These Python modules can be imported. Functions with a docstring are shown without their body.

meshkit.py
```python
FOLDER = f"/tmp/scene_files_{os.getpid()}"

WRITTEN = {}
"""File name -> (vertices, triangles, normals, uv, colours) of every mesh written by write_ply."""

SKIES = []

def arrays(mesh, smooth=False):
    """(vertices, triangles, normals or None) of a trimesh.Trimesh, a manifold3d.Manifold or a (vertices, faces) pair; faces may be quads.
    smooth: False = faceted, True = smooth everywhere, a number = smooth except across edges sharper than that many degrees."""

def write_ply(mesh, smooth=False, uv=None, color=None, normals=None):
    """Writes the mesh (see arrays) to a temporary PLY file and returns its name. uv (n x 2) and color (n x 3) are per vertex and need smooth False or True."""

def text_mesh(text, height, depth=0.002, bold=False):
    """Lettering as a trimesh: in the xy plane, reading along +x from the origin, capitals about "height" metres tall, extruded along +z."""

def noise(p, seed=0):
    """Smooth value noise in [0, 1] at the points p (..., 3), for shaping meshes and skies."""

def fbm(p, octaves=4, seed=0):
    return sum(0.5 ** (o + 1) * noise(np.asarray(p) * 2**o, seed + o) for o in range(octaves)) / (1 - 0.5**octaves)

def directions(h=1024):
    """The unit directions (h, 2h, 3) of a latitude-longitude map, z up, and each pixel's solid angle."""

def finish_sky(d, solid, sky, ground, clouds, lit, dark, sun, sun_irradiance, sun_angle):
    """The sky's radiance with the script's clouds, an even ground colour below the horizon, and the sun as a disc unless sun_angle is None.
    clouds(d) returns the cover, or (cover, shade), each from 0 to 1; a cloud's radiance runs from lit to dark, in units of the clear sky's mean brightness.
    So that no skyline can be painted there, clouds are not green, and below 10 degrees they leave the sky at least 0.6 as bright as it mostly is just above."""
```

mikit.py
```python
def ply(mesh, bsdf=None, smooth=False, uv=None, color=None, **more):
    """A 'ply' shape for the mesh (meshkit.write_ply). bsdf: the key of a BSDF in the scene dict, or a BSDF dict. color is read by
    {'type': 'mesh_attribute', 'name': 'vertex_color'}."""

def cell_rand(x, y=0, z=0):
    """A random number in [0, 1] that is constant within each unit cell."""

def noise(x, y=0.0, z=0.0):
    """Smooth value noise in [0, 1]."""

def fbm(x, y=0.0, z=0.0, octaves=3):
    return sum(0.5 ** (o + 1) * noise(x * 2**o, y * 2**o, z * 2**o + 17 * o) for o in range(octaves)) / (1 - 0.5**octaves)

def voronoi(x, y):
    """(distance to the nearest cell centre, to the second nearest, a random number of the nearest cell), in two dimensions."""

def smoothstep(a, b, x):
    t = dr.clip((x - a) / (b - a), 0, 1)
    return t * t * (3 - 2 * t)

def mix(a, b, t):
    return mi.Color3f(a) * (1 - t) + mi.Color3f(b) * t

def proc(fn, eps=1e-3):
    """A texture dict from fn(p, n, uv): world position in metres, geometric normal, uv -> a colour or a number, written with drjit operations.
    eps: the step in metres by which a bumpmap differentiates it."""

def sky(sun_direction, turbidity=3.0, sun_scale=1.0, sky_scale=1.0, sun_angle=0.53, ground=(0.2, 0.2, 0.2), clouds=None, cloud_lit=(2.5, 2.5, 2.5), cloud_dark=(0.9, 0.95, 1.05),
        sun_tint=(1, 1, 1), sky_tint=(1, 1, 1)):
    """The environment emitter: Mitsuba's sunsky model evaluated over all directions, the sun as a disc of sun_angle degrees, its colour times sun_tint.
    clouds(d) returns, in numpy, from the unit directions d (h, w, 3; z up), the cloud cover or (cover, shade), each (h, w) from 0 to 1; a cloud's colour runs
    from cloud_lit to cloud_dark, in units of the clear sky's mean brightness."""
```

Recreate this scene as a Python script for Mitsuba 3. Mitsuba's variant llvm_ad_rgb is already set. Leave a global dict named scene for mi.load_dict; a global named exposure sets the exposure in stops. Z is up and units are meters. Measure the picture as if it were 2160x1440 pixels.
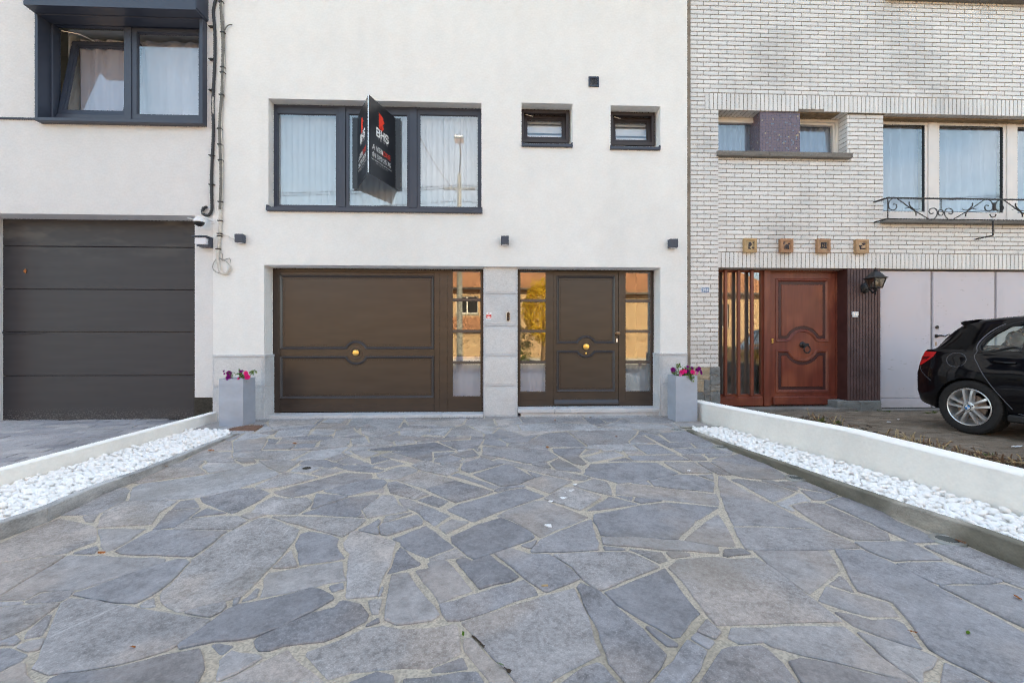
import math, random
import numpy as np, trimesh, shapely
import drjit as dr, mitsuba as mi, mikit, meshkit, manifold3d
from mikit import proc, noise, fbm, voronoi, cell_rand, smoothstep, mix
from shapely.geometry import Polygon, box as sbox, Point, LineString
from shapely.ops import unary_union
from shapely import affinity
Tf = mi.ScalarTransform4f
rng = np.random.default_rng(7)
rnd = random.Random(11)

# ---------------------------------------------------------------- camera, light, exposure
FPX, EYE, YAW = 960.0, 1.16, math.atan(0.0417)          # focal length in pixels of the 2160 wide photograph, eye height, turn to the right
fw = np.array([math.sin(YAW), math.cos(YAW), 0.0])
rt = np.array([math.cos(YAW), -math.sin(YAW), 0.0])
scene = {'type': 'scene'}
labels = {}
scene['camera'] = {'type': 'perspective', 'fov': math.degrees(2 * math.atan(1080 / FPX)), 'fov_axis': 'x', 'near_clip': 0.05, 'far_clip': 3000.0,
                   'to_world': Tf().look_at(origin=[0, 0, EYE], target=[float(fw[0]), float(fw[1]), EYE], up=[0, 0, 1])}
SUN = [0.34, 0.86, 0.44]
def cloud_fn(d):
    q = d / np.maximum(d[..., 2:3] + 0.18, 0.05)
    c = meshkit.fbm(q * 1.1 + 3.0, 5, seed=4)
    return np.clip((c - 0.52) * 2.4, 0, 0.5), np.clip((c - 0.6) * 1.5, 0, 0.5)
scene['sky'] = mikit.sky(SUN, turbidity=3.5, sun_scale=1.05, sky_scale=1.1, clouds=cloud_fn, sky_tint=(1.18, 1.015, 0.845), sun_tint=(0.84, 0.96, 0.94), cloud_lit=(2.3, 2.15, 2.0), cloud_dark=(1.25, 1.2, 1.14))
exposure = 4.02

# ---------------------------------------------------------------- helpers
def ray(px, py):
    return fw + rt * ((px - 1080) / FPX) + np.array([0, 0, (720 - py) / FPX])
def at(px, py, Y):                      # the point of the vertical plane y = Y
    d = ray(px, py); t = Y / d[1]
    return np.array([d[0] * t, Y, EYE + d[2] * t])
def gz(px, py, z=0.0):                  # the point of the level z
    d = ray(px, py); t = (z - EYE) / d[2]
    return np.array([d[0] * t, d[1] * t, z])
def X(px, Y): return float(at(px, 720, Y)[0])
def Z(px, py, Y): return float(at(px, py, Y)[2])

used = {}
def numbered(name):
    n = used.get(name, 0); used[name] = n + 1
    return name if n == 0 else f'{name}_{n:03d}'
def put(key, mesh, mat, smooth=False, uv=None, **kw):
    if uv is not None:
        m = mesh
        if not isinstance(m, trimesh.Trimesh):
            mm = m.to_mesh(); m = trimesh.Trimesh(mm.vert_properties[:, :3], mm.tri_verts, process=False)
        if np.ndim(uv) == 1: uv = np.tile(np.asarray(uv, float), (len(m.vertices), 1))
        mesh = m
    scene[key] = mikit.ply(mesh, mat, smooth=smooth, uv=uv, **kw)
    return key
def thing(name, label, cat, group=None):
    k = numbered(name); labels[k] = {'label': label, 'category': cat}
    if group: labels[k]['group'] = group
    return k
def single(name, mesh, mat, label, cat, group=None, **kw):
    return put(thing(name, label, cat, group), mesh, mat, **kw)
def part(parent, name, mesh, mat, label=None, kind=None, **kw):
    k = numbered(parent + '__' + name)
    put(k, mesh, mat, **kw)
    if label: labels.setdefault(k, {})['label'] = label
    if kind: labels.setdefault(k, {})['kind'] = kind
    return k
def struct(name, mesh, mat, label=None, kind='structure', **kw):
    k = numbered(name); put(k, mesh, mat, **kw); labels[k] = {'kind': kind}
    if label: labels[k]['label'] = label
    return k
def cat(*ms): return trimesh.util.concatenate([m for m in ms])
def bx(x0, x1, y0, y1, z0, z1):
    x0, x1 = sorted((x0, x1)); y0, y1 = sorted((y0, y1)); z0, z1 = sorted((z0, z1))
    m = trimesh.creation.box(extents=[x1 - x0, y1 - y0, z1 - z0])
    m.apply_translation([(x0 + x1) / 2, (y0 + y1) / 2, (z0 + z1) / 2])
    return m
def cb(x0, x1, y0, y1, z0, z1, c=0.004):   # box with chamfered edges
    x0, x1 = sorted((x0, x1)); y0, y1 = sorted((y0, y1)); z0, z1 = sorted((z0, z1))
    c = min(c, (x1 - x0) * .3, (y1 - y0) * .3, (z1 - z0) * .3)
    P = []
    for a in (0, 1):
        for b in (0, 1):
            for e in (0, 1):
                x, y, z = (x0, x1)[a], (y0, y1)[b], (z0, z1)[e]
                dx, dy, dz = c * (1 - 2 * a), c * (1 - 2 * b), c * (1 - 2 * e)
                P += [[x, y + dy, z + dz], [x + dx, y, z + dz], [x + dx, y + dy, z]]
    return trimesh.convex.convex_hull(np.array(P))
def face_brick(x0, x1, z0, z1, y, d, c=0.004):  # a brick seen from -y: front face, chamfers and sides, y = its face
    v = np.array([[x0 + c, y, z0 + c], [x1 - c, y, z0 + c], [x1 - c, y, z1 - c], [x0 + c, y, z1 - c],
                  [x0, y + c, z0], [x1, y + c, z0], [x1, y + c, z1], [x0, y + c, z1],
                  [x0, y + d, z0], [x1, y + d, z0], [x1, y + d, z1], [x0, y + d, z1]])
    f = [[0, 1, 2], [0, 2, 3]]
    for i in range(4):
        j = (i + 1) % 4
        f += [[4 + i, 4 + j, j], [4 + i, j, i], [8 + i, 8 + j, 4 + j], [8 + i, 4 + j, 4 + i]]
    f += [[9, 8, 11], [9, 11, 10]]
    return trimesh.Trimesh(v, f, process=False)
def top_brick(poly, z1, d, c=0.004, uvpt=None):  # a paver / flagstone: polygon (n x 2, CCW) with a bevelled top
    P = np.asarray(poly, float); n = len(P)
    if Polygon(P).exterior.is_ccw is False: P = P[::-1]
    ins = P + mitre(P) * c
    q = Polygon(ins)
    if (not q.is_valid) or q.area < 1e-5: ins = P.mean(0) + (P - P.mean(0)) * 0.97; q = Polygon(ins)
    try:
        tv, tf = trimesh.creation.triangulate_polygon(q if q.is_valid else q.buffer(0), engine='earcut')
    except Exception:
        tv, tf = ins, np.array([[0, i, i + 1] for i in range(1, n - 1)])
    tv = np.asarray(tv)[:, :2]
    e1, e2 = tv[tf[:, 1]] - tv[tf[:, 0]], tv[tf[:, 2]] - tv[tf[:, 0]]
    flip = (e1[:, 0] * e2[:, 1] - e1[:, 1] * e2[:, 0]) < 0
    tf = np.where(flip[:, None], tf[:, ::-1], tf)
    V = np.vstack([np.c_[ins, np.full(n, z1)], np.c_[P, np.full(n, z1 - c)], np.c_[P, np.full(n, z1 - d)], np.c_[tv, np.full(len(tv), z1)]])
    F = []
    for i in range(n):
        j = (i + 1) % n
        F += [[n + i, n + j, j], [n + i, j, i], [2 * n + i, 2 * n + j, n + j], [2 * n + i, n + j, n + i]]
    F = np.vstack([F, np.asarray(tf) + 3 * n])
    return trimesh.Trimesh(V, F, process=False)
def mitre(P):                          # inward mitre vectors of a closed CCW polygon
    a = P - np.roll(P, 1, 0); b = np.roll(P, -1, 0) - P
    a /= np.maximum(np.linalg.norm(a, axis=1, keepdims=True), 1e-9); b /= np.maximum(np.linalg.norm(b, axis=1, keepdims=True), 1e-9)
    na, nb = np.c_[-a[:, 1], a[:, 0]], np.c_[-b[:, 1], b[:, 0]]
    s = na + nb
    den = np.maximum((s * na).sum(1), 0.35)
    return s / den[:, None]
def ex(poly, y0, y1):                  # extrude a polygon of (x, z) from y0 to y1
    ms = []
    for g in getattr(poly, 'geoms', [poly]):
        m = trimesh.creation.extrude_polygon(g, abs(y1 - y0), engine='earcut')
        v = m.vertices
        m.vertices = np.c_[v[:, 0], max(y0, y1) - v[:, 2], v[:, 1]]
        ms.append(m)
    return cat(*ms)
def rect(x0, z0, x1, z1): return sbox(min(x0, x1), min(z0, z1), max(x0, x1), max(z0, z1))
def frame(x0, z0, x1, z1, w, y0, y1, wt=None, wb=None):
    wt = w if wt is None else wt; wb = w if wb is None else wb
    x0, x1 = sorted((x0, x1)); z0, z1 = sorted((z0, z1))
    return ex(rect(x0, z0, x1, z1).difference(rect(x0 + w, z0 + wb, x1 - w, z1 - wt)), y0, y1)
def mould(P, prof, yface):              # profile (inward offset, height towards the viewer) swept round a closed outline of (x, z)
    P = np.asarray(P, float)
    if not Polygon(P).exterior.is_ccw: P = P[::-1]
    M = mitre(P); n = len(P)
    V, F = [], []
    for o, h in prof:
        q = P + M * o
        V.append(np.c_[q[:, 0], np.full(n, yface - h), q[:, 1]])
    for k in range(len(prof) - 1):
        for i in range(n):
            j = (i + 1) % n
            a, b, c, d = k * n + i, k * n + j, (k + 1) * n + j, (k + 1) * n + i
            F += [[a, b, c], [a, c, d]]
    return trimesh.Trimesh(np.vstack(V), F, process=False)
def tube(pts, r, n=8, closed=False):
    P = np.asarray(pts, float)
    R = np.full(len(P), r) if np.isscalar(r) else np.asarray(r, float)
    t = np.gradient(P, axis=0); t /= np.maximum(np.linalg.norm(t, axis=1, keepdims=True), 1e-9)
    up = np.array([0.13, 0.21, 0.97]) if abs(t[0][2]) < .8 else np.array([0.97, 0.2, 0.1])
    V = []
    for i in range(len(P)):
        a = np.cross(t[i], up); a /= np.linalg.norm(a); b = np.cross(a, t[i]); up = b
        th = np.arange(n) * 2 * np.pi / n
        V.append(P[i] + R[i] * (np.cos(th)[:, None] * a + np.sin(th)[:, None] * b))
    V = np.vstack(V); F = []
    for i in range(len(P) - 1):
        for k in range(n):
            k2 = (k + 1) % n
            F += [[i * n + k, (i + 1) * n + k2, i * n + k2], [i * n + k, (i + 1) * n + k, (i + 1) * n + k2]]
    L = (len(P) - 1) * n
    F += [[0, k, k + 1] for k in range(1, n - 1)] + [[L, L + k + 1, L + k] for k in range(1, n - 1)]
    return trimesh.Trimesh(V, F, process=False)
def spline(pts, m=8):
    from scipy.interpolate import CubicSpline
    P = np.asarray(pts, float); s = np.r_[0, np.cumsum(np.maximum(np.linalg.norm(np.diff(P, axis=0), axis=1), 1e-6))]
    return CubicSpline(s, P)(np.linspace(0, s[-1], (len(P) - 1) * m + 1))
def lathe(prof, n=24):                 # (r, z) profile about z
    return trimesh.creation.revolve(np.asarray(prof, float), sections=n)
def sheet(x0, x1, z0, z1, y):           # a single upright sheet facing -y
    return trimesh.Trimesh([[x0, y, z0], [x1, y, z0], [x1, y, z1], [x0, y, z1]], [[0, 1, 2], [0, 2, 3]], process=False)
def room(x0, x1, y0, y1, z0, z1):       # the five inner faces of a room open towards -y
    m = bx(x0, x1, y0, y1, z0, z1)
    keep = np.abs(m.face_normals[:, 1] + 1) > .1
    m.update_faces(keep); m.invert(); return m
def drape(x0, x1, z0, z1, y, amp, n, seed, fold=0.06):   # a hanging curtain
    r = np.random.default_rng(seed)
    xs = np.linspace(x0, x1, n); zs = np.linspace(z0, z1, 6)
    ph = np.cumsum(r.uniform(.5, 1.5, n)) * (x1 - x0) / n / fold * 2 * np.pi / 1.0
    a = amp * (0.5 + 0.8 * meshkit.fbm(np.c_[xs * 3, xs * 0, xs * 0] + seed, 2))
    V = []
    for k, z in enumerate(zs):
        V.append(np.c_[xs, y + a * np.sin(ph + 0.25 * k * np.sin(xs * 9 + seed)) , np.full(n, z)])
    V = np.vstack(V); F = []
    for k in range(len(zs) - 1):
        for i in range(n - 1):
            q = k * n + i
            F += [[q, q + 1, q + n + 1], [q, q + n + 1, q + n]]
    return trimesh.Trimesh(V, F, process=False)

# ---------------------------------------------------------------- materials
def col(*c): return {'type': 'rgb', 'value': list(c)}
def pr(base, rough=0.6, spec=0.5, **k):
    return {'type': 'principled', 'base_color': base if isinstance(base, dict) else col(*base), 'roughness': rough, 'specular': spec, **k}
def two(b): return {'type': 'twosided', 'b': b}
def bump(b, fn, scale, eps=1e-3): return {'type': 'bumpmap', 'tex': proc(fn, eps), 'scale': scale, 'b': b}
def tint(base, var=0.1, sc=3.0, oc=3):  # a base colour with soft uneven tone, steady in the thing
    b = mi.Color3f(*base)
    def f(p, n, uv):
        v = fbm(p.x * sc, p.y * sc, p.z * sc, oc)
        return mi.Color3f(*base) * (1 + var * 2 * (v - 0.5))
    return proc(f)
def f_stucco(base, dirt):
    def f(p, n, uv):
        big = fbm(p.x * .8, p.y * .8, p.z * .8 + 5, 3)
        fine = noise(p.x * 90, p.y * 90, p.z * 90) * .5 + noise(p.x * 42, p.y * 42, p.z * 42) * .5; patch = smoothstep(.57, .60, fbm(p.x * .55 + 3, p.y * .55, p.z * .45 + 9, 4))
        mid = fbm(p.x * 9, p.y * 9, p.z * 5, 2)
        streak = fbm(p.x * 7, p.y * 7, p.z * .5 + 3, 2)
        v = 1 + dirt * (big - .5) + 0.05 * (mid - .5) + 0.13 * (fine - .5) - .022 * patch + dirt * .5 * (streak - .5)
        return mi.Color3f(*base) * v
    return f
def f_grain(p, n, uv): return fbm(p.x * 70, p.y * 70, p.z * 70, 2)
scene['mat_stucco'] = two(bump(pr(proc(f_stucco((.80, .785, .76), .11)), .95, .2), f_grain, .004))
scene['mat_stucco_grey'] = two(bump(pr(proc(f_stucco((.70, .68, .67), .09)), .95, .2), f_grain, .004))
scene['mat_stucco_wall'] = two(bump(pr(proc(f_stucco((.82, .79, .735), .18)), .95, .2), f_grain, .004))
def f_stone_tone(p, n, uv):             # flagstones: uv.x picks the stone's own tone, uv.y decorrelates
    o = uv.y * 40
    a = fbm(p.x * 3.1 + o, p.y * 3.1, o, 3); b = fbm(p.x * 22 + o, p.y * 22, o * 2, 3); c = noise(p.x * 240, p.y * 240, o); g2 = fbm(p.x * 9 + o, p.y * 9 + 3, o, 4)
    ang = uv.y * 6.28; u1 = p.x * dr.cos(ang) + p.y * dr.sin(ang); v1 = p.y * dr.cos(ang) - p.x * dr.sin(ang)
    scr = noise(u1 * 2.2, v1 * 120, o) * noise(u1 * 5, v1 * 3 + 9, o + 3)
    blue = mi.Color3f(.250, .246, .262); taup = mi.Color3f(.315, .295, .290); lite = mi.Color3f(.375, .367, .375); dark = mi.Color3f(.178, .177, .193)
    t = uv.x * 3
    k = mix(mix(dark, blue, dr.clip(t, 0, 1)), mix(taup, lite, dr.clip(t - 2, 0, 1)), dr.clip(t - 1, 0, 1))
    v = 1 + .50 * (a - .5) + .45 * (b - .5) + .35 * (c - .5) + .55 * (g2 - .5) + .40 * (noise(p.x * 75, p.y * 75, o + 5) - .5)
    spots = smoothstep(.84, .97, c) * .10 * (.3 + a) + smoothstep(.62, .78, scr) * .09
    stain = smoothstep(.62, .8, fbm(p.x * 1.3 + 7, p.y * 1.3, 3.0, 3))
    warm = smoothstep(.5, .75, fbm(p.x * 2.0 + o, p.y * 2.0, 8.0, 3))
    k = mix(k, k * mi.Color3f(1.10, 1.02, .94), warm)
    return mix(k * v + spots, mi.Color3f(.19, .165, .135), stain * .4)
def f_stone_bump(p, n, uv): return fbm(p.x * 24, p.y * 24, p.z * 24, 3) + .5 * fbm(p.x * 3, p.y * 6, 1.0, 2)
scene['mat_flagstone'] = two(bump(pr(proc(f_stone_tone), .52, .5), f_stone_bump, .006))
def f_mortar(p, n, uv):
    a = fbm(p.x * 6, p.y * 6, p.z * 6, 3); c = noise(p.x * 150, p.y * 150, p.z * 150)
    moss = smoothstep(.60, .78, fbm(p.x * 1.7 + 20, p.y * 1.7, 0.5, 3))
    k = mix(mi.Color3f(.41, .365, .305), mi.Color3f(.48, .41, .325), a) * (.75 + .5 * c)
    return mix(k, mi.Color3f(.19, .175, .13), moss * .4)
scene['mat_mortar'] = two(bump(pr(proc(f_mortar), .95, .2), lambda p, n, uv: fbm(p.x * 90, p.y * 90, p.z * 90, 2), .006))
def f_kerb(p, n, uv):
    a = fbm(p.x * 7, p.y * 7, p.z * 14, 4); c = noise(p.x * 120, p.y * 120, p.z * 120)
    g = smoothstep(.36, .55, fbm(p.x * 2.2 + 3, p.y * 2.2, p.z * 3, 3))
    west = smoothstep(1.0, -1.0, p.x); face = smoothstep(.8, .4, n.z)
    k = mix(mi.Color3f(.30, .275, .235), mi.Color3f(.36, .355, .35), west * .9)
    k = k * (.25 + 1.2 * a + .4 * c)
    return mix(k, mi.Color3f(.075, .070, .045), g * .62 * face * (1 - west * .85))
scene['mat_kerb'] = two(bump(pr(proc(f_kerb), .9, .3), f_grain, .005))
def f_bluestone(p, n, uv):
    a = fbm(p.x * 5, p.y * 5, p.z * 5, 3); c = noise(p.x * 110, p.y * 110, p.z * 110); d = noise(p.x * 55, p.y * 55, p.z * 55)
    st = fbm(p.x * 14, p.y * 14, p.z * 1.6 + uv.y * 9, 3)
    k = mix(mi.Color3f(.47, .48, .50), mi.Color3f(.62, .605, .595), uv.x)
    return k * (.80 + .25 * a + .22 * c + .12 * d - .10 * st)
scene['mat_hammered'] = two(bump(pr(proc(f_bluestone), .85, .3), lambda p, n, uv: noise(p.x * 100, p.y * 100, p.z * 100), .006))
scene['mat_bluestone'] = two(pr(proc(f_bluestone), .6, .4))
def f_anth(p, n, uv):
    return mi.Color3f(.040, .049, .074) * (.85 + .4 * fbm(p.x * 2, p.y * 2, p.z * 2, 3))
scene['mat_frame_dark'] = two(pr(proc(f_anth), .42, .5))
scene['mat_frame_brown'] = two(pr(tint((.035, .025, .024), .2), .42, .5))
def f_garage(p, n, uv):
    a = fbm(p.x * 1.5, 0.0, p.z * 14, 3); dust = smoothstep(.5, .8, fbm(p.x * 2, 0.0, p.z * 5 + 9, 4)) * smoothstep(2.2, 3.0, p.z)
    low = smoothstep(.18, -.06, p.z) * smoothstep(.66, .75, noise(p.x * 90, 0.0, p.z * 90))
    k = mi.Color3f(.034, .031, .036) * (.88 + .24 * a)
    return mix(mix(k, mi.Color3f(.10, .09, .08), dust * .7), mi.Color3f(.3, .29, .27), low * .5)
scene['mat_garage_dark'] = two(bump(pr(proc(f_garage), .5, .5), lambda p, n, uv: fbm(p.x * 4, 0.0, p.z * 260, 2), .0012))
def f_door(p, n, uv):
    return mi.Color3f(.046, .032, .0245) * (.8 + .4 * fbm(p.x * 2, p.y * 2, p.z * 9, 3))
scene['mat_door'] = two(bump(pr(proc(f_door), .30, .5), lambda p, n, uv: fbm(p.x * 6, p.y * 6, p.z * 140, 2), .0006))
scene['mat_moulding'] = two(pr((.062, .056, .058), .24, .6))  # door brown made lighter and bluer, standing in for sky-lit edges
def f_red(p, n, uv):
    g = fbm(p.x * 30, p.y * 30, p.z * 2.2, 3); b = fbm(p.x * 3, 0.0, p.z * 2, 2)
    worn = smoothstep(.45, .8, b)
    return mix(mi.Color3f(.150, .036, .023), mi.Color3f(.26, .078, .040), worn * .7) * (.75 + .5 * g)
scene['mat_redwood'] = two(pr(proc(f_red), .38, .5))
scene['mat_redwood_dark'] = two(pr(tint((.060, .022, .020), .3, 8), .45, .4))
scene['mat_slatwood'] = two(pr(tint((.085, .048, .048), .35, 6), .5, .4))
scene['mat_brass'] = two({'type': 'principled', 'base_color': col(.80, .55, .18), 'metallic': 1.0, 'roughness': .22})
scene['mat_bronze'] = two({'type': 'principled', 'base_color': col(.22, .16, .11), 'metallic': 1.0, 'roughness': .38})
scene['mat_glass'] = {'type': 'thindielectric', 'int_ior': 2.05}
scene['mat_glass_clear'] = {'type': 'thindielectric', 'int_ior': 2.0}
scene['mat_blind'] = two(pr(tint((.40, .43, .46), .08), .85, .2))
scene['mat_curtain'] = two(pr(tint((.44, .43, .48), .06), .9, .1))
scene['mat_net'] = two(pr(tint((.30, .32, .34), .3, 7), .9, .1))
scene['mat_curtain_blue'] = two(pr(tint((.20, .245, .335), .06), .9, .1))
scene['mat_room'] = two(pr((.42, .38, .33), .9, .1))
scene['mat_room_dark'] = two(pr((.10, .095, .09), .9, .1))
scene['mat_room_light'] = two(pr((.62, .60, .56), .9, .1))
def f_glazed(p, n, uv):                 # glazed white bricks; uv.x the brick's own tone
    a = fbm(p.x * 5 + uv.y * 30, 0.0, p.z * 12, 3); g = smoothstep(.52, .8, fbm(p.x * .9, 0.0, p.z * .7 + 4, 3)); b = noise(p.x * 45, 0.0, p.z * 45)
    run = smoothstep(.55, .8, fbm(p.x * 9, 0.0, p.z * .8, 3))
    k = mix(mi.Color3f(.635, .625, .61), mi.Color3f(.73, .715, .695), uv.x)
    return k * (1 + .08 * (a - .5) + .07 * (b - .5)) * (1 - .17 * g * (.5 + uv.y) - .06 * run)
scene['mat_brick'] = two(pr(proc(f_glazed), .38, .5))
scene['mat_brick_mortar'] = two(pr(tint((.235, .20, .165), .5, 9), .95, .1))
def f_mosaic(p, n, uv):
    ix, iz = dr.floor(p.x * 40), dr.floor(p.z * 40); iy = dr.floor(p.y * 40)
    fx, fz, fy = p.x * 40 - ix, p.z * 40 - iz, p.y * 40 - iy
    side = dr.abs(n.x) > .5
    gx = dr.select(side, fy, fx)
    r = cell_rand(ix + dr.select(side, 0.0, 0.0), iz, dr.select(side, iy, 0.0)); r2 = cell_rand(ix, iz, iy * dr.select(side, 1.0, 0.0) + 7)
    k = mix(mi.Color3f(.060, .050, .095), mi.Color3f(.135, .105, .165), r)
    k = dr.select(r2 > .95, mi.Color3f(.12, .19, .28), k); k = dr.select(r2 < .015, mi.Color3f(.40, .33, .2), k)
    gr = dr.minimum(dr.minimum(gx, 1 - gx), dr.minimum(fz, 1 - fz))
    return mix(mi.Color3f(.20, .135, .115), k, smoothstep(.06, .14, gr))
scene['mat_mosaic'] = two(pr(proc(f_mosaic), .3, .5))
def f_sill(p, n, uv):
    a = fbm(p.x * 3, p.y * 3, p.z * 22, 3); c = noise(p.x * 90, p.y * 90, p.z * 90)
    return mix(mi.Color3f(.105, .09, .075), mi.Color3f(.26, .245, .23), a) * (.75 + .5 * c)
scene['mat_sill'] = two(pr(proc(f_sill), .85, .3))
scene['mat_cream'] = two(pr(tint((.66, .61, .55), .10, 4), .5, .4))
scene['mat_pvc'] = two(pr(tint((.70, .665, .64), .06, 4), .4, .45))
def f_white_door(p, n, uv):
    m = smoothstep(.60, .72, fbm(p.x * 4, 0.0, p.z * 1.1, 4)); sc = smoothstep(.80, .86, noise(p.x * 24, 0.0, p.z * 60)) * smoothstep(.62, .72, fbm(p.x * 5, 0.0, p.z * 5, 3))
    low = smoothstep(.32, .1, p.z) * fbm(p.x * 12, 0.0, p.z * 18, 3)
    k = mi.Color3f(.56, .53, .575) * (1 - .05 * m)
    return mix(mix(k, mi.Color3f(.33, .3, .27), sc * .5), mi.Color3f(.3, .27, .22), low * .35)
scene['mat_white_door'] = two(pr(proc(f_white_door), .45, .4))
scene['mat_gap'] = two(pr((.45, .42, .38), .9, .2))
def f_rough(p, n, uv):                  # split base stones
    a = fbm(p.x * 9 + uv.y * 9, p.y * 9, p.z * 9, 4); b = noise(p.x * 70, p.y * 70, p.z * 70)
    k = mix(mi.Color3f(.20, .205, .20), mi.Color3f(.37, .30, .21), smoothstep(.55, .75, uv.x))
    return k * (.55 + .7 * a + .25 * b)
scene['mat_rubble'] = two(bump(pr(proc(f_rough), .9, .3), lambda p, n, uv: fbm(p.x * 25, p.y * 25, p.z * 25, 4), .03))
scene['mat_rust'] = two(pr(tint((.17, .095, .065), .6, 25), .8, .3))
scene['mat_spall'] = two(bump(pr(tint((.30, .22, .14), .6, 22), .95, .1), lambda p, n, uv: fbm(p.x * 40, p.y * 40, p.z * 40, 3), .03))
scene['mat_iron'] = two(pr((.013, .012, .014), .45, .5))
scene['mat_lantern_glass'] = {'type': 'thindielectric', 'int_ior': 1.5, 'specular_transmittance': col(.5, .46, .4)}
scene['mat_plastic_white'] = two(pr((.74, .74, .75), .4, .5))
scene['mat_opal'] = two(pr((.70, .69, .73), .5, .5))
scene['mat_black'] = two(pr((.012, .012, .013), .25, .5))
scene['mat_cable_black'] = two(pr((.035, .037, .042), .5, .4))
scene['mat_cable_grey'] = two(pr(tint((.16, .155, .14), .5, 30), .6, .4))
scene['mat_cable_white'] = two(pr(tint((.60, .56, .50), .4, 60), .6, .4))
scene['mat_sign_black'] = two(pr((.014, .015, .019), .28, .5))
scene['mat_alu'] = two({'type': 'principled', 'base_color': col(.72, .72, .74), 'metallic': 1.0, 'roughness': .35})
scene['mat_print_white'] = two(pr((.80, .80, .81), .5, .3))
scene['mat_print_red'] = two(pr((.72, .045, .022), .5, .3))
scene['mat_print_red_dark'] = two(pr((.55, .030, .018), .5, .3))
scene['mat_print_grey'] = two(pr((.35, .35, .37), .5, .3))
scene['mat_plate_blue'] = two(pr((.14, .22, .36), .35, .5))
def f_planter(p, n, uv):
    a = fbm(p.x * 6, p.y * 6, p.z * 8, 4); b = fbm(p.x * 30 + p.z * 18, p.y * 30, p.z * 30, 2)
    return mi.Color3f(.365, .395, .455) * (.86 + .24 * a + .08 * b)
scene['mat_planter'] = two(pr(proc(f_planter), .6, .4))
scene['mat_soil'] = two(pr(tint((.05, .038, .028), .6, 60), .95, .1))
scene['mat_leaf'] = {'type': 'principledthin', 'base_color': tint((.11, .20, .035), .5, 40), 'roughness': .5, 'diff_trans': .7, 'spec_trans': 0.0}
scene['mat_leaf_pale'] = {'type': 'principledthin', 'base_color': tint((.20, .28, .06), .4, 40), 'roughness': .5, 'diff_trans': .7, 'spec_trans': 0.0}
scene['mat_petal_purple'] = {'type': 'principledthin', 'base_color': tint((.20, .012, .17), .6, 60), 'roughness': .6, 'diff_trans': .6, 'spec_trans': 0.0}
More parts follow.
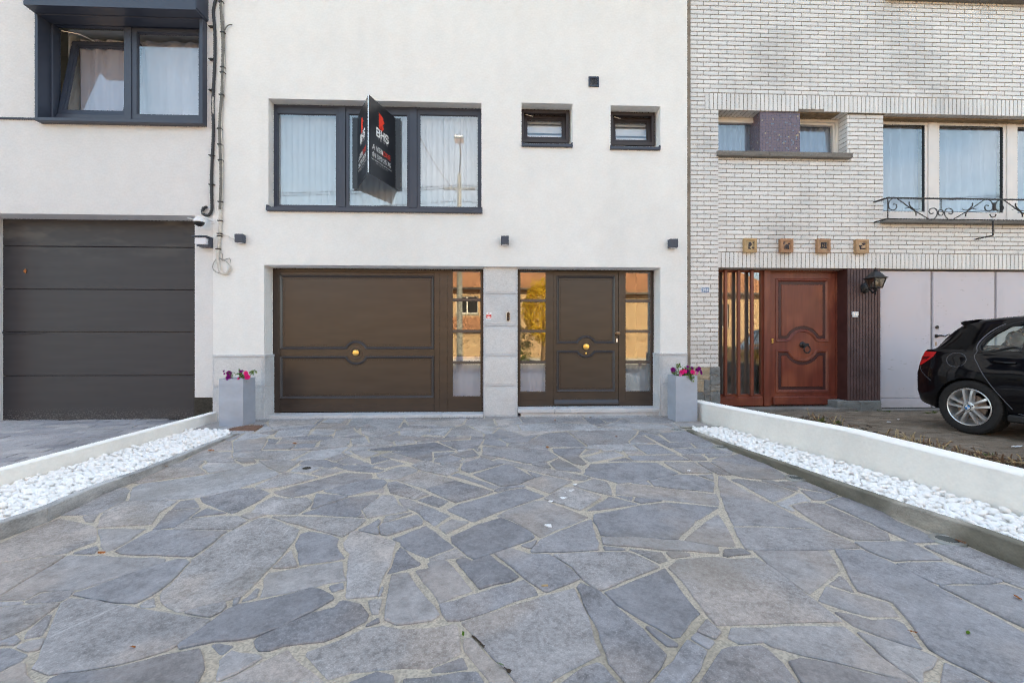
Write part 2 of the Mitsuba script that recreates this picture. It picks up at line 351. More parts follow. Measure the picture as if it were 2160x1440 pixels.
scene['mat_petal_pink'] = {'type': 'principledthin', 'base_color': tint((.80, .03, .22), .3, 60), 'roughness': .6, 'diff_trans': .7, 'spec_trans': 0.0}
scene['mat_petal_rose'] = {'type': 'principledthin', 'base_color': tint((.75, .22, .45), .3, 60), 'roughness': .6, 'diff_trans': .7, 'spec_trans': 0.0}
scene['mat_dryleaf'] = two(pr(tint((.34, .12, .035), .5, 60), .8, .2))
scene['mat_twig'] = two(pr(tint((.16, .10, .06), .5, 40), .9, .2))
scene['mat_straw'] = two(pr(tint((.42, .31, .17), .4, 40), .9, .2))
def f_pebble(p, n, uv):
    a = fbm(p.x * 18, p.y * 18, p.z * 18, 3); r = cell_rand(p.x * 14, p.y * 14, 2.0)
    return mix(mi.Color3f(.94, .92, .90), mi.Color3f(.86, .83, .79), smoothstep(.4, .75, a))
scene['mat_pebble'] = two(pr(proc(f_pebble), .55, .4))
scene['mat_pebble_grey'] = two(pr(tint((.74, .71, .67), .25, 20), .6, .4))
def f_pav_left(p, n, uv):
    a = fbm(p.x * 4, p.y * 4, 0.0, 3); b = noise(p.x * 90, p.y * 90, 0.0); d = smoothstep(.5, .75, fbm(p.x * .8, p.y * .8, 2.0, 3))
    k = mix(mi.Color3f(.275, .262, .280), mi.Color3f(.40, .375, .37), uv.x)
    return k * (.75 + .35 * a + .25 * b) * (1 - .25 * d)
scene['mat_paver_grey'] = two(bump(pr(proc(f_pav_left), .7, .4), f_stone_bump, .005))
def f_pav_right(p, n, uv):
    a = fbm(p.x * 5, p.y * 5, 0.0, 3); b = noise(p.x * 110, p.y * 110, 0.0); d = smoothstep(.45, .75, fbm(p.x * 1.1, p.y * 1.1, 6.0, 4))
    k = mix(mi.Color3f(.140, .108, .078), mi.Color3f(.205, .165, .128), uv.x)
    return k * (.65 + .5 * a + .3 * b) * (1 - .3 * d)
scene['mat_paver_brown'] = two(bump(pr(proc(f_pav_right), .85, .3), f_stone_bump, .008))
scene['mat_grit'] = two(pr(tint((.62, .60, .57), .6, 60), .95, .1))
scene['mat_joint_dark'] = two(pr(tint((.055, .05, .042), .6, 40), .95, .1))
scene['mat_asphalt'] = two(pr(tint((.06, .06, .062), .4, 30), .9, .3))
scene['mat_slab'] = two(pr(tint((.26, .25, .24), .3, 5), .9, .2))
scene['mat_forecourt'] = two(pr(tint((.33, .32, .30), .3, 2), .9, .2))
def f_far_brick(p, n, uv):
    u = p.x + p.y; r = dr.floor(p.z / .075); fx = u / .22 + .5 * (r - 2 * dr.floor(r / 2)); c = dr.floor(fx)
    e = dr.minimum(dr.minimum((fx - c) * .22, (1 - fx + c) * .22), dr.minimum(p.z - r * .075, (r + 1) * .075 - p.z))
    t = cell_rand(c, r, 4.0)
    return mix(mi.Color3f(.42, .36, .29), mix(mi.Color3f(.40, .235, .125), mi.Color3f(.50, .33, .19), t), smoothstep(.003, .009, e))
scene['mat_far_brick'] = two(pr(proc(f_far_brick), .9, .2))
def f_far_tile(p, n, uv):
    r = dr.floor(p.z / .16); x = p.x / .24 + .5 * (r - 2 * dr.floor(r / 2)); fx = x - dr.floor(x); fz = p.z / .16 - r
    sh = .65 + .6 * dr.abs(dr.sin(fx * math.pi)) * (.7 + .3 * fz)  # shading of the rounded tiles, put into the colour by a sine
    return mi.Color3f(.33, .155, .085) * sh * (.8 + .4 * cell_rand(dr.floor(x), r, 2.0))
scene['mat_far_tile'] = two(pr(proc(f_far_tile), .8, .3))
# ================================================================ ground
def flat(poly, z, zb):
    ms = []
    for g in getattr(poly, 'geoms', [poly]):
        m = trimesh.creation.extrude_polygon(g, z - zb, engine='earcut'); m.apply_translation([0, 0, zb]); ms.append(m)
    return cat(*ms)
def pxpoly(s, z=0.0): return [gz(*map(float, q.split(',')), z)[:2] for q in s.split()]
YF = 6.97                                # front plane of the row of houses
kerbL = pxpoly('-90,1180 0,1139 100,1101 212,1045 312,1005 405,960 502,916')
kerbR = pxpoly('2250,1240 2160,1201 2045,1152 1907,1100 1777,1047 1620,981 1551,954 1449,910')
struct('ground', bx(-900, 900, -900, 900, -.6, -.20), 'mat_asphalt')
# the front drive: a bed of mortar that carries crazy paving of bluestone
WLn, WLf = np.array(gz(0, 1028, .06)[:2]), np.array(gz(458, 889)[:2])     # foot of the low wall, west
WRn, WRf = np.array(gz(2160, 1095, .06)[:2]), np.array(gz(1477, 889)[:2])
def ext(a, b, y): return a + (b - a) * ((y - a[1]) / (b[1] - a[1]))
outline = [ext(kerbL[1], kerbL[2], 0.2)] + list(kerbL[1:]) + [gz(391, 909)[:2], WLf, [WLf[0], YF + .3], [WRf[0], YF + .3], WRf, gz(1512, 904)[:2], gz(1445, 905)[:2]] + list(kerbR[::-1][:-1]) + [ext(kerbR[1], kerbR[2], 0.2)]
drive = Polygon(outline).buffer(0)
struct('front_drive', flat(drive, 0.0, -.15), 'mat_mortar')
STONES = '''
w -80,1176 0,1146 122,1094 172,1103 197,1110 204,1122 200,1144 165,1156 138,1167 0,1187 -80,1207
b 148,1168 207,1152 210,1157 200,1168
g -60,1207 0,1191 112,1172 136,1173 107,1193 45,1228 0,1256 -60,1290
w 150,1171 217,1174 325,1177 351,1181 345,1188 250,1217 175,1243 140,1244 83,1249 52,1265 0,1267 -60,1270 -60,1300 0,1260 62,1218 120,1182
g -40,1271 50,1268 47,1273 0,1279 -40,1284
b 54,1269 85,1252 160,1246 145,1259 130,1267 60,1273
b 153,1256 190,1243 270,1213 350,1187 375,1180 394,1180 399,1186 375,1212 347,1240 322,1256 287,1273 250,1270 200,1264
w 295,1278 307,1269 325,1263 328,1282 300,1283
w -60,1292 0,1283 60,1273 125,1271 119,1278 100,1293 62,1322 25,1340 0,1350 -60,1370
b 111,1295 97,1298 75,1318 56,1334 55,1346 92,1340 105,1320
b -30,1360 0,1354 30,1342 47,1349 35,1360 0,1362 -30,1368
g 37,1365 57,1355 92,1348 80,1370 57,1375 47,1372
b -60,1372 0,1369 20,1368 57,1384 45,1395 15,1408 0,1418 -60,1440
w -60,1450 0,1424 40,1401 52,1403 62,1420 75,1445 75,1480 -60,1500
w 150,1261 130,1272 110,1315 95,1350 68,1410 103,1423 175,1417 250,1402 350,1375 375,1360 425,1325 447,1307 375,1296 300,1285 225,1271
w 564,1092 634,1117 622,1138 566,1204 543,1228 512,1258 470,1270 415,1285 374,1293 352,1282 337,1270 336,1258 345,1241 400,1184 440,1155 476,1127 545,1093
g 381,1295 425,1283 477,1271 480,1279 470,1290 447,1302
b 487,1268 505,1262 501,1275 489,1278
b 505,1271 520,1262 540,1240 546,1243 543,1260 520,1268
d 376,1362 390,1352 475,1290 500,1277 540,1269 610,1255 655,1242 678,1243 705,1257 708,1264 660,1290 600,1319 540,1342 500,1351 450,1355 420,1362 378,1371
d 537,1350 545,1343 600,1320 660,1294 705,1283 715,1272 728,1270 765,1275 779,1297 772,1310 715,1340 680,1356 600,1363 570,1371 548,1372 540,1362
b 445,1360 465,1358 490,1363 465,1384 457,1380
b 510,1361 527,1355 530,1366 523,1373 513,1371
g 462,1395 488,1374 510,1380 540,1382 554,1387 540,1397 500,1420 455,1440 452,1430 462,1405
d 94,1440 120,1428 175,1421 250,1408 350,1382 422,1369 437,1385 435,1412 415,1442 380,1490 80,1490
w 460,1442 540,1402 609,1368 640,1405 683,1442 720,1490 420,1490
b 566,1372 590,1369 570,1382
w 805,1320 852,1329 915,1325 962,1316 970,1345 974,1377 940,1395 903,1412 852,1412 790,1415 740,1424 693,1435 665,1407 645,1383 648,1376 715,1350 765,1327
w 573,1199 614,1161 630,1195 590,1201
b 622,1131 652,1121 700,1130 712,1137 715,1158 728,1177 700,1184 634,1192 625,1165 620,1145
w 557,1212 652,1195 722,1185 729,1225 690,1230 670,1237 607,1252 550,1260 552,1240
d 690,1238 723,1231 726,1243 700,1250
w 740,1124 752,1120 790,1130 838,1145 835,1155 817,1207 805,1232 790,1260 730,1263 726,1258 732,1232 735,1200 733,1168 722,1145
d 840,1154 855,1160 890,1188 887,1194 820,1210 825,1195
b 807,1235 812,1240 807,1255 797,1260
w 824,1214 865,1209 890,1250 930,1297 915,1307 865,1315 840,1320 812,1309 810,1285
w 773,1270 805,1266 800,1296 784,1296
d 762,1325 802,1302 804,1312 775,1321
b 875,1205 905,1198 902,1188 940,1182 950,1187 998,1246 925,1272
d 960,1183 983,1177 998,1183 1035,1171 1080,1205 1095,1217 1080,1225 1012,1244
w 902,1179 965,1156 982,1173 940,1180 905,1185
b 928,1275 1015,1250 1080,1229 1105,1222 1132,1242 1138,1255 1080,1272 1030,1291 970,1310 943,1309 935,1295
g 970,1314 1030,1296 1080,1280 1150,1257 1212,1241 1240,1305 1270,1380 1220,1402 1165,1440 1130,1470 1110,1465 1060,1408 1005,1345
w 977,1346 996,1346 1015,1367 1050,1404 1085,1440 1100,1480 1050,1470 1030,1436 1005,1402 980,1372 974,1360
d 907,1420 915,1410 980,1384 990,1412
d 735,1442 800,1422 835,1428 838,1445 830,1480 720,1480
d 850,1432 930,1424 1007,1419 1030,1445 1045,1480 845,1480
b 1115,1163 1128,1150 1140,1139 1185,1120 1242,1097 1248,1098 1260,1145 1262,1161 1190,1164 1118,1167
g 1165,1171 1235,1167 1325,1165 1395,1195 1345,1216 1272,1245 1262,1245 1230,1222 1205,1197
b 1040,1168 1075,1158 1100,1165 1115,1170 1155,1172 1172,1180 1205,1202 1227,1222 1155,1250 1147,1249 1105,1220 1080,1198
d 1217,1238 1225,1229 1265,1250 1287,1267 1330,1305 1355,1325 1407,1383 1397,1408 1365,1442 1340,1475 1330,1475 1317,1440 1287,1400 1240,1295
d 1275,1250 1402,1199 1430,1237 1477,1295 1432,1344 1417,1345 1355,1310 1302,1277
d 1355,1321 1375,1325 1430,1360 1427,1365 1402,1366
b 1490,1305 1522,1332 1513,1350 1468,1330
b 1465,1333 1510,1355 1498,1370 1455,1346
b 1450,1349 1495,1374 1455,1440 1430,1480 1350,1480 1378,1440
d 1535,1367 1600,1362 1620,1372 1650,1400 1680,1440 1700,1480 1450,1490 1475,1440 1490,1420 1510,1390 1520,1372
g 1540,1326 1620,1324 1780,1322 1810,1345 1870,1397 1930,1438 1990,1480 1955,1470 1910,1437 1845,1420 1760,1395 1690,1382 1620,1361 1610,1353 1560,1358 1535,1345
d 1660,1396 1690,1389 1760,1401 1832,1423 1910,1441 1960,1480 1720,1490 1690,1440
g 1405,1197 1430,1182 1505,1175 1545,1180 1597,1175 1625,1195 1780,1313 1620,1318 1515,1320 1492,1297 1450,1240
d 1525,1160 1562,1157 1585,1169 1547,1173 1540,1177 1527,1174
b 1325,1158 1397,1167 1410,1183 1390,1189
g 1268,1133 1310,1133 1430,1141 1516,1155 1519,1168 1400,1160 1325,1153 1271,1149
b 1270,1153 1318,1158 1322,1161 1275,1161
g 1590,1162 1620,1163 1745,1162 1760,1182 1770,1204 1745,1227 1712,1256 1670,1228 1620,1190
b 1770,1213 1785,1223 1800,1250 1747,1233
g 1742,1238 1800,1254 1875,1273 1895,1302 1832,1300 1795,1292 1722,1266
b 1753,1288 1795,1297 1837,1308 1880,1305 1907,1317 1922,1335 1950,1372 1895,1357 1845,1340 1795,1320
w 1805,1332 1870,1350 1952,1378 1984,1392 1970,1412 1950,1421 1948,1450 1935,1440 1870,1390
b 1763,1161 1820,1161 1880,1188 1970,1235 2160,1336 2260,1390 2260,1490 2130,1460 2088,1438 1995,1391 1960,1370 1905,1300 1880,1272 1805,1247
b 1995,1402 2045,1420 2085,1442 2120,1480 1970,1480 1978,1438
b 1805,1145 1918,1144 1950,1160 1990,1182 1885,1184 1830,1161
b 1890,1189 1995,1188 2045,1203 2115,1228 2085,1233 1980,1233 1945,1220
b 1980,1237 2120,1234 2160,1248 2260,1290 2260,1375 2160,1325
b 1950,1153 1980,1150 2045,1158 2160,1203 2260,1245 2260,1280 2160,1242 2095,1218 2020,1186
b 1740,1059 1775,1049 1820,1061 1895,1100 1985,1140 1965,1145 1920,1143 1875,1122 1815,1095
b 1670,1066 1705,1060 1737,1063 1815,1098 1872,1126 1880,1140 1800,1139 1740,1115 1695,1085
g 1516,1004 1525,1006 1580,1038 1620,1058 1680,1088 1738,1117 1620,1110 1545,1108 1530,1075 1518,1040 1514,1025
g 1548,1112 1620,1113 1738,1119 1800,1146 1812,1155 1745,1160 1620,1161 1575,1160 1555,1130
b 1540,1010 1560,1010 1600,1015 1640,1025 1678,1038 1655,1050 1630,1058 1590,1036 1555,1018
b 1498,975 1580,972 1610,976 1650,998 1662,1010 1620,1012 1570,1008 1540,1000
b 1640,1016 1700,1017 1710,1022 1770,1045 1690,1029
b 1690,1034 1770,1047 1735,1056 1712,1054
b 1470,975 1496,975 1550,1003 1516,1001 1490,988
w 1400,975 1466,976 1505,998 1440,998 1418,987
b 1242,979 1330,975 1385,977 1430,999 1380,1011 1330,1017 1305,1020 1275,1011 1232,1001 1235,990
b 1160,977 1180,967 1228,992 1225,996 1175,991 1163,982
w 1080,974 1205,998 1247,1007 1232,1014 1212,1013 1155,1001 1080,982 1040,972 1050,968
w 1102,1020 1152,1003 1207,1016 1160,1041
b 998,1001 1065,980 1085,984 1127,1008 1095,1022 1060,1026 1050,1025
b 1108,993 1148,1003 1130,1008
w 1147,1052 1185,1030 1210,1028 1270,1048 1225,1077
w 1210,1025 1250,1011 1282,1017 1291,1032 1290,1046 1250,1037
g 1302,1022 1330,1021 1400,1030 1515,1043 1517,1067 1405,1055 1297,1042
b 1367,1013 1435,1002 1465,1003 1508,1017 1505,1038 1410,1029 1380,1025
b 1330,1018 1362,1014 1375,1024
g 1472,1003 1505,1002 1507,1014
b 1235,1078 1285,1048 1347,1064 1280,1074
b 1298,1045 1335,1048 1330,1056
b 1340,1049 1400,1057 1352,1063 1335,1057
b 1252,1085 1350,1067 1405,1060 1517,1070 1468,1100 1447,1120 1430,1138 1330,1133 1265,1130 1253,1100
g 1515,1085 1525,1100 1553,1150 1550,1155 1515,1152 1442,1140 1490,1100
w 1047,1088 1077,1073 1125,1057 1150,1056 1240,1091 1185,1114 1138,1135 1120,1120 1080,1098
b 942,1076 965,1065 1080,1033 1103,1030 1147,1047 1080,1070 1050,1082 1002,1101 995,1101
d 950,1133 1002,1110 1060,1092 1075,1093 1130,1131 1127,1136 1080,1152 1000,1180 985,1173 965,1155 952,1145
b 1097,1151 1132,1140 1120,1157 1112,1157
w 925,1113 950,1096 990,1102 942,1126
b 827,1137 900,1109 960,1155 900,1177 857,1160
b 802,1110 808,1105 882,1088 893,1100 892,1106 822,1131 803,1128
b 755,1119 800,1097 805,1100 797,1128
w 810,1090 875,1081 807,1103
b 842,1053 860,1052 950,1088 917,1111 878,1080 847,1065
w 805,1045 827,1045 840,1058 862,1078 775,1094 765,1076
w 570,1091 640,1091 775,1096 745,1120 720,1133 652,1114
b 635,1084 740,1048 802,1043 752,1091
b 667,1042 735,1048 653,1075 657,1065
w 540,1067 577,1046 607,1051 650,1049 658,1057 650,1070 628,1085 565,1085 530,1081
b 577,1038 615,1027 680,1010 725,998 785,1000 787,1008 690,1030 650,1042 615,1049 590,1045
b 682,1035 780,1011 810,1012 818,1018 805,1030 740,1045 690,1039
b 817,1019 837,1016 905,1043 875,1054 820,1040
b 880,1055 912,1046 945,1058 925,1071
b 897,1032 960,1014 1042,1038 962,1061
w 837,1013 887,994 960,1012 895,1031
w 795,1000 840,985 862,984 882,991 878,996 835,1012 800,1008
w 868,982 897,972 967,992 945,1004 887,992
b 952,1003 965,998 1052,1026 1040,1032 985,1012
b 973,992 975,978 1015,965 1065,978 990,998
b 710,985 735,980 812,992 798,997 740,993
w 657,1000 682,987 725,992 682,1005
l 612,995 635,980 680,987 652,998
w 540,1026 600,996 672,1007 627,1020 567,1031 540,1031
w 545,971 635,972 597,998 568,987
l 272,1050 280,1030 295,1022 430,1003 480,994 545,979 552,976 592,1001 540,1018 500,1031 430,1048 400,1052 375,1054 268,1056
w 275,1018 342,988 390,972 430,974 420,985 435,999 330,1014 290,1020
l 425,985 440,976 500,978 515,984 485,991 442,998
b 497,970 535,967 540,976 510,977
w 120,1087 150,1072 225,1035 265,1028 278,1038 262,1057 217,1080 175,1087
w 172,1090 212,1080 196,1103 180,1100
w 218,1082 265,1057 377,1056 338,1082 320,1107 202,1113
w 207,1117 310,1115 275,1140 238,1159 220,1163 214,1150
b 300,1130 325,1119 485,1121 465,1135 415,1175 330,1172 255,1170 240,1165
b 357,1078 425,1072 370,1112 322,1118 342,1095
b 380,1057 410,1053 422,1070 358,1076
b 422,1050 495,1032 540,1029 570,1040 540,1060 500,1080 487,1083 430,1061
b 403,1091 437,1073 477,1083
w 365,1117 397,1095 505,1089 520,1100 490,1117
w 510,1088 540,1080 560,1086 527,1097
b 587,1019 612,1023 587,1029
b 755,1091 765,1084 770,1091
g 780,1037 812,1028 808,1040
g 535,886 567,886 555,895 533,897
l 567,886 672,884 660,896 578,907 567,897
l 678,891 690,884 730,885 718,893
l 733,896 742,884 780,884 852,884 840,902 795,903 780,897 760,900
l 540,910 557,900 570,900 576,909 537,914
l 495,929 518,913 528,913 570,917 562,921 492,932
l 578,920 588,909 655,906 648,919 585,924
l 655,915 667,905 707,907 703,915 690,920
w 492,932 562,923 565,925 553,947 492,950
b 567,925 590,927 581,936 560,940
g 594,926 675,929 666,936 585,936
g 560,939 625,936 614,947 555,948
b 627,937 667,936 663,944 616,947
w 490,956 553,951 653,951 610,971 492,966
g 430,945 452,937 488,929 490,949 445,952 400,962
w 390,972 418,955 488,953 490,966 430,971
l 622,971 655,952 735,942 742,937 718,957 680,969
w 676,931 705,923 740,925 737,937 673,942
l 740,927 770,921 778,934 743,937
w 709,908 745,903 750,911 762,917 705,922
w 763,914 762,903 790,898 850,905 815,920 780,922
l 856,886 984,883 974,896 952,900 863,897
l 842,904 906,904 905,912 884,922 845,918
l 908,905 950,904 937,920 897,917
g 985,884 1040,883 1043,894 997,900 981,895
l 1044,885 1095,882 1102,892 1050,898
w 954,904 981,896 1020,915 1018,922 995,919 941,920
l 997,901 1017,896 1050,903 1036,915 1022,915
l 1054,902 1091,897 1098,908 1076,910
l 1093,896 1160,893 1249,895 1262,903 1215,908 1160,910 1100,908
g 1097,882 1228,882 1245,893 1160,892 1103,891
d 1231,882 1264,882 1277,891 1258,895 1247,894
b 1266,882 1308,882 1297,890 1279,890
g 1310,882 1360,880 1410,880 1425,890 1400,893 1330,891
l 1260,903 1290,892 1330,893 1400,896 1420,902 1360,905
w 1424,892 1475,890 1512,902 1442,904
g 1199,911 1268,909 1345,908 1340,918 1325,930 1326,936 1238,939
b 1140,918 1160,913 1196,911 1236,942 1160,943 1110,935
b 1056,926 1135,918 1110,934 1070,934
b 1017,938 1023,927 1047,927 1069,935 1066,942
g 1074,936 1163,936 1154,950 1071,942
b 1019,942 1069,943 1156,951 1178,964 1150,975 1113,978 1067,967 1017,958
b 926,932 1020,926 1008,945 965,949
d 780,948 835,941 920,933 961,950 910,952 780,950
b 825,953 911,953 912,972 891,971
b 916,955 960,953 945,960 916,966
b 917,968 947,961 976,967 970,972 930,976 916,974
b 951,959 998,949 1010,961 980,966
w 800,960 820,954 895,971 910,980 880,978
b 780,965 800,962 824,968 784,978
w 788,980 826,970 854,978 810,988
w 740,951 775,951 800,955 768,968
g 720,955 738,962 706,973 690,968
g 740,963 770,975 735,980 710,974
g 885,930 925,925 990,921 990,925 930,930
w 893,921 935,922 920,925
w 833,931 873,929 876,934 836,940
w 1238,950 1266,949 1263,953 1225,960
w 1230,966 1277,953 1295,951 1318,961 1245,975
b 1325,962 1428,960 1457,971 1335,972
b 1280,973 1320,965 1333,972
w 1315,951 1346,951 1360,958 1325,960
b 1337,939 1386,937 1428,957 1365,958
b 1328,933 1345,917 1358,920 1385,935
b 1362,918 1386,918 1414,934 1455,934 1465,943 1412,945
b 1391,914 1447,908 1500,933 1465,934 1415,932
b 1420,946 1500,945 1521,950 1548,956 1484,957 1440,958
b 1459,935 1500,934 1516,944 1471,944
b 1437,960 1480,959 1492,971 1462,972
b 1487,959 1548,958 1496,966
b 1500,971 1515,965 1560,958 1600,972 1560,974
b 1166,946 1234,947 1220,962 1238,978 1230,982 1210,978 1168,954
'''
TONE = {'d': .12, 'b': .36, 'g': .55, 'w': .68, 'l': .97}
def wobble(g, amp, seed):               # hand-cut edges: short segments pushed in and out a little
    C = np.array(g.exterior.coords)[:-1]; P = []
    for a, b in zip(C, np.roll(C, -1, 0)):
        n = max(1, int(np.linalg.norm(b - a) / .06)); P += [a + (b - a) * i / n for i in range(n)]
    P = np.array(P); q = np.c_[P * 10, np.full(len(P), seed * 1.7)]
    return Polygon(P + np.c_[meshkit.fbm(q, 3) - .5, meshkit.fbm(q + 31, 3) - .5] * amp * 2).buffer(0)
inner = drive.buffer(-.006)
laid, stones = None, []
JOINT = .013
acc = []
for line in STONES.strip().splitlines():
    t, s = line.split(' ', 1)
    g = Polygon(pxpoly(s)).buffer(0)
    dist = g.centroid.y
    g = g.intersection(inner)
    near = [a for a in acc if a.intersects(g)]
    if near: g = g.difference(unary_union([a.buffer(JOINT) for a in near]))
    for q in getattr(g, 'geoms', [g]):
        if q.area > .0012:
            acc.append(q); stones.append((t, q))
rest = inner.difference(unary_union([a.buffer(.022) for a in acc])).intersection(sbox(-8, 1.35, 8, 9)).buffer(-.022).buffer(.020)
for q in getattr(rest, 'geoms', [rest]):  # left-over patches become small filler stones; long ones are broken across
    if q.area < .006: continue
    cells = [q]
    while max(c.area for c in cells) > .16 and len(cells) < 14:
        c = max(cells, key=lambda c: c.area); cells.remove(c)
        mr = c.minimum_rotated_rectangle; e = np.array(mr.exterior.coords); d1, d2 = e[1] - e[0], e[2] - e[1]
        d, w = (d1, d2) if np.linalg.norm(d1) > np.linalg.norm(d2) else (d2, d1)
        o = np.array(c.centroid.coords[0]) + d * rng.uniform(-.12, .12); wv = w / np.linalg.norm(w) * 9; wv = wv + d / np.linalg.norm(d) * rng.uniform(-3, 3)
        cut = LineString([o - wv, o + wv]).buffer(.011)
        pcs = c.difference(cut); pcs = [p for p in getattr(pcs, 'geoms', [pcs]) if p.area > .004]
        if len(pcs) < 2: cells.append(c); break
        cells += pcs
    for c in cells: stones.append((rnd.choice('bbgwl'), c))
for k, (t, q) in enumerate(stones[:300]):
    q = q.buffer(-.005, join_style=2).buffer(.005, join_style=1, quad_segs=1).simplify(.0015)
    if q.is_empty: continue
    q = max(getattr(q, 'geoms', [q]), key=lambda a: a.area)
    near = q.centroid.y < 4.5
    q = wobble(q, .017 if near else .007, k)
    q = max(getattr(q, 'geoms', [q]), key=lambda a: a.area)
    if q.area < .0008: continue
    P = np.array(q.exterior.coords)[:-1]
    m = top_brick(P, .005 + .006 * rng.random(), .03, .0045)
    c = m.vertices.mean(0); m.vertices[:, 2] += (m.vertices[:, :2] - c[:2]) @ rng.normal(0, .0016, 2)
    part('front_drive', 'stone', m, 'mat_flagstone', uv=[np.clip(TONE[t] + rng.normal(0, .06), 0, 1), rng.random()])
# an open joint of soil between two foreground flagstones
crack = np.array([gz(*q)[:2] for q in [(996, 1342), (1030, 1372), (1062, 1404), (1100, 1445), (1125, 1475)]])
struct('soil', (lambda m: (setattr(m, 'vertices', m.vertices * [1, 1, .35] + [0, 0, .0045]), m)[1])(tube(np.c_[spline(crack, 12), np.zeros(49)], np.clip(.0055 + rng.normal(0, .002, 49), .002, .01), 6)), 'mat_soil', 'soil in an open joint between flagstones', 'stuff')

# kerbs, low walls, pebble beds
def ribbon(front, back, ztop, zbot):     # a closed bar between two polylines with its own top height
    f, b = np.asarray(front), np.asarray(back); n = len(f); zt = np.asarray(ztop, float)
    V = np.vstack([np.c_[f, np.full(n, zbot)], np.c_[f, zt - .006], np.c_[f + (b - f) * .12, zt], np.c_[b, zt], np.c_[b, np.full(n, zbot)]])
    F = []
    for i in range(n - 1):
        for k in range(4):
            a, c = k * n + i, (k + 1) * n + i
            F += [[a, a + 1, c + 1], [a, c + 1, c]]
    for i in (0, n - 1):
        q = [k * n + i for k in range(5)]
        F += [[q[0], q[1], q[2]], [q[0], q[2], q[3]], [q[0], q[3], q[4]]]
    m = trimesh.Trimesh(V, F, process=True); trimesh.repair.fix_normals(m); return m
def resample(P, n):
    P = np.asarray(P, float); s = np.r_[0, np.cumsum(np.linalg.norm(np.diff(P, axis=0), axis=1))]
    t = np.linspace(0, s[-1], n); return np.c_[np.interp(t, s, P[:, 0]), np.interp(t, s, P[:, 1])]
kl = np.vstack([ext(kerbL[1], kerbL[2], .4), kerbL[1:]]); kr = np.vstack([ext(kerbR[1], kerbR[2], .4), kerbR[1:]])
def split_kerb(name, P, side, ztop, lab):
    n = 40; P = resample(P, n); d = np.gradient(P, axis=0); d /= np.linalg.norm(d, axis=1, keepdims=True)
    nb = np.c_[-d[:, 1], d[:, 0]] * side
    B = P + nb * .06; zt = np.interp(P[:, 1], *ztop)
    k = thing(name, lab, 'kerb')
    cuts = [0, 9, 19, 29, n - 1]
    for a, b in zip(cuts[:-1], cuts[1:]):
        p = ribbon(P[a:b + 1], B[a:b + 1], zt[a:b + 1], -.1)
        p.vertices[:, :2] += (P[(a + b) // 2] - p.vertices[:, :2]) * .0012
        part(k, 'slab', p, 'mat_kerb')
    return B
backL = split_kerb('edging_kerb', kl, 1, ([2.4, 3.4, 4.6, 6.0], [.107, .086, .05, .018]), 'grey concrete edging kerb beside the drive, below the garage with the dark sectional door')
backR = split_kerb('edging_kerb', kr, -1, ([2.2, 4.3, 6.0], [.123, .06, .022]), 'mossy brown concrete edging kerb beside the drive, on the side of the parked black car')
endR = np.array([gz(1438, 904)[:2], gz(1532, 904)[:2]])
single('end_kerb', ribbon(endR, endR + np.array([0, .05]), [.02, .03], -.1), 'mat_kerb', 'short concrete edging piece closing the white pebble bed near the tall planter', 'kerb')
def low_wall(name, P, side, prof, th, lab):
    n = 40; P = resample(P, n); d = np.gradient(P, axis=0); d /= np.linalg.norm(d, axis=1, keepdims=True)
    B = P + np.c_[-d[:, 1], d[:, 0]] * side * th
    return single(name, ribbon(P, B, np.interp(P[:, 1], *prof), -.2), 'mat_stucco_wall', lab, 'low wall')
wl = np.vstack([ext(WLn, WLf, .5), WLf]); wr = np.vstack([ext(WRn, WRf, .5), WRf + [0, .36]])
low_wall('low_wall', wl, 1, ([2.4, 3.4, 5.0, 6.6], [.205, .19, .165, .14]), .10, 'low white rendered wall beside the grey paved yard of the dark garage')
low_wall('low_wall', wr, -1, ([2.4, 2.9, 3.3, 3.75, 4.0, 4.4, 5.3, 6.6], [.325, .329, .337, .344, .350, .338, .304, .266]), .19, 'low white rendered wall with a wavy top between pebbles and the parked black car')
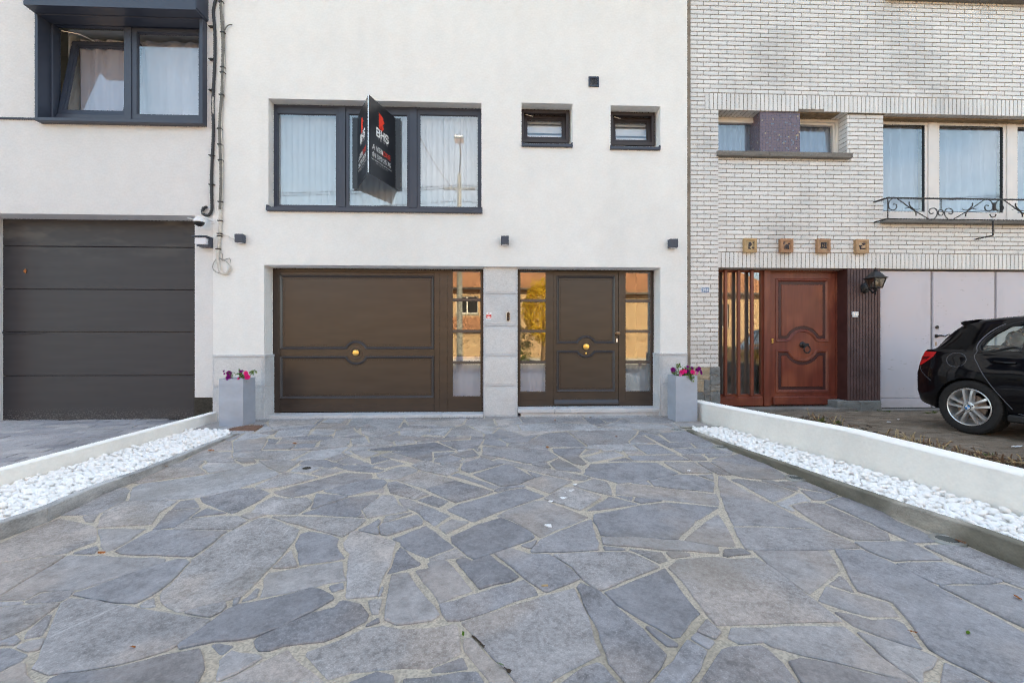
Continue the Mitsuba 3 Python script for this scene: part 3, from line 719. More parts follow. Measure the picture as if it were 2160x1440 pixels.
# white pebbles
def pebble_shape(seed):
    m = trimesh.creation.icosphere(subdivisions=2 if seed < 3 else 1)
    v = m.vertices; r = np.random.default_rng(seed + 50)
    v = v * (1 + .30 * (meshkit.fbm(v * .9 + seed * 7, 2) - .5)[:, None]) * np.array([1.0, r.uniform(.62, .85), r.uniform(.42, .62)])
    return trimesh.Trimesh(v, m.faces, process=False)
PEB = [mikit.ply(pebble_shape(s), 'mat_pebble', smooth=True) for s in range(3, 9)]
PEBG = [mikit.ply(pebble_shape(s), 'mat_pebble_grey', smooth=True) for s in range(3, 9)]
PEBM = [pebble_shape(s) for s in range(3, 9)]
def pebble_bed(poly, zfun, label):
    k = numbered('pebble_bed'); labels[k] = {'kind': 'structure', 'label': label}
    zb = [zfun(y) for _, y in poly.exterior.coords[:-1]]
    put(k, flat(poly, -.02, -.12), 'mat_grit')
    x0, y0, x1, y1 = poly.bounds; ins = poly.buffer(-.022); pts = []
    for lay, (num, dz) in enumerate([(1900, -.020), (2100, .0), (700, .014)]):
        placed = []; tries = 0; grid = {}
        sep = .038 if lay < 2 else .066
        while len(placed) < num and tries < num * 14:
            tries += 1
            p = (rng.uniform(x0, x1), rng.uniform(y0, y1))
            c = (int(p[0] / sep), int(p[1] / sep))
            if any(math.hypot(p[0] - q[0], p[1] - q[1]) < sep for a in (-1, 0, 1) for b in (-1, 0, 1) for q in grid.get((c[0] + a, c[1] + b), [])): continue
            if not ins.contains(Point(p)): continue
            grid.setdefault(c, []).append(p); placed.append(p)
        pts += [(px, py, zfun(py) + dz + rng.normal(0, .006)) for px, py in placed]
    cams = np.array([0, 0, EYE]); pts.sort(key=lambda p: np.linalg.norm(np.array(p) - cams) - (2.0 if p[2] > zfun(p[1]) - .012 else 0))
    rest = []
    vis = [p for p in pts if p[1] > .9]
    for i, p in enumerate(vis):
        s = rng.uniform(.020, .032) * (1.25 if rng.random() < .12 else 1)
        j = rng.integers(len(PEB))
        T = Tf().translate([float(q) for q in p]).rotate([0, 0, 1], float(rng.uniform(0, 360))).rotate([1, 0, 0], float(rng.normal(0, 16))).rotate([0, 1, 0], float(rng.normal(0, 16))).scale(float(s))
        if i < 300:
            scene[numbered(k + '__pebble')] = {**(PEBG if rng.random() < .10 else PEB)[j], 'to_world': T}
        else:
            m = PEBM[j].copy(); m.apply_transform(np.array(T.matrix, float)); rest.append(m)
    part(k, 'pebble_fill', cat(*rest), 'mat_pebble', kind='stuff', smooth=True)
bl = Polygon(list(backL[::-1]) + list(resample(wl, 12))).buffer(0).intersection(sbox(-9, 1.2, 0, gz(440, 908)[1] - .03))
br = Polygon(list(backR[::-1]) + list(resample(wr, 12))).buffer(0).intersection(sbox(0, 1.0, 9, gz(1480, 905)[1]))
bl = max(getattr(bl, 'geoms', [bl]), key=lambda g: g.area); br = max(getattr(br, 'geoms', [br]), key=lambda g: g.area)
pebble_bed(bl, lambda y: np.interp(y, [2.4, 3.4, 4.6, 6.0], [.082, .066, .035, .012]), 'white pebbles between the grey kerb and the low wall of the grey paved yard')
pebble_bed(br, lambda y: np.interp(y, [2.2, 4.3, 6.0], [.088, .042, .016]), 'white pebbles between the mossy kerb and the wavy low wall')

# the yards on both sides
def yard(name, poly, z, pw, ph, ang, mat, gap, most, lab):
    k = struct(name, flat(poly, z - .004, z - .15), 'mat_joint_dark', lab)
    c = np.array(poly.centroid.coords[0]); ca, sa = math.cos(ang), math.sin(ang); items = []
    N = int(12 / ph); M = int(12 / pw)
    for r in range(-N, N):
        for s in range(-M, M):
            u, v = (s + .5 * (r % 2)) * pw, r * ph
            q = np.array([[u + gap, v + gap], [u + pw - gap, v + gap], [u + pw - gap, v + ph - gap], [u + gap, v + ph - gap]])
            q = q + rng.normal(0, gap * .22, (4, 2))
            w = np.c_[q[:, 0] * ca - q[:, 1] * sa, q[:, 0] * sa + q[:, 1] * ca] + c
            g = Polygon(w)
            if not poly.intersects(g): continue
            if not poly.contains(g): g = g.intersection(poly)
            if g.geom_type != 'Polygon' or g.area < .25 * pw * ph: continue
            cc = g.centroid; d = np.array([cc.x, cc.y, -EYE]); f = d @ fw; sx = (d @ rt) / f
            items.append((abs(sx) < 1.16 and f > 1, math.hypot(cc.x, cc.y), g))
    items.sort(key=lambda t: (not t[0], t[1])); rest = []; ruv = []
    for i, (vis, _, g) in enumerate(items):
        m = top_brick(np.array(g.exterior.coords)[:-1], z + rng.normal(.004, .0016), .03, .004)
        cc = m.vertices.mean(0); m.vertices[:, 2] += (m.vertices[:, :2] - cc[:2]) @ rng.normal(0, .008, 2)
        t = [rng.random(), rng.random()]
        if i < most and vis: part(k, 'paver', m, mat, uv=t)
        else: rest.append(m); ruv.append(np.tile(t, (len(m.vertices), 1)))
    if rest: part(k, 'paver_field', cat(*rest), mat, kind='stuff', uv=np.vstack(ruv))
    return k
zl = Z(200, 885, 7.28)
yl = Polygon([wl[0] + [-.10, 0], wl[1] + [-.10, 0], [wl[1][0] - .1, 7.30], [-11.5, 7.30], [-11.5, .5]])
yard('paved_yard', yl, zl, .40, .20, math.radians(14), 'mat_paver_grey', .005, 300, 'grey concrete paving in front of the dark garage')
zr = .055
yr = Polygon([wr[0] + [.19, 0], [11.5, .5], [11.5, 7.25], [wr[1][0] + .19, 7.25], wr[1] + [.19, 0]])
yard('brick_yard', yr, zr, .20, .10, math.radians(2), 'mat_paver_brown', .003, 300, 'dirty brown block paving under the parked black car')
# street behind the viewer, seen only as reflections
struct('pavement', bx(-40, 40, -3.6, .3, -.19, -.10), 'mat_slab')
struct('road', bx(-60, 60, -11.0, -3.62, -.195, -.15), 'mat_asphalt')
struct('pavement', bx(-40, 40, -13.4, -11.02, -.19, -.06), 'mat_slab')
struct('forecourt', bx(-40, 40, -60, -13.42, -.19, -.05), 'mat_forecourt')
# ================================================================ the white house and its white neighbour
YD, YW, YP, YG = 7.25, 7.14, 7.06, 7.28            # planes of doors, windows and the stone pillar
HT = 7.0
RMAT = None
def x_(p, Y=YF): return X(p, Y)
x_l, x_m, x_r = X(-900, YF), X(449.5, YF), X(1449.5, YF)
# --- main house
H = thing('white_house', 'white rendered house with brown wooden garage door and for-sale sign in its window', 'house')
zlin = Z(700, 559.5, YF)
o_gar = rect(X(557, YF), -.3, X(1393, YF), zlin)
wz0, wz1 = Z(560, 440, YF), Z(570, 208, YF)
o_win = rect(X(566, YF), wz0 - .03, X(1015.5, YF), wz1)
s1 = (X(1100, YF), X(1208, YF), Z(1150, 303, YF), Z(1150, 218, YF)); s2 = (X(1288, YF), X(1393, YF), Z(1340, 309, YF), Z(1340, 223.5, YF))
o_s1, o_s2 = rect(s1[0], s1[2], s1[1], s1[3]), rect(s2[0], s2[2], s2[1], s2[3])
wall = rect(x_m, -.3, x_r, HT).difference(unary_union([o_gar, o_win, o_s1, o_s2]))
part(H, 'wall', ex(wall, YF, YF + .36), 'mat_stucco')
body = [bx(x_m, x_r, 9.2, 9.5, -.3, HT), bx(x_m + .0, x_r, YF + .361, 9.2, HT - .3, HT), bx(x_m, x_m + .2, YF + .361, 9.2, -.3, HT - .3), bx(x_r - .2, x_r, YF + .361, 9.2, -.3, HT - .3), bx(x_m + .2, x_r - .2, YF + .361, 9.2, 2.7, 2.9)]
part(H, 'inner_walls', cat(*body), 'mat_room')
rf = thing_roof = None
def gable_roof(par, xa, xb, ya, yb, z, h):
    ym = (ya + yb) / 2
    v = np.array([[xa, ya, z], [xb, ya, z], [xb, yb, z], [xa, yb, z], [xa, ym, z + h], [xb, ym, z + h]])
    f = [[0, 1, 5], [0, 5, 4], [2, 3, 4], [2, 4, 5], [1, 2, 5], [3, 0, 4], [0, 3, 2], [0, 2, 1]]
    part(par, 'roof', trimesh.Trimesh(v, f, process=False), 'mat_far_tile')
gable_roof(H, x_m, x_r, YF - .25, 16, HT + .01, 1.6)
part(H, 'rear_walls', bx(x_m, x_r, 9.51, 15.8, -.3, HT), 'mat_stucco')
# plinth of hammered bluestone: blocks with a smooth chiselled margin
def block(par, x0, x1, z0, z1, y, name='stone_block', d=.03, margin=.028):
    k = part(par, name, cb(x0 + .0015, x1 - .0015, y, y + d, z0 + .0015, z1 - .0015, .003), 'mat_bluestone', uv=[.1 + .2 * rng.random(), rng.random()])
    part(k, 'hammered_face', face_brick(x0 + margin, x1 - margin, z0 + margin, z1 - margin, y - .004, .0035, .003), 'mat_hammered', uv=[.5 + .5 * rng.random(), rng.random()])
pl = Z(500, 753, YF); pt = Z(500, 748, YF)
def plinth(xa, xb, zs, cuts, inner_x, sgn, ztop, zcap):
    for a, b in zip(zs[:-1], zs[1:]):
        cs = [xa] + cuts.get((a, b), []) + [xb]
        for p, q in zip(cs[:-1], cs[1:]): block(H, p, q, a, b, YF - .022, d=.02)
        k = part(H, 'stone_block', cb(inner_x, inner_x + .02 * sgn, YF - .0215, YD - .002, a + .0015, b - .0015, .003), 'mat_hammered', uv=[.5, rng.random()])
    x2 = inner_x + .026 * sgn
    lo, hi = min(xa, x2), max(xb, x2)
    part(H, 'plinth_cap', cb(lo, hi, YF - .030, YF - .001, ztop, zcap, .004), 'mat_bluestone', uv=[.3, .2])
    part(H, 'plinth_cap', cb(min(inner_x, x2), max(inner_x, x2), YF - .001, YD - .002, ztop, zcap, .004), 'mat_bluestone', uv=[.3, .6])
xi_l, xi_r = X(557, YF), X(1393, YF)
zj = Z(500, 815.5, YF)
plinth(x_m + .004, xi_l - .0005, [-.05, zj, pl], {}, xi_l, 1, pl + .001, pt)
plr = Z(1420, 749, YF); ptr = Z(1420, 744.5, YF); zjr = Z(1420, 810, YF)
plinth(xi_r + .0005, x_r - .004, [-.05, zjr, plr], {}, xi_r, -1, plr + .001, ptr)
# the stone pillar between garage and entrance: five blocks
pxa, pxb = X(1019.5, YP), X(1092, YP)
zs = [Z(1055, v, YP) for v in (879, 814, 750, 687.5, 620.5, 561)]
for a, b in zip(zs[:-1], zs[1:]): block(H, pxa, pxb, a + .001, b - .001, YP - .02, d=.02, margin=.034)
part(H, 'pillar_core', bx(pxa + .002, pxb - .002, YP + .0005, YF + .34, -.1, zlin + .0), 'mat_bluestone', uv=[.4, .5])
# thresholds and steps
sy = YF - .015
for a, b in ((559, 742.5), (743, 930), (930.5, 1019)):
    part(H, 'garage_sill', cb(X(a, sy), X(b, sy), sy, YD + .02, -.05, Z(800, 875.5, sy), .006), 'mat_bluestone', uv=[.15 + .2 * rng.random(), rng.random()])
def steps(cs, z0, z1, y):
    for a, b in zip(cs[:-1], cs[1:]): part(H, 'step_stone', cb(X(a, y) + .0015, X(b, y) - .0015, y, YD + .03, z0, z1, .006), 'mat_bluestone', uv=[.2 + .4 * rng.random(), rng.random()])
zt1, zt2 = Z(1250, 862, sy), Z(1250, 870.6, sy)
steps([1093, 1170, 1203, 1324.5, 1399], zt2 + .003, zt1, sy)
steps([1099, 1170, 1218.5, 1329, 1363, 1396], -.05, zt2, sy + .032)
# --- wooden garage door and entrance
def notched(x0, x1, z0, z1, cx, cz, r, top):   # panel outline with a half round bite towards (cx, cz)
    pts = []
    if top:   # the bite is in the upper edge
        a0 = math.asin(min(1, max(-1, (z1 - cz) / r)))
        pts = [(x0, z0), (x1, z0), (x1, z1)]
        A = np.linspace(a0, -math.pi - a0, 20); pts += [(cx + r * math.cos(a), cz + r * math.sin(a)) for a in A]
        pts += [(x0, z1)]
    else:
        a0 = math.asin(min(1, max(-1, (z0 - cz) / r)))
        pts = [(x0, z1), (x0, z0)]
        A = np.linspace(math.pi - a0, a0, 20); pts += [(cx + r * math.cos(a), cz + r * math.sin(a)) for a in A]
        pts += [(x1, z0), (x1, z1)]
        pts = pts[::-1] if not Polygon(pts).exterior.is_ccw else pts
    return np.array(pts)
PROF = [(0, 0), (.002, .012), (.009, .024), (.016, .018), (.020, .020), (.034, .004), (.040, -.006)]
def panel(par, outline, y, mat_m, mat_p, name='panel'):
    k = part(par, name, mould(outline, PROF, y), mat_m, smooth=35)
    g = Polygon(outline).buffer(-.0405, join_style=2)
    f2 = g.buffer(-.022, join_style=2)
    part(k, 'panel_rim', ex(g.difference(f2.buffer(.003, join_style=2)), y + .003, y + .012), mat_p)
    part(k, 'panel_field', ex(f2, y + .001, y + .012), mat_p)
    return k
def leaf_with_panels(par, leaf, ups, y, mat_l):   # the leaf board, cut open where the panels sit
    cut = unary_union([Polygon(u).buffer(-.001) for u in ups])
    part(par, 'leaf', ex(leaf.difference(cut), y, y + .045), mat_l)
def knob(r, at_, L=.05, mat='mat_brass', flat_=.7):
    m = lathe([(0, 0), (r * .9, 0), (r * .95, .006), (r * .42, .012), (r * .38, L * .55), (r * .8, L * .62), (r, L * .8), (r * .85, L * .97), (r * .4, L * 1.04), (0, L * 1.05)], 28)
    m.apply_transform(trimesh.transformations.rotation_matrix(math.pi / 2, [1, 0, 0])); m.apply_translation(at_); return m
def pane_stack(par, x0, x1, zs, y, frame_mat, name='pane'):
    for z0, z1 in zs: part(par, name, sheet(x0, x1, z0, z1, y), 'mat_glass')
G = thing and H + '__garage_door'
z_gt, z_gb = Z(750, 567.5, YD), Z(750, 869, YD)
gx0, gx1 = X(576, YD), X(1018, YD)
used[G] = 1
LX = [X(v, YD) for v in (590.5, 917, 927, 944, 955, 1013.3)]
pz = [(Z(984, b, YD), Z(984, a, YD)) for a, b in ((571.5, 629.5), (635, 695.5), (701, 761.5), (767, 836))]
fr = rect(gx0, z_gb, gx1, z_gt).difference(rect(LX[0], z_gb - .1, LX[1], Z(750, 574, YD)))
fr = fr.difference(unary_union([rect(LX[4], a, LX[5], b) for a, b in pz])).difference(rect(LX[1], z_gb - .1, LX[1] + .004, z_gt - .02)).difference(rect(LX[2] - .002, z_gb - .1, LX[2] + .002, z_gt - .02)).difference(rect(LX[3] - .002, z_gb - .1, LX[3] + .002, z_gt - .02))
scene[G] = mikit.ply(ex(fr, YD - .006, YD + .06), 'mat_door')
part(G, 'rebate', bx(LX[1] - .01, LX[4] - .01, YD + .01, YD + .05, z_gb, z_gt - .01), 'mat_black')
cx, cz = X(751.3, YD), Z(751, 744, YD)
R = 20.5 * 7.13 / 960
up = notched(LX[0] + .0, X(915.5, YD), Z(750, 736.5, YD), Z(750, 580.5, YD), cx, cz, R, False)
lo = notched(LX[0] + .0, X(915.5, YD), Z(750, 840, YD), Z(750, 750.8, YD), cx, cz, R, True)
leafg = rect(LX[0] + .003, z_gb + .008, LX[1] - .003, Z(750, 574.5, YD))
leaf_with_panels(G, leafg, [up, lo], YD + .002, 'mat_door')
panel(G, up, YD + .002, 'mat_moulding', 'mat_door'); panel(G, lo, YD + .002, 'mat_moulding', 'mat_door')
ring = lathe([(R * .52, -.004), (R * .52, .0015), (R * .60, .0035), (R * .68, .0015), (R * .68, -.004)], 40); ring.apply_transform(trimesh.transformations.rotation_matrix(math.pi / 2, [1, 0, 0])); ring.apply_translation([cx, YD + .002, cz])
part(G, 'rosette', ring, 'mat_door', smooth=30)
part(G, 'bottom_rail', cb(LX[0] + .004, X(914, YD), YD - .006, YD + .004, z_gb + .012, Z(750, 853, YD), .003), 'mat_door')
part(G, 'knob', knob(.048, [cx, YD + .002, cz + .002]), 'mat_brass', label='round brass knob in the centre of the garage door', smooth=30)
for a, b in zip(pz[1:], pz[:-1]):
    part(G, 'glazing_bar', cb(LX[4], LX[5], YD - .016, YD - .0065, a[1] - .002, b[0] + .002, .004), 'mat_moulding')
for a, b in pz:
    part(G, 'pane', sheet(LX[4], LX[5], a, b, YD + .012), 'mat_glass')
part(G, 'kick_panel', cb(LX[3] + .012, gx1 - .02, YD - .012, YD - .0065, z_gb + .01, Z(984, 841, YD), .003), 'mat_door')
part(G, 'net_curtain', drape(LX[4] - .05, LX[5] + .05, z_gb, Z(984, 752, YD), YD + .10, .010, 30, 3, .2), 'mat_curtain', smooth=True)
# entrance
D = H + '__front_door'; used[D] = 1
dz1, dz0 = Z(1236, 569.5, YD), Z(1236, 855.5, YD)
dx = [X(v, YD) for v in (1093.2, 1097.3, 1151, 1167.3, 1305.3, 1319.8, 1373, 1378)]
pl_ = [(Z(1124, b, YD), Z(1124, a, YD)) for a, b in ((572, 631), (636.5, 695.5), (701, 761), (766.5, 826))]
fr = rect(dx[0], dz0, dx[7], dz1).difference(rect(dx[3], dz0 - .1, dx[4], Z(1236, 571.5, YD)))
fr = fr.difference(unary_union([rect(dx[1] + .004, a, dx[2], b) for a, b in pl_] + [rect(dx[5], a, dx[6], b) for a, b in pl_]))
scene[D] = mikit.ply(ex(fr, YD - .004, YD + .07), 'mat_door')
dcx, dcz = X(1236, YD), Z(1236, 731, YD); Rd = 18.5 * 7.3 / 960
up = notched(X(1174, YD), X(1297, YD), Z(1236, 724.5, YD), Z(1236, 581.5, YD), dcx, dcz, Rd, False)
lo = notched(X(1174, YD), X(1297, YD), Z(1236, 826, YD), Z(1236, 738.8, YD), dcx, dcz, Rd, True)
leaf_with_panels(D, rect(dx[3] + .004, dz0 + .012, dx[4] - .006, Z(1236, 572.5, YD)), [up, lo], YD + .004, 'mat_door')
panel(D, up, YD + .004, 'mat_moulding', 'mat_door'); panel(D, lo, YD + .004, 'mat_moulding', 'mat_door')
part(D, 'rebate', bx(dx[3] - .01, dx[4] + .01, YD + .05, YD + .06, dz0, dz1 - .01), 'mat_black')
wb = trimesh.Trimesh(*[np.array(q) for q in ([[0, 0, 0], [0, -.035, .012], [0, -.035, .025], [0, -.012, .075], [0, 0, .08]], [[0, 1, 2]])], process=False)
def weather_bar(x0, x1, y, z0, h, d):
    pr_ = [(y, z0), (y - d, z0 + h * .12), (y - d, z0 + h * .35), (y - d * .35, z0 + h * .9), (y, z0 + h)]
    V = np.array([[x, p[0], p[1]] for x in (x0, x1) for p in pr_]); n = 5; F = []
    for i in range(4): F += [[i, i + n, i + n + 1], [i, i + n + 1, i + 1]]
    F += [[0, 1, 2], [0, 2, 3], [0, 3, 4], [5, 7, 6], [5, 8, 7], [5, 9, 8]]
    return trimesh.Trimesh(V, F, process=False)
part(D, 'weather_bar', weather_bar(dx[3] + .012, dx[4] - .012, YD + .004, Z(1236, 853, YD), .085, .04), 'mat_moulding')
part(D, 'knob', knob(.050, [dcx, YD + .004, dcz]), 'mat_brass', label='round brass knob in the centre of the front door', smooth=30)
part(D, 'peephole', knob(.017, [dcx, YD + .004, Z(1236, 744.8, YD)], .016), 'mat_brass', smooth=30)
part(D, 'handle', knob(.036, [X(1302, YD), YD - .004, Z(1302, 703, YD)], .06), 'mat_bronze', smooth=30)
part(D, 'lock_plate', cb(X(1299.3, YD), X(1303.2, YD), YD - .001, YD + .0035, Z(1301, 721.5, YD), Z(1301, 713.5, YD), .002), 'mat_alu')
for xa, xb in ((dx[1] + .004, dx[2]), (dx[5], dx[6])):
    for a, b in zip(pl_[1:], pl_[:-1]): part(D, 'glazing_bar', cb(xa, xb, YD - .014, YD - .0045, a[1] - .002, b[0] + .002, .004), 'mat_moulding')
    for a, b in pl_: part(D, 'pane', sheet(xa, xb, a, b, YD + .012), 'mat_glass')
    part(D, 'kick_panel', cb(xa - .0, xb, YD - .010, YD - .0045, Z(1124, 843, YD), Z(1124, 829, YD), .003), 'mat_door')
    part(D, 'kick_panel', cb(xa - .0, xb, YD - .012, YD - .0045, dz0 + .008, Z(1124, 845, YD), .003), 'mat_door')
part(D, 'net_curtain', drape(dx[1], dx[2] + .02, dz0, Z(1124, 763, YD), YD + .10, .010, 30, 5, .2), 'mat_curtain', smooth=True)
part(D, 'net_curtain', drape(dx[5], dx[6] + .02, dz0, Z(1124, 763, YD), YD + .12, .010, 30, 6, .2), 'mat_net', smooth=True)
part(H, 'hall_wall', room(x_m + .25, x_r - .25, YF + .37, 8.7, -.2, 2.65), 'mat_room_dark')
# --- windows of the main house
def sash(par, name, x0, x1, z0, z1, y, mat, w=.045, d=.05, glass='mat_glass', bead=.012):
    k = part(par, name, cat(frame(x0, z0, x1, z1, w, y, y + d), frame(x0 + w - .0005, z0 + w - .0005, x1 - w + .0005, z1 - w + .0005, bead, y + .012, y + d - .002)), mat)
    part(k, 'pane', sheet(x0 + w, x1 - w, z0 + w, z1 - w, y + d * .55), glass)
    return k
W = H + '__window'; used[W] = 1
wx0, wx1, wzb, wzt = X(576, YW), X(1015.7, YW), Z(800, 438.5, YW), Z(800, 225.5, YW)
scene[W] = mikit.ply(frame(wx0 - .01, wzb - .02, wx1 + .03, wzt + .02, .06, YW, YW + .08, wt=.05, wb=.05), 'mat_frame_dark')
posts = [(714, 729), (863, 879.5)]
for a, b in posts: part(W, 'post', cb(X(a, YW), X(b, YW), YW - .012, YW + .07, wzb + .0, wzt - .0, .004), 'mat_frame_dark')
bays = [(581, 713.5, 585, 708.3, 238.5, 431.5), (729.5, 862.5, 735.5, 858.5, 240, 433), (880, 1011.5, 886, 1007.5, 241, 435)]
for i, (a, b, p, q, t, u) in enumerate(bays):
    g = (X(p, YW), X(q, YW), Z(p, u, YW), Z(p, t, YW))
    k = numbered(W + '__sash')
    put(k, ex(rect(X(a, YW), wzb + .028, X(b, YW), wzt - .03).difference(rect(g[0], g[2], g[1], g[3])), YW + .006, YW + .06), 'mat_frame_dark')
    part(k, 'pane', sheet(g[0], g[1], g[2], g[3], YW + .03), 'mat_glass')
    xs = np.arange(g[0] - .05, g[1] + .08, .0905)
    for j, xx in enumerate(xs):
        th = math.radians(20 + rng.normal(0, 3.0)); L = .050
        n = 5; t_ = np.linspace(-1, 1, n); cx_ = xx + L * t_ * math.cos(th); cy_ = YW + .15 + L * t_ * math.sin(th) - .006 * (1 - t_ ** 2)
        V = np.vstack([np.c_[cx_, cy_, np.full(n, g[2] - .1)], np.c_[cx_, cy_, np.full(n, g[3] + .06)]]); F = []
        for m_ in range(n - 1): F += [[m_, m_ + 1, n + m_ + 1], [m_, n + m_ + 1, n + m_]]
        part(k, 'blind_slat', trimesh.Trimesh(V, F, process=False), 'mat_blind', smooth=True)
part(W, 'room_wall', room(wx0 - .4, wx1 + .4, YF + .37, 8.9, wzb - .5, wzt + .5), 'mat_room')
part(W, 'sill', cat(cb(X(560.5, 6.92), X(1017.5, 6.92), 6.92, YW + .01, Z(780, 446.5, 6.92) , Z(780, 438, 6.92), .005), cb(X(560.5, 6.92), X(560.5, 6.92) + .025, 6.925, YF + .05, Z(780, 438, 6.92) - .002, Z(780, 438, 6.92) + .03, .003), cb(X(1017.5, 6.92) - .025, X(1017.5, 6.92), 6.925, YF + .05, Z(780, 438, 6.92) - .002, Z(780, 438, 6.92) + .03, .003)), 'mat_frame_dark')
def tilt_window(par, x0, x1, z0, z1, y, mat, ang, name='window', label=None, w=.05, sashw=.055):
    k = part(par, name, frame(x0, z0, x1, z1, w, y, y + .07), mat, label=label)
    s = cat(frame(x0 + w - .008, z0 + w - .008, x1 - w + .008, z1 - w + .008, sashw, -.001, .055), frame(x0 + w + sashw - .0085, z0 + w + sashw - .0085, x1 - w - sashw + .0085, z1 - w - sashw + .0085, .012, .012, .05))
    gl = sheet(x0 + w + sashw - .01, x1 - w - sashw + .01, z0 + w + sashw - .01, z1 - w - sashw + .01, .03)
    R_ = trimesh.transformations.rotation_matrix(-ang, [1, 0, 0], [0, 0, z0 + w])
    for m in (s, gl): m.apply_transform(R_); m.apply_translation([0, y + .03, 0])
    part(k, 'sash', s, mat); part(k, 'pane', gl, 'mat_glass')
    a = np.array([x0 + w + .03, y + .05, z1 - w - .005]); b = np.array([x0 + w + .22, y + .05 + math.sin(ang) * (z1 - z0) * .9, z1 - w - .03])
    part(k, 'stay', tube([a, (a + b) / 2 + [0, 0, .004], b], .006, 6), 'mat_alu')
    return k
YS = 7.15
for (a, b, t, u), lab in (((1100, 1200, 232, 300.5), 'small brown framed window, tilted open, below the wall vent'), ((1288, 1380.5, 237, 306.5), 'small brown framed window, tilted open, near the brick house')):
    xa, xb = X(a, YS) - .01, X(b, YS) + .005
    z0, z1 = Z((a + b) / 2, u, YS), Z((a + b) / 2, t, YS)
    k = tilt_window(H, xa, xb, z0, z1, YS, 'mat_frame_brown', math.radians(8), label=lab)
    part(k, 'room_wall', room(xa - .1, xb + .3, YF + .37, 8.4, z0 - .3, z1 + .12), 'mat_room_light')
    for j in range(3): part(k, 'blind_slat', cb(xa, xb, YS + .19, YS + .20, z0 + .08 + .15 * j, z0 + .20 + .15 * j, .004), 'mat_plastic_white')
for a, b, v in ((1100.5, 1208.5, 304.5), (1288, 1394, 310.5)):
    y = 6.93
    part(H, 'sill', cat(cb(X(a, y), X(b, y), y, YS + .01, Z(a, v + 3.5, y), Z(a, v - 2.5, y), .004), cb(X(b, y) - .022, X(b, y), y + .003, YF + .06, Z(a, v - 2.6, y), Z(a, v - 6.5, y), .003), cb(X(a, y), X(a, y) + .022, y + .003, YF + .06, Z(a, v - 2.6, y), Z(a, v - 5.5, y), .003)), 'mat_frame_dark')
V_ = part(H, 'vent', frame(X(1241.3, YF), Z(1252, 184, YF), X(1263, YF), Z(1252, 163, YF), .024, YF - .02, YF + .004), 'mat_frame_dark')
vz0, vz1 = Z(1252, 184, YF) + .02, Z(1252, 163, YF) - .02
for j in range(7):
    z = vz0 + (vz1 - vz0) * (j + .5) / 7
    part(V_, 'louvre', trimesh.Trimesh([[X(1243, YF), YF - .014, z - .008], [X(1261.5, YF), YF - .014, z - .008], [X(1261.5, YF), YF - .002, z + .008], [X(1243, YF), YF - .002, z + .008]], [[0, 1, 2], [0, 2, 3]], process=False), 'mat_frame_dark')

# --- white neighbour with the dark sectional garage door
N = thing('neighbour_house', 'pale rendered house with dark sectional garage door and shuttered window above', 'house')
YL = YF + .008
g0, g1, gt, gb = X(6.5, YG), X(411, YL), Z(200, 452.5, YL), -.4
w0, w1, wb_, wt_ = X(74, YL), X(424, YL), Z(250, 253, YL), Z(250, 20, YL)
wall = rect(x_l, -.4, x_m - .001, HT).difference(rect(g0, gb, g1, gt)).difference(rect(w0, wb_, w1, wt_))
part(N, 'wall', ex(wall, YL, YL + .36), 'mat_stucco_grey')
part(N, 'inner_walls', cat(bx(x_l, x_m - .002, 9.2, 9.5, -.3, HT), bx(x_l, x_m - .002, YL + .361, 9.2, HT - .3, HT), bx(x_m - .2, x_m - .002, YL + .361, 9.2, -.3, HT - .3), bx(x_l, x_m - .21, YL + .361, 9.2, 3.1, 3.15)), 'mat_room')
part(N, 'rear_walls', bx(x_l, x_m - .002, 9.51, 15.8, -.3, HT), 'mat_stucco_grey')
gable_roof(N, x_l, x_m - .002, YF - .25, 16, HT + .01, 1.6)
GD = numbered(N + '__garage_door')
zz = [Z(200, v, YG) for v in (886, 792, 700, 610.5, 520.5, 440)]
gx0_, gx1_ = X(6, YG) - .12, X(410, YG) + .10
put(GD, bx(gx0_, gx1_, YG + .03, YG + .06, zz[0], zz[-1]), 'mat_black')
for a, b in zip(zz[:-1], zz[1:]):
    nx, nz = 60, 14
    m = face_brick(gx0_, gx1_, a + .003, b - .003, YG, .03, .006)
    part(GD, 'section', m, 'mat_garage_dark')
dent = spline([[X(2, YG), YG - .001, Z(2, 700.5, YG)], [X(60, YG), YG - .006, Z(60, 704, YG)], [X(100, YG), YG - .001, Z(100, 701, YG)]], 6)
part(GD, 'dent', tube(dent, np.linspace(.016, .004, len(dent)), 8), 'mat_garage_dark', label='dented edge of the third section', smooth=True)
part(N, 'lintel_soffit', bx(g0, g1, YL + .002, YL + .05, gt - .0, gt + .01), 'mat_stucco_grey')
part(N, 'plinth', cat(bx(X(410, YL), x_m - .006, YL - .006, YL - .001, -.3, Z(430, 838, YL)), ), 'mat_joint_dark')
part(N, 'string_course', cb(x_l, X(74, 6.95) - .0, 6.945, YL - .001, Z(30, 251, 6.95), Z(30, 247.6, 6.95), .004), 'mat_frame_dark')
NW = N + '__window'; used[NW] = 1
yo = 6.87
fx0, fx1, fz0, fz1 = X(72.5, yo), X(427, yo), Z(250, 257.5, yo), Z(250, 34, yo)
th = .045
scene[NW] = mikit.ply(cat(cb(fx0, fx0 + th, yo, YL + .25, fz0, fz1, .004), cb(fx1 - th, fx1, yo, YL + .25, fz0, fz1, .004), cb(fx0 + th, fx1 - th, yo - .0, YL + .25, fz0, fz0 + .05, .004)), 'mat_frame_dark')
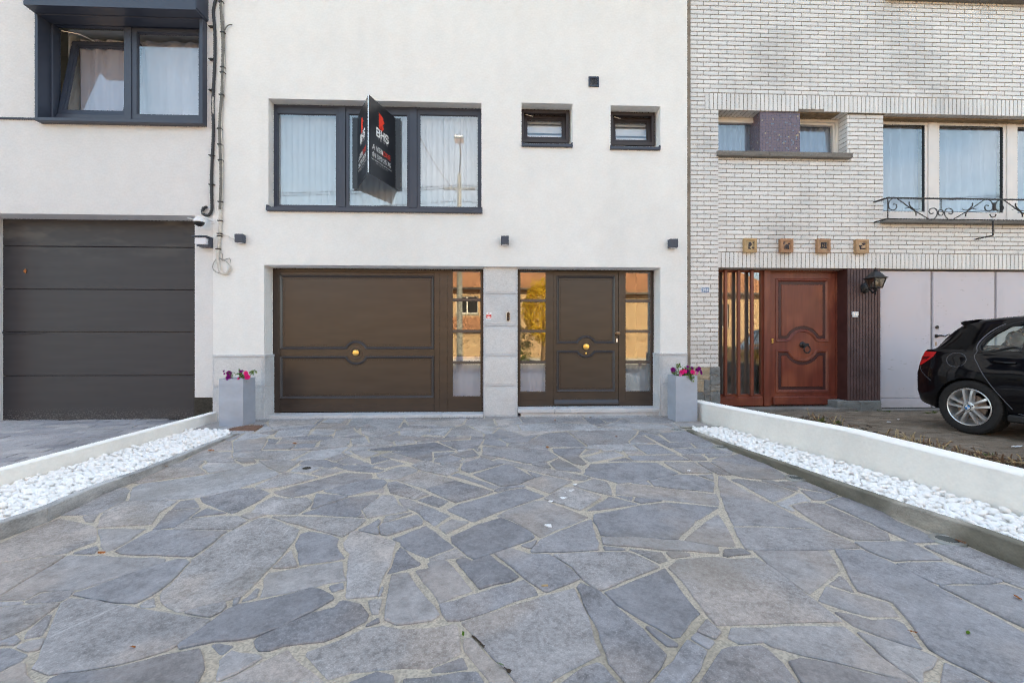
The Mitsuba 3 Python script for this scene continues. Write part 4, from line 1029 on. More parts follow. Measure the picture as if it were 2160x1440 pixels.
# roller shutter box with its sloping underside
by = 6.70
bz0 = Z(250, 34, yo)
xs0, xs1 = X(49, by), X(428, yo) + .005
prf = [(YL - .002, bz0 + .02), (yo - .01, bz0 - .002), (by, Z(250, 16, by)), (by, bz0 + .62), (YL - .002, bz0 + .66)]
V = np.array([[x, p[0], p[1]] for x in (xs0, xs1) for p in prf]); F = []
for i in range(5): F += [[i, (i + 1) % 5 + 5, (i + 1) % 5], [i, i + 5, (i + 1) % 5 + 5]]
F += [[0, 1, 2], [0, 2, 3], [0, 3, 4], [5, 7, 6], [5, 8, 7], [5, 9, 8]]
m = trimesh.Trimesh(V, F, process=False); trimesh.repair.fix_normals(m)
part(NW, 'shutter_box', m, 'mat_frame_dark')
part(NW, 'shutter_box_cap', cb(xs1 + .0005, xs1 + .012, by + .004, YL - .002, bz0 + .03, bz0 + .6, .004), 'mat_frame_dark')
yw = YL + .13
jx0, jx1, jz0, jz1 = fx0 + th, fx1 - th, fz0 + .05, Z(250, 52, yw)
part(NW, 'head_soffit', cb(fx0 + .002, fx1 - .002, yo + .002, YL + .10, fz1 - .012, bz0 + .06, .003), 'mat_frame_dark')
part(NW, 'shutter_guide', cb(jx0, jx0 + .035, yw - .05, yw - .005, jz0, jz1 + .2, .004), 'mat_frame_dark')
part(NW, 'head_board', cb(jx0, jx1, yw - .02, yw + .06, jz1, fz1 + .05, .004), 'mat_frame_dark')
mx = X(263.5, yw), X(288, yw)
k = part(NW, 'sash_frame', ex(rect(jx0 + .0, jz0, jx1, jz1).difference(rect(X(115, yw), Z(190, 242, yw), mx[0], Z(190, 55, yw))).difference(rect(mx[1], Z(350, 242, yw), X(419, yw), Z(350, 69, yw))), yw, yw + .07), 'mat_frame_dark')
part(NW, 'mullion', cb(mx[0] - .004, X(278, yw), yw - .016, yw - .0005, jz0 + .02, jz1, .004), 'mat_frame_dark')
fxs = (mx[1], X(418.5, yw), Z(350, 242, yw), Z(350, 69.5, yw))
part(k, 'pane', sheet(fxs[0], fxs[1], fxs[2], fxs[3], yw + .03), 'mat_glass', label='closed pane of the window')
x0s, x1s, z0s, z1s = X(115, yw) + .012, mx[0] + .01, Z(190, 240, yw), Z(190, 60, yw)
s = cat(frame(x0s, z0s, x1s, z1s, .07, -.001, .06), frame(x0s + .0695, z0s + .0695, x1s - .0695, z1s - .0695, .014, .012, .05))
gl = sheet(x0s + .07, x1s - .07, z0s + .07, z1s - .07, .03)
R_ = trimesh.transformations.rotation_matrix(-math.radians(11), [1, 0, 0], [0, 0, z0s])
for m in (s, gl): m.apply_transform(R_); m.apply_translation([0, yw + .03, 0])
ks = part(NW, 'tilted_sash', s, 'mat_frame_dark', label='sash tilted inwards')
part(ks, 'pane', gl, 'mat_glass')
part(NW, 'stay', tube([[x0s + .03, yw + .06, z1s - .01], [x0s + .25, yw + .12, z1s - .02], [x0s + .36, yw + .25, z1s - .04]], .006, 6), 'mat_alu')
part(NW, 'curtain', drape(X(128, yw), X(440, yw), jz0 - .1, jz1 - .03, yw + .34, .03, 160, 12, .30), 'mat_curtain', smooth=True)
part(NW, 'room_wall', room(jx0 - .0, jx1 + .1, YL + .37, 9.0, jz0 - .4, jz1 + .06), 'mat_room_light')
# ================================================================ the brick house
B = thing('brick_house', 'white glazed brick house with red wooden door and iron window railing', 'house')
YB = YF - .004; YR = YB + .045; YBW = 7.19; YBD = 7.22
bxl, bxr = X(1457, YB), X(2700, YB)
zs_t, zs_b = Z(1520, 196.3, YB), Z(1520, 231.8, YB)        # upper soldier course
ls_t, ls_b = Z(1540, 531.5, YR), Z(1540, 564.5, YR)        # lower soldier course
xc = X(1515.5, YB)                                          # edge of the corner pier
x_sold = X(1487, YB)
x_w1 = X(1868.5, YB)                                        # left edge of the big window
z_top = 7.0
z_ledge = Z(2000, 6, YB)
x_ledge = X(1866, YB)
sill1 = Z(1650, 322, YB); sill2 = Z(2000, 463, YB)
xb_r = X(1792, YB)                                          # right edge of the small window band
stone_t = Z(1490, 774, YB)
front = rect(bxl - .06, -.3, bxr, z_top)
recess = rect(xc, ls_b, bxr, zs_b)
open_low = rect(xc, -.3, bxr, ls_b)
win_band = rect(xc, sill1 - .02, xb_r, zs_b)
win_big = rect(x_w1, sill2 - .02, bxr + .1, zs_b)
JD = .008                                                   # depth of the joints
front_face = front.difference(recess).difference(open_low)
WALL = part(B, 'wall', cat(ex(front_face, YB + JD, YB + .40), ex(recess.difference(win_band).difference(win_big), YR + JD, YB + .40)), 'mat_brick_mortar')
part(B, 'inner_walls', cat(bx(bxl, bxr, 9.2, 9.5, -.3, z_top), bx(bxl, bxl + .2, YB + .41, 9.2, -.3, z_top), bx(bxr - .2, bxr, YB + .41, 9.2, -.3, z_top), bx(bxl, bxr, YB + .41, 9.2, z_top - .3, z_top)), 'mat_room')
gable_roof(B, bxl, bxr, YF - .25, 16, z_top + .01, 1.6)
part(B, 'rear_walls', bx(bxl, bxr, 9.51, 15.8, -.3, z_top), 'mat_brick_mortar')
bricks = []                                                 # (x0, x1, z0, z1, y, depth)
J = .011
def course_rows(z0, z1, p0=.0683):
    n = max(1, round((z1 - z0) / p0)); p = (z1 - z0) / n
    return [(z0 + i * p + J / 2, z0 + (i + 1) * p - J / 2) for i in range(n)]
def run(x0, x1, edges, za, zb, y):
    xs = [e for e in edges if x0 + .03 < e < x1 - .03]
    xs = [x0] + xs + [x1]
    for i, (a, b) in enumerate(zip(xs[:-1], xs[1:])):
        bricks.append((a + (J / 2 if i else .001), b - (J / 2 if i < len(xs) - 2 else .001), za, zb, y, .03))
BL, vis_r = .2675, X(2215, YB)
px = lambda v: v / 5.538 * 7.15 / 960
rows = course_rows(zs_t, Z(1600, -30, YB))
for i, (a, b) in enumerate(rows):
    e = [bxl + .205, bxl + .44] if i % 2 == 0 else [bxl + .103, bxl + .31]
    e = e + [e[-1] + BL * k for k in range(1, 40)]
    if a < z_ledge - .02 or a < 20: run(bxl, vis_r, e, a, b, YB)
for i, (a, b) in enumerate(course_rows(zs_b, zs_t, .0676)):  # beside the soldier course
    run(bxl, x_sold, [bxl + .103] if i % 2 else [], a, b, YB)
n = round((vis_r - x_sold) / .0685); p = (vis_r - x_sold) / n
x_h0, x_h1 = X(1684.5, YB), X(1738, YB); x_h2 = X(1774, YB)
for i in range(n):
    a, b = x_sold + i * p + J / 2, x_sold + (i + 1) * p - J / 2
    lowz = zs_b + .001
    if x_h0 < (a + b) / 2 < x_h1: lowz = zs_b + .038 + .01 * rng.random()
    elif x_h1 <= (a + b) / 2 < x_h2: lowz = zs_b + .008
    bricks.append((a, b, lowz, zs_t - J / 2, YB, .03))
rows = course_rows(stone_t, zs_b, .0686)
for i, (a, b) in enumerate(reversed(rows)):                  # the corner pier
    e = [bxl + .103, bxl + .318] if i % 2 == 0 else [bxl + .212]
    run(bxl, xc, e, a, b, YB)
rows = course_rows(ls_t, zs_b, .0686)
for i, (a, b) in enumerate(reversed(rows)):                  # recessed field
    e = [xc + .02 + (BL / 2 if i % 2 else 0) + BL * k for k in range(0, 40)]
    if b < sill1 - .02: run(xc + .002, x_w1 if b > sill2 - .02 else vis_r, e, a, b, YR)
    else: run(xb_r + .001, x_w1 - .001, e, a, b, YR)
n = round((vis_r - xc) / .0685); p = (vis_r - xc) / n
for i in range(n): bricks.append((xc + i * p + J / 2, xc + (i + 1) * p - J / 2, ls_b + .001, ls_t - J / 2, YR, .03))
def brick_rank(b):
    cx_, cz_ = (b[0] + b[1]) / 2, (b[2] + b[3]) / 2; f = np.array([cx_, b[4], 0]) @ fw
    sx = np.array([cx_, b[4], 0]) @ rt / f * FPX; sz = 720 - (cz_ - EYE) / f * FPX
    vis = abs(sx) < 1075 and 0 < sz < 1440
    return (not vis, -round((b[1] - b[0]) * (b[3] - b[2]) * 400), math.hypot(sx, sz - 720))
bricks.sort(key=brick_rank)
restm, ruv = [], []
for i, b in enumerate(bricks):
    dy = float(rng.normal(0, .0007))
    m = face_brick(b[0], b[1], b[2], b[3], b[4] + dy, b[5], .0025)
    t = [float(np.clip(.55 + rng.normal(0, .22), 0, 1)), float(rng.random())]
    if i < 300: part(WALL, 'brick', m, 'mat_brick', uv=t)
    else: restm.append(m); ruv.append(np.tile(t, (len(m.vertices), 1)))
part(WALL, 'brick_field', cat(*restm), 'mat_brick', kind='stuff', uv=np.vstack(ruv))
# soffit bricks under the upper lintel and in the right reveal of the window band
sof, suv = [], []
n = round((vis_r - xc) / .0685); p = (vis_r - xc) / n
xm0, xm1 = X(1603, 7.0), X(1688, 6.99)
for i in range(n):
    a, b = xc + i * p + J / 2, xc + (i + 1) * p - J / 2
    mid = (a + b) / 2
    if x_h0 < mid < x_h2 - .02 or xb_r < mid < x_w1: continue
    y1 = YBW - .002 if mid < x_w1 else YB + .10
    sof.append(bx(a, b, YB + .012, y1, zs_b - .0015, zs_b + .004)); suv.append(np.tile([rng.random(), rng.random()], (8, 1)))
part(WALL, 'soffit_brick', cat(*sof), 'mat_brick', kind='stuff', uv=np.vstack(suv))
sof, suv = [], []
for a, b in course_rows(sill1 + .01, zs_b, .0686):
    sof.append(bx(xb_r - .003, xb_r + .002, YR + .006, YBW - .002, a, b)); suv.append(np.tile([rng.random(), rng.random()], (8, 1)))
part(WALL, 'reveal_brick', cat(*sof), 'mat_brick', kind='stuff', uv=np.vstack(suv))
# spalled concrete where bricks have fallen off
def rough_box(x0, x1, y0, y1, z0, z1, amp, seed, sub=.03):
    m = bx(x0, x1, y0, y1, z0, z1).subdivide_to_size(sub); v = m.vertices
    o = np.stack([meshkit.fbm(v * 22 + seed + k * 9, 3) - .5 for k in range(3)], 1)
    m.vertices = v + o * amp * 2; return m
part(WALL, 'spalled_lintel', cat(rough_box(x_h0, x_h1, YB + .014, YBW - .01, zs_b + .004, zs_b + .05, .012, 1), rough_box(x_h0, x_h2 - .02, YB + .03, YBW - .01, zs_b - .005, zs_b + .03, .012, 4)), 'mat_spall', label='crumbling lintel where bricks have fallen off above the small window')
part(WALL, 'rusty_lintel', rough_box(x_w1 + .01, vis_r, YB + .105, YBW - .006, zs_b - .02, zs_b - .004, .008, 7), 'mat_spall', label='crumbling underside of the lintel above the big window')
part(B, 'ledge', cb(x_ledge, bxr, YB - .14, YB - .001, z_ledge, z_ledge + .14, .006), 'mat_sill')
part(B, 'side_joint', bx(x_r + .002, bxl - .001, YB + .02, YB + .30, -.2, z_top), 'mat_brick_mortar')
# sills
def sill(a, b, v0, v1, y, yb, cuts, name='sill'):
    cs = [a] + cuts + [b]
    for p_, q in zip(cs[:-1], cs[1:]): part(B, name, cb(X(p_, y) + .001, X(q, y) - .001, y, yb, Z((a + b) / 2, v1, y), Z((a + b) / 2, v0, y), .007), 'mat_sill')
sill(1513.5, 1800, 319.5, 330.5, YB - .035, YBW + .04, [1623.5, 1695])
sill(1866, 2230, 462.5, 471.5, YB - .04, YBW + .04, [2092])
# window band: two cream windows with a mosaic pier between them
part(B, 'mosaic_pier', bx(xm0, xm1, YB + .030, YBW + .1, sill1, zs_b - .002), 'mat_mosaic', label='pier of small violet mosaic tiles between the two small windows')
zwt, zwb = zs_b - .004, sill1 + .006
def cream_window(a, b, name, ang=0.0, label=None):
    k = part(B, name, frame(a, zwb, b, zwt, .045, YBW, YBW + .07), 'mat_cream', label=label)
    s = frame(a + .04, zwb + .04, b - .04, zwt - .04, .045, -.012, .05); gl = sheet(a + .083, b - .083, zwb + .083, zwt - .083, .02)
    if ang:
        R_ = trimesh.transformations.rotation_matrix(-ang, [1, 0, 0], [0, 0, zwb]); R2 = trimesh.transformations.rotation_matrix(math.radians(1.2), [0, 1, 0], [b, 0, zwb])
        for m in (s, gl): m.apply_transform(R2); m.apply_transform(R_)
    for m in (s, gl): m.apply_translation([0, YBW + .006, 0])
    part(k, 'sash', s, 'mat_cream'); part(k, 'pane', gl, 'mat_glass_clear')
    part(k, 'curtain', drape(a - .02, b + .02, zwb + .02, zwt + .01, YBW + .14, .022, 70, int(a * 10), .10), 'mat_curtain_blue', smooth=True)
    part(k, 'room_wall', room(a - .04, b + .04, YB + .41, 8.4, zwb - .3, zwt + .1), 'mat_room')
cream_window(xc - .28, X(1601, YBW), 'window', 0, 'small cream framed window with net curtain, closed')
cream_window(xm1 - .16, xb_r - .004, 'window', math.radians(4), 'small cream framed window with net curtain, tilted open under the crumbling lintel')
# the big window
bw = [X(v, YBW) for v in (1862, 1951, 1981, 2117.5, 2146, 2290)]
zt_, zb_ = Z(2000, 258, YBW), sill2 + .012
K = B + '__large_window'; used[K] = 1
wxa, wxb = x_w1 - .15, X(2320, YBW)
scene[K] = mikit.ply(frame(wxa, zb_, wxb, zt_, .05, YBW, YBW + .07, wb=.06), 'mat_pvc')
for a, b in ((1957.5, 1976), (2123, 2143)): part(K, 'post', cb(X(a, YBW), X(b, YBW), YBW - .012, YBW + .06, zb_ + .02, zt_ - .01, .004), 'mat_pvc')
for a, b, ga, gb_ in ((1850, 1957, 1860, 1951.5), (1976.5, 2122.5, 1982, 2117), (2143.5, 2310, 2147, 2300)):
    x0, x1 = max(X(a, YBW), wxa + .01), min(X(b, YBW), wxb - .01)
    g = (max(X(ga, YBW), wxa + .05), min(X(gb_, YBW), wxb - .05), Z(2050, 448, YBW), Z(2050, 266, YBW))
    k = part(K, 'sash', ex(rect(x0, zb_ + .035, x1, zt_ - .03).difference(rect(g[0], g[2], g[1], g[3])), YBW + .004, YBW + .06), 'mat_pvc')
    part(k, 'gasket', frame(g[0] - .002, g[2] - .002, g[1] + .002, g[3] + .002, .012, YBW + .012, YBW + .055), 'mat_black')
    part(k, 'pane', sheet(g[0], g[1], g[2], g[3], YBW + .03), 'mat_glass')
    part(k, 'curtain', drape(x0 - .02, x1 + .02, zb_, zt_ - .02, YBW + .16, .035, 110, int(a), .20), 'mat_curtain_blue', smooth=True)
part(K, 'room_wall', room(wxa - .02, wxb, YB + .41, 8.6, zb_ - .4, zt_ + .15), 'mat_room')
# stone base of the pier
k0 = [gz(1458, 848), None]
zb0 = .0
sx = [X(v, YB - .004) for v in (1457, 1485, 1497.5, 1519.5)]
zz_ = [Z(1490, v, YB) for v in (866, 826, 800, 773.5)]
for (a, b, c, d, t) in ((sx[0], sx[2], zz_[2], zz_[3], .95), (sx[2], sx[3], Z(1490, 790.5, YB), zz_[3], .2), (sx[2], sx[3], Z(1490, 812.5, YB), Z(1490, 790.5, YB), .35), (sx[0], sx[1], zz_[1], zz_[2], .8), (sx[1], sx[2], zz_[1] - .03, zz_[2], .3),
                        (sx[2], sx[3], Z(1490, 825, YB), Z(1490, 812.5, YB), .6), (sx[0], sx[1], zz_[0], zz_[1], .1), (sx[1], sx[2], zz_[0], zz_[1] - .03, .25), (sx[2], sx[3], zz_[0], Z(1490, 825, YB), .15)):
    m = cb(a + .003, b - .003, YB - .012, YB + .05, c + .003, d - .003, .006).subdivide_to_size(.05)
    o = meshkit.fbm(m.vertices * 18 + t * 9, 3) - .5; m.vertices[:, 1] += o * .016 * (m.vertices[:, 1] < YB + .03)
    part(B, 'base_stone', m, 'mat_rubble', uv=[t, rng.random()])
part(B, 'base_mortar', bx(sx[0], sx[3] - .004, YB + .004, YB + .38, -.2, zz_[3]), 'mat_gap')
# lower storey: soffit, entrance, slatted panel, garage doors
part(B, 'soffit', bx(xc, bxr, YR + .03, YB + .40, ls_b - .002, ls_b + .012), 'mat_gap')
E = B + '__entrance'; used[E] = 1
ez1, ez0 = Z(1690, 570.5, YBD), Z(1690, 855, YBD)
ex_ = [X(v, YBD) for v in (1505, 1518, 1606, 1609, 1621.5, 1626, 1762.5, 1768)]
scene[E] = mikit.ply(ex(rect(ex_[0], ez0, ex_[7] + .02, ez1).difference(rect(ex_[0] + .05, Z(1560, 831, YBD), ex_[2], Z(1560, 573.5, YBD))).difference(rect(ex_[5], ez0 - .1, ex_[6], Z(1690, 574, YBD))), YBD, YBD + .07), 'mat_redwood')
part(E, 'post', cb(ex_[3], ex_[4], YBD - .05, YBD - .001, ez0, ez1 - .002, .006), 'mat_redwood')
part(E, 'pane', sheet(ex_[0] + .05, ex_[2], Z(1560, 831, YBD), Z(1560, 573.5, YBD), YBD + .03), 'mat_glass')
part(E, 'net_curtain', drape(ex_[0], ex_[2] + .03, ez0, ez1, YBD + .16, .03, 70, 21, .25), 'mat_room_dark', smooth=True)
for a, b in ((1527, 1532.8), (1555, 1560.5), (1583, 1588.7)):
    part(E, 'bar', cb(X(a, YBD - .05), X(b, YBD - .05), YBD - .075, YBD - .02, Z(1560, 834.5, YBD - .05), ez1 - .004, .006), 'mat_redwood')
part(E, 'bottom_rail', cb(ex_[0], ex_[3] - .012, YBD - .04, YBD - .001, ez0, Z(1560, 836.5, YBD), .012), 'mat_redwood')
cx, cz = X(1693.5, YBD), Z(1693, 728.5, YBD); Rr = 19.5 * 7.4 / 960
zu0 = Z(1693, 721, YBD)
def eared(x0, x1, z0, z1, cx, cz, r, top):   # panel with a soft shouldered bite
    sh = .05
    if top:
        pts = [(x0, z0), (x1, z0), (x1, z1), (cx + r + sh, z1)]
        pts += [(cx + r * math.cos(a), min(z1, cz + r * math.sin(a))) for a in np.linspace(-.35, -math.pi + .35, 16)] + [(cx - r - sh, z1), (x0, z1)]
    else:
        pts = [(x1, z1), (x0, z1), (x0, z0), (cx - r - sh, z0)]
        pts += [(cx + r * math.cos(a), max(z0, cz + r * math.sin(a))) for a in np.linspace(math.pi - .35, .35, 16)] + [(cx + r + sh, z0), (x1, z0)]
    return np.array(pts)
up = eared(X(1636, YBD), X(1748, YBD), zu0, Z(1693, 587.5, YBD), cx, cz + .0, Rr * 1.45, False)
lo = eared(X(1636, YBD), X(1748.5, YBD), Z(1693, 828, YBD), Z(1693, 737, YBD), cx, cz, Rr * 1.45, True)
leaf_with_panels(E, rect(ex_[5] + .004, ez0 + .01, ex_[6] - .004, Z(1690, 575, YBD)), [up, lo], YBD + .006, 'mat_redwood')
PROF_OLD = PROF; PROF = [(0, 0), (.004, .010), (.012, .016), (.022, .012), (.030, .014), (.044, .004), (.050, -.004)]
def panel2(outline):
    k = part(E, 'panel', mould(outline, PROF, YBD + .006), 'mat_redwood', smooth=35)
    g = Polygon(outline).buffer(-.0505, join_style=2); f2 = g.buffer(-.05, join_style=2)
    part(k, 'panel_rim', ex(g.difference(f2.buffer(.004, join_style=2)), YBD + .009, YBD + .02), 'mat_redwood_dark'); part(k, 'panel_field', ex(f2, YBD + .004, YBD + .02), 'mat_redwood')
panel2(up); panel2(lo)
part(E, 'backing', bx(ex_[4] - .02, ex_[7] + .02, YBD + .052, YBD + .06, ez0, ez1), 'mat_black')
part(E, 'weather_bar', cb(X(1629, YBD), X(1762, YBD), YBD - .045, YBD + .004, Z(1693, 853, YBD), Z(1693, 835, YBD), .016), 'mat_redwood')
part(E, 'lock_plate', cb(X(1627.8, YBD), X(1632, YBD), YBD - .0, YBD + .0055, Z(1630, 724, YBD), Z(1630, 713.5, YBD), .002), 'mat_brass')
kn = lathe([(0, 0), (.052, 0), (.05, .010), (.03, .016), (.016, .03), (.016, .05), (0, .052)], 24); kn.apply_transform(trimesh.transformations.rotation_matrix(math.pi / 2, [1, 0, 0])); kn.apply_translation([X(1693, YBD), YBD + .006, Z(1693, 727, YBD)])
th_ = np.linspace(0, 2 * math.pi, 25); c0 = np.array([X(1698, YBD), YBD - .05, Z(1698, 736.5, YBD)])
ringp = np.stack([c0[0] + .052 * np.sin(th_), np.full(25, c0[1]), c0[2] + .058 * np.cos(th_)], 1)
part(E, 'knocker', cat(kn, tube(ringp, .009, 8), bx(X(1693, YBD) - .03, X(1701, YBD), YBD - .058, YBD - .035, Z(1693, 729, YBD), Z(1693, 724, YBD))), 'mat_iron', label='dark iron ring knocker', smooth=30)
YBP = YB + .035
xj, xp1 = X(1788, YBP), X(1857.5, YBP)
part(B, 'entrance_jamb', bx(xj, xj + .02, YBP + .003, YBD + .06, Z(1790, 850, YBP), ls_b - .003), 'mat_redwood_dark')
zsl0, zsl1 = Z(1820, 845, YBP), ls_b - .004
n = 11; p = (xp1 - xj) / n
SP = part(B, 'slatted_panel', bx(xj + .021, xp1, YBP + .016, YBP + .2, zsl0, zsl1), 'mat_redwood_dark')
for i in range(n): part(SP, 'slat', cb(xj + i * p + (.0 if i == 0 else .004), xj + (i + 1) * p - .004, YBP, YBP + .0155, zsl0 + .002, zsl1 - .002, .005), 'mat_slatwood')
for a, b, t in ((1766, 1814.5, .2), (1815, 1859.5, .3)):
    yq = YB + .005
    m = cb(X(a, yq), X(b, yq), yq, YBD + .1, -.2, Z(1820, 845, yq), .006).subdivide_to_size(.06)
    m.vertices[:, 1] += (meshkit.fbm(m.vertices * 18 + t * 9, 3) - .5) * .016 * (m.vertices[:, 1] < yq + .03)
    part(B, 'base_stone', m, 'mat_rubble', uv=[t, rng.random()])
ys_ = YB - .02
part(B, 'doorstep', cb(X(1585, ys_), X(1809, ys_), ys_, YBD + .08, -.1, Z(1720, 861.5, ys_), .008), 'mat_sill')
part(B, 'doorstep', cb(X(1520, ys_), X(1584.5, ys_), ys_ + .01, YBD + .08, -.1, Z(1720, 861.5, ys_) - .004, .008), 'mat_sill')
YBG = YB + .11
GK = B + '__garage_door'; used[GK] = 1
gz0, gz1 = Z(1900, 860, YBG), Z(1900, 571, YBG)
gxs = [X(v, YBG) for v in (1857, 1963, 1967.5, 2098, 2102, 2260, 2264, 2420)]
scene[GK] = mikit.ply(bx(gxs[0], gxs[7], YBG + .03, YBG + .05, gz0, gz1), 'mat_gap')
for a, b in ((0, 1), (2, 3), (4, 5), (6, 7)):
    part(GK, 'leaf', cb(gxs[a] + .001, gxs[b], YBG, YBG + .029, Z(1900, 839, YBG), gz1 - .006, .004), 'mat_white_door')
    part(GK, 'bottom_rail', cb(gxs[a] + .001, gxs[b], YBG - .004, YBG + .029, gz0 + .004, Z(1900, 839, YBG) - .006, .004), 'mat_white_door')
    if a: part(GK, 'edge_bead', cb(gxs[a] + .004, gxs[a] + .036, YBG - .006, YBG - .0005, Z(1900, 838, YBG), gz1 - .02, .003), 'mat_white_door')
lk = knob(.028, [X(1975.5, YBG), YBG - .001, Z(1975, 690, YBG)], .02, 'mat_iron')
part(GK, 'upper_lock', lk, 'mat_iron', smooth=30)
hz = Z(1975, 708.5, YBG); hx = X(1974, YBG)
hp = spline([[hx, YBG - .045, hz], [hx + .06, YBG - .05, hz + .002], [hx + .10, YBG - .05, hz - .006], [hx + .14, YBG - .048, hz + .012], [hx + .20, YBG - .046, hz + .014]], 5)
rose = lathe([(0, 0), (.03, 0), (.026, .02), (.012, .024), (.011, .05), (0, .051)], 18); rose.apply_transform(trimesh.transformations.rotation_matrix(math.pi / 2, [1, 0, 0])); rose.apply_translation([hx, YBG - .0, hz])
part(GK, 'handle', cat(rose, tube(hp, np.linspace(.014, .007, len(hp)), 8)), 'mat_iron', smooth=30)
part(GK, 'lock_plate', cb(hx - .018, hx + .012, YBG - .004, YBG - .0005, Z(1975, 729, YBG), Z(1975, 721, YBG), .002), 'mat_bronze')
yt = YB - .03
part(B, 'garage_threshold', cb(X(1860, yt), X(2330, yt), yt, YBG + .08, -.1, Z(1950, 863.5, yt), .008), 'mat_sill')
# wrought iron railing in front of the big window
RL = thing('window_railing', 'black wrought iron railing with scrolls in front of the big window', 'railing')
yr_ = YB - .17
def P2(u, v, y=None):                    # a point of the railing from the zoomed view (scale 5.538)
    y = yr_ if y is None else y
    return at(1820 + u / 5.538, 240 + v / 5.538, y)
def zeq(p, z): return [p[0], p[1], z]
zt1 = P2(290, 975)[2]; zb1 = P2(290, 1222)[2]
xa = P2(288, 975)[0]; xe = X(2330, yr_)
part(RL, 'top_rail', cat(cb(xa - .01, xe, yr_ - .012, yr_ + .012, zt1 - .022, zt1, .004), tube([[xa, yr_, zt1 - .011], [xa - .03, YB + .05, zt1 - .011]], .013, 6)), 'mat_iron')
part(RL, 'bottom_rail', cat(cb(xa - .01, xe, yr_ - .009, yr_ + .009, zb1 - .012, zb1, .003), tube([[xa, yr_, zb1 - .006], [xa - .03, YB + .05, zb1 - .006]], .010, 6)), 'mat_iron')
part(RL, 'baluster', tube([[xa + .006, yr_, zb1], [xa + .006, yr_, zt1 - .02]], .009, 6), 'mat_iron')
s_ = 1 / 5.538 * 6.95 / 960 * 1.06       # metres per zoomed pixel there
O = np.array([xa, 0, zt1])
def L2(u, v): return [xa + (u - 288) * s_, yr_, zt1 - (v - 975) * s_]
def scroll(cu, cv, r0, a0, turns, sgn, grow=.62):
    A = np.linspace(0, turns * 2 * math.pi, 30); r = r0 * (1 - (1 - grow * .5) * A / A[-1])
    return [L2(cu + r[i] * math.cos(a0 + sgn * A[i]), cv + r[i] * math.sin(a0 + sgn * A[i])) for i in range(30)]
def motif(o, mirror=False):
    f = (lambda u: 910 * 2 - u) if mirror else (lambda u: u)
    q = lambda u, v: L2(f(u) + o, v)
    out = []
    out.append((tube([q(400, 990), q(580, 1110), q(770, 1215)], .008, 6), 'bar'))
    out.append((tube(spline([q(330, 1000), q(300, 1050), q(310, 1100), q(350, 1118), q(390, 1095), q(390, 1060), q(365, 1050), q(352, 1062)], 5), .0075, 6), 'scroll'))
    out.append((tube(spline([q(400, 990), q(365, 985), q(330, 1000)], 5), .0075, 6), 'scroll'))
    out.append((tube(spline([q(770, 1215), q(810, 1218), q(850, 1190), q(868, 1140), q(845, 1098), q(800, 1095), q(772, 1120), q(782, 1150), q(805, 1155), q(820, 1140)], 5), .0075, 6), 'scroll'))
    out.append((cat(tube(spline([q(540, 1025), q(550, 1070), q(590, 1105), q(615, 1140), q(620, 1178)], 4), .009, 6), tube(spline([q(497, 1100), q(540, 1090), q(600, 1105), q(660, 1098)], 4), .0055, 6)), 'leaf'))
    return out
for o, mir in ((0, False), (0, True), (1250, False), (1250, True)):
    for m, nm in motif(o, mir): part(RL, nm, m, 'mat_iron', smooth=True)
for o in (0, 1250):
    th_ = np.linspace(0, 2 * math.pi, 21)
    part(RL, 'ring', tube([L2(908 + o + 30 * math.cos(a), 1140 + 33 * math.sin(a)) for a in th_], .008, 6), 'mat_iron', smooth=True)
    part(RL, 'baluster', tube([L2(912 + o, 990), L2(912 + o, 1105)], .008, 6), 'mat_iron')
part(RL, 'collar', cat(tube([L2(1537, 1020), L2(1537, 1110)], .016, 8), tube(spline([L2(1490, 1150), L2(1505, 1180), L2(1540, 1180), L2(1555, 1150)], 5), .008, 6)), 'mat_iron', smooth=True)
part(RL, 'bracket', cat(tube([L2(1522, 1228), L2(1522, 1390)], .011, 6), tube([L2(1522, 1390), [L2(1522, 0)[0] - .06, YR + .01, L2(0, 1400)[2]]], .010, 6)), 'mat_iron')
# ================================================================ things on the walls
def put_on(m, o, right, up):            # lettering from its own xy plane onto a wall: right and up directions
    r, u = np.asarray(right, float), np.asarray(up, float); nrm = np.cross(r, u)
    M = np.eye(4); M[:3, 0], M[:3, 1], M[:3, 2], M[:3, 3] = r, u, nrm, o
    q = m.copy(); q.apply_transform(M); return q
def word(t, h, w=None, bold=False, depth=.0015):
    m = meshkit.text_mesh(t, h, depth, bold)
    if w: m.apply_scale([w / (m.bounds[1][0] - m.bounds[0][0]), 1, 1])
    m.apply_translation([-m.bounds[0][0], 0, 0]); return m
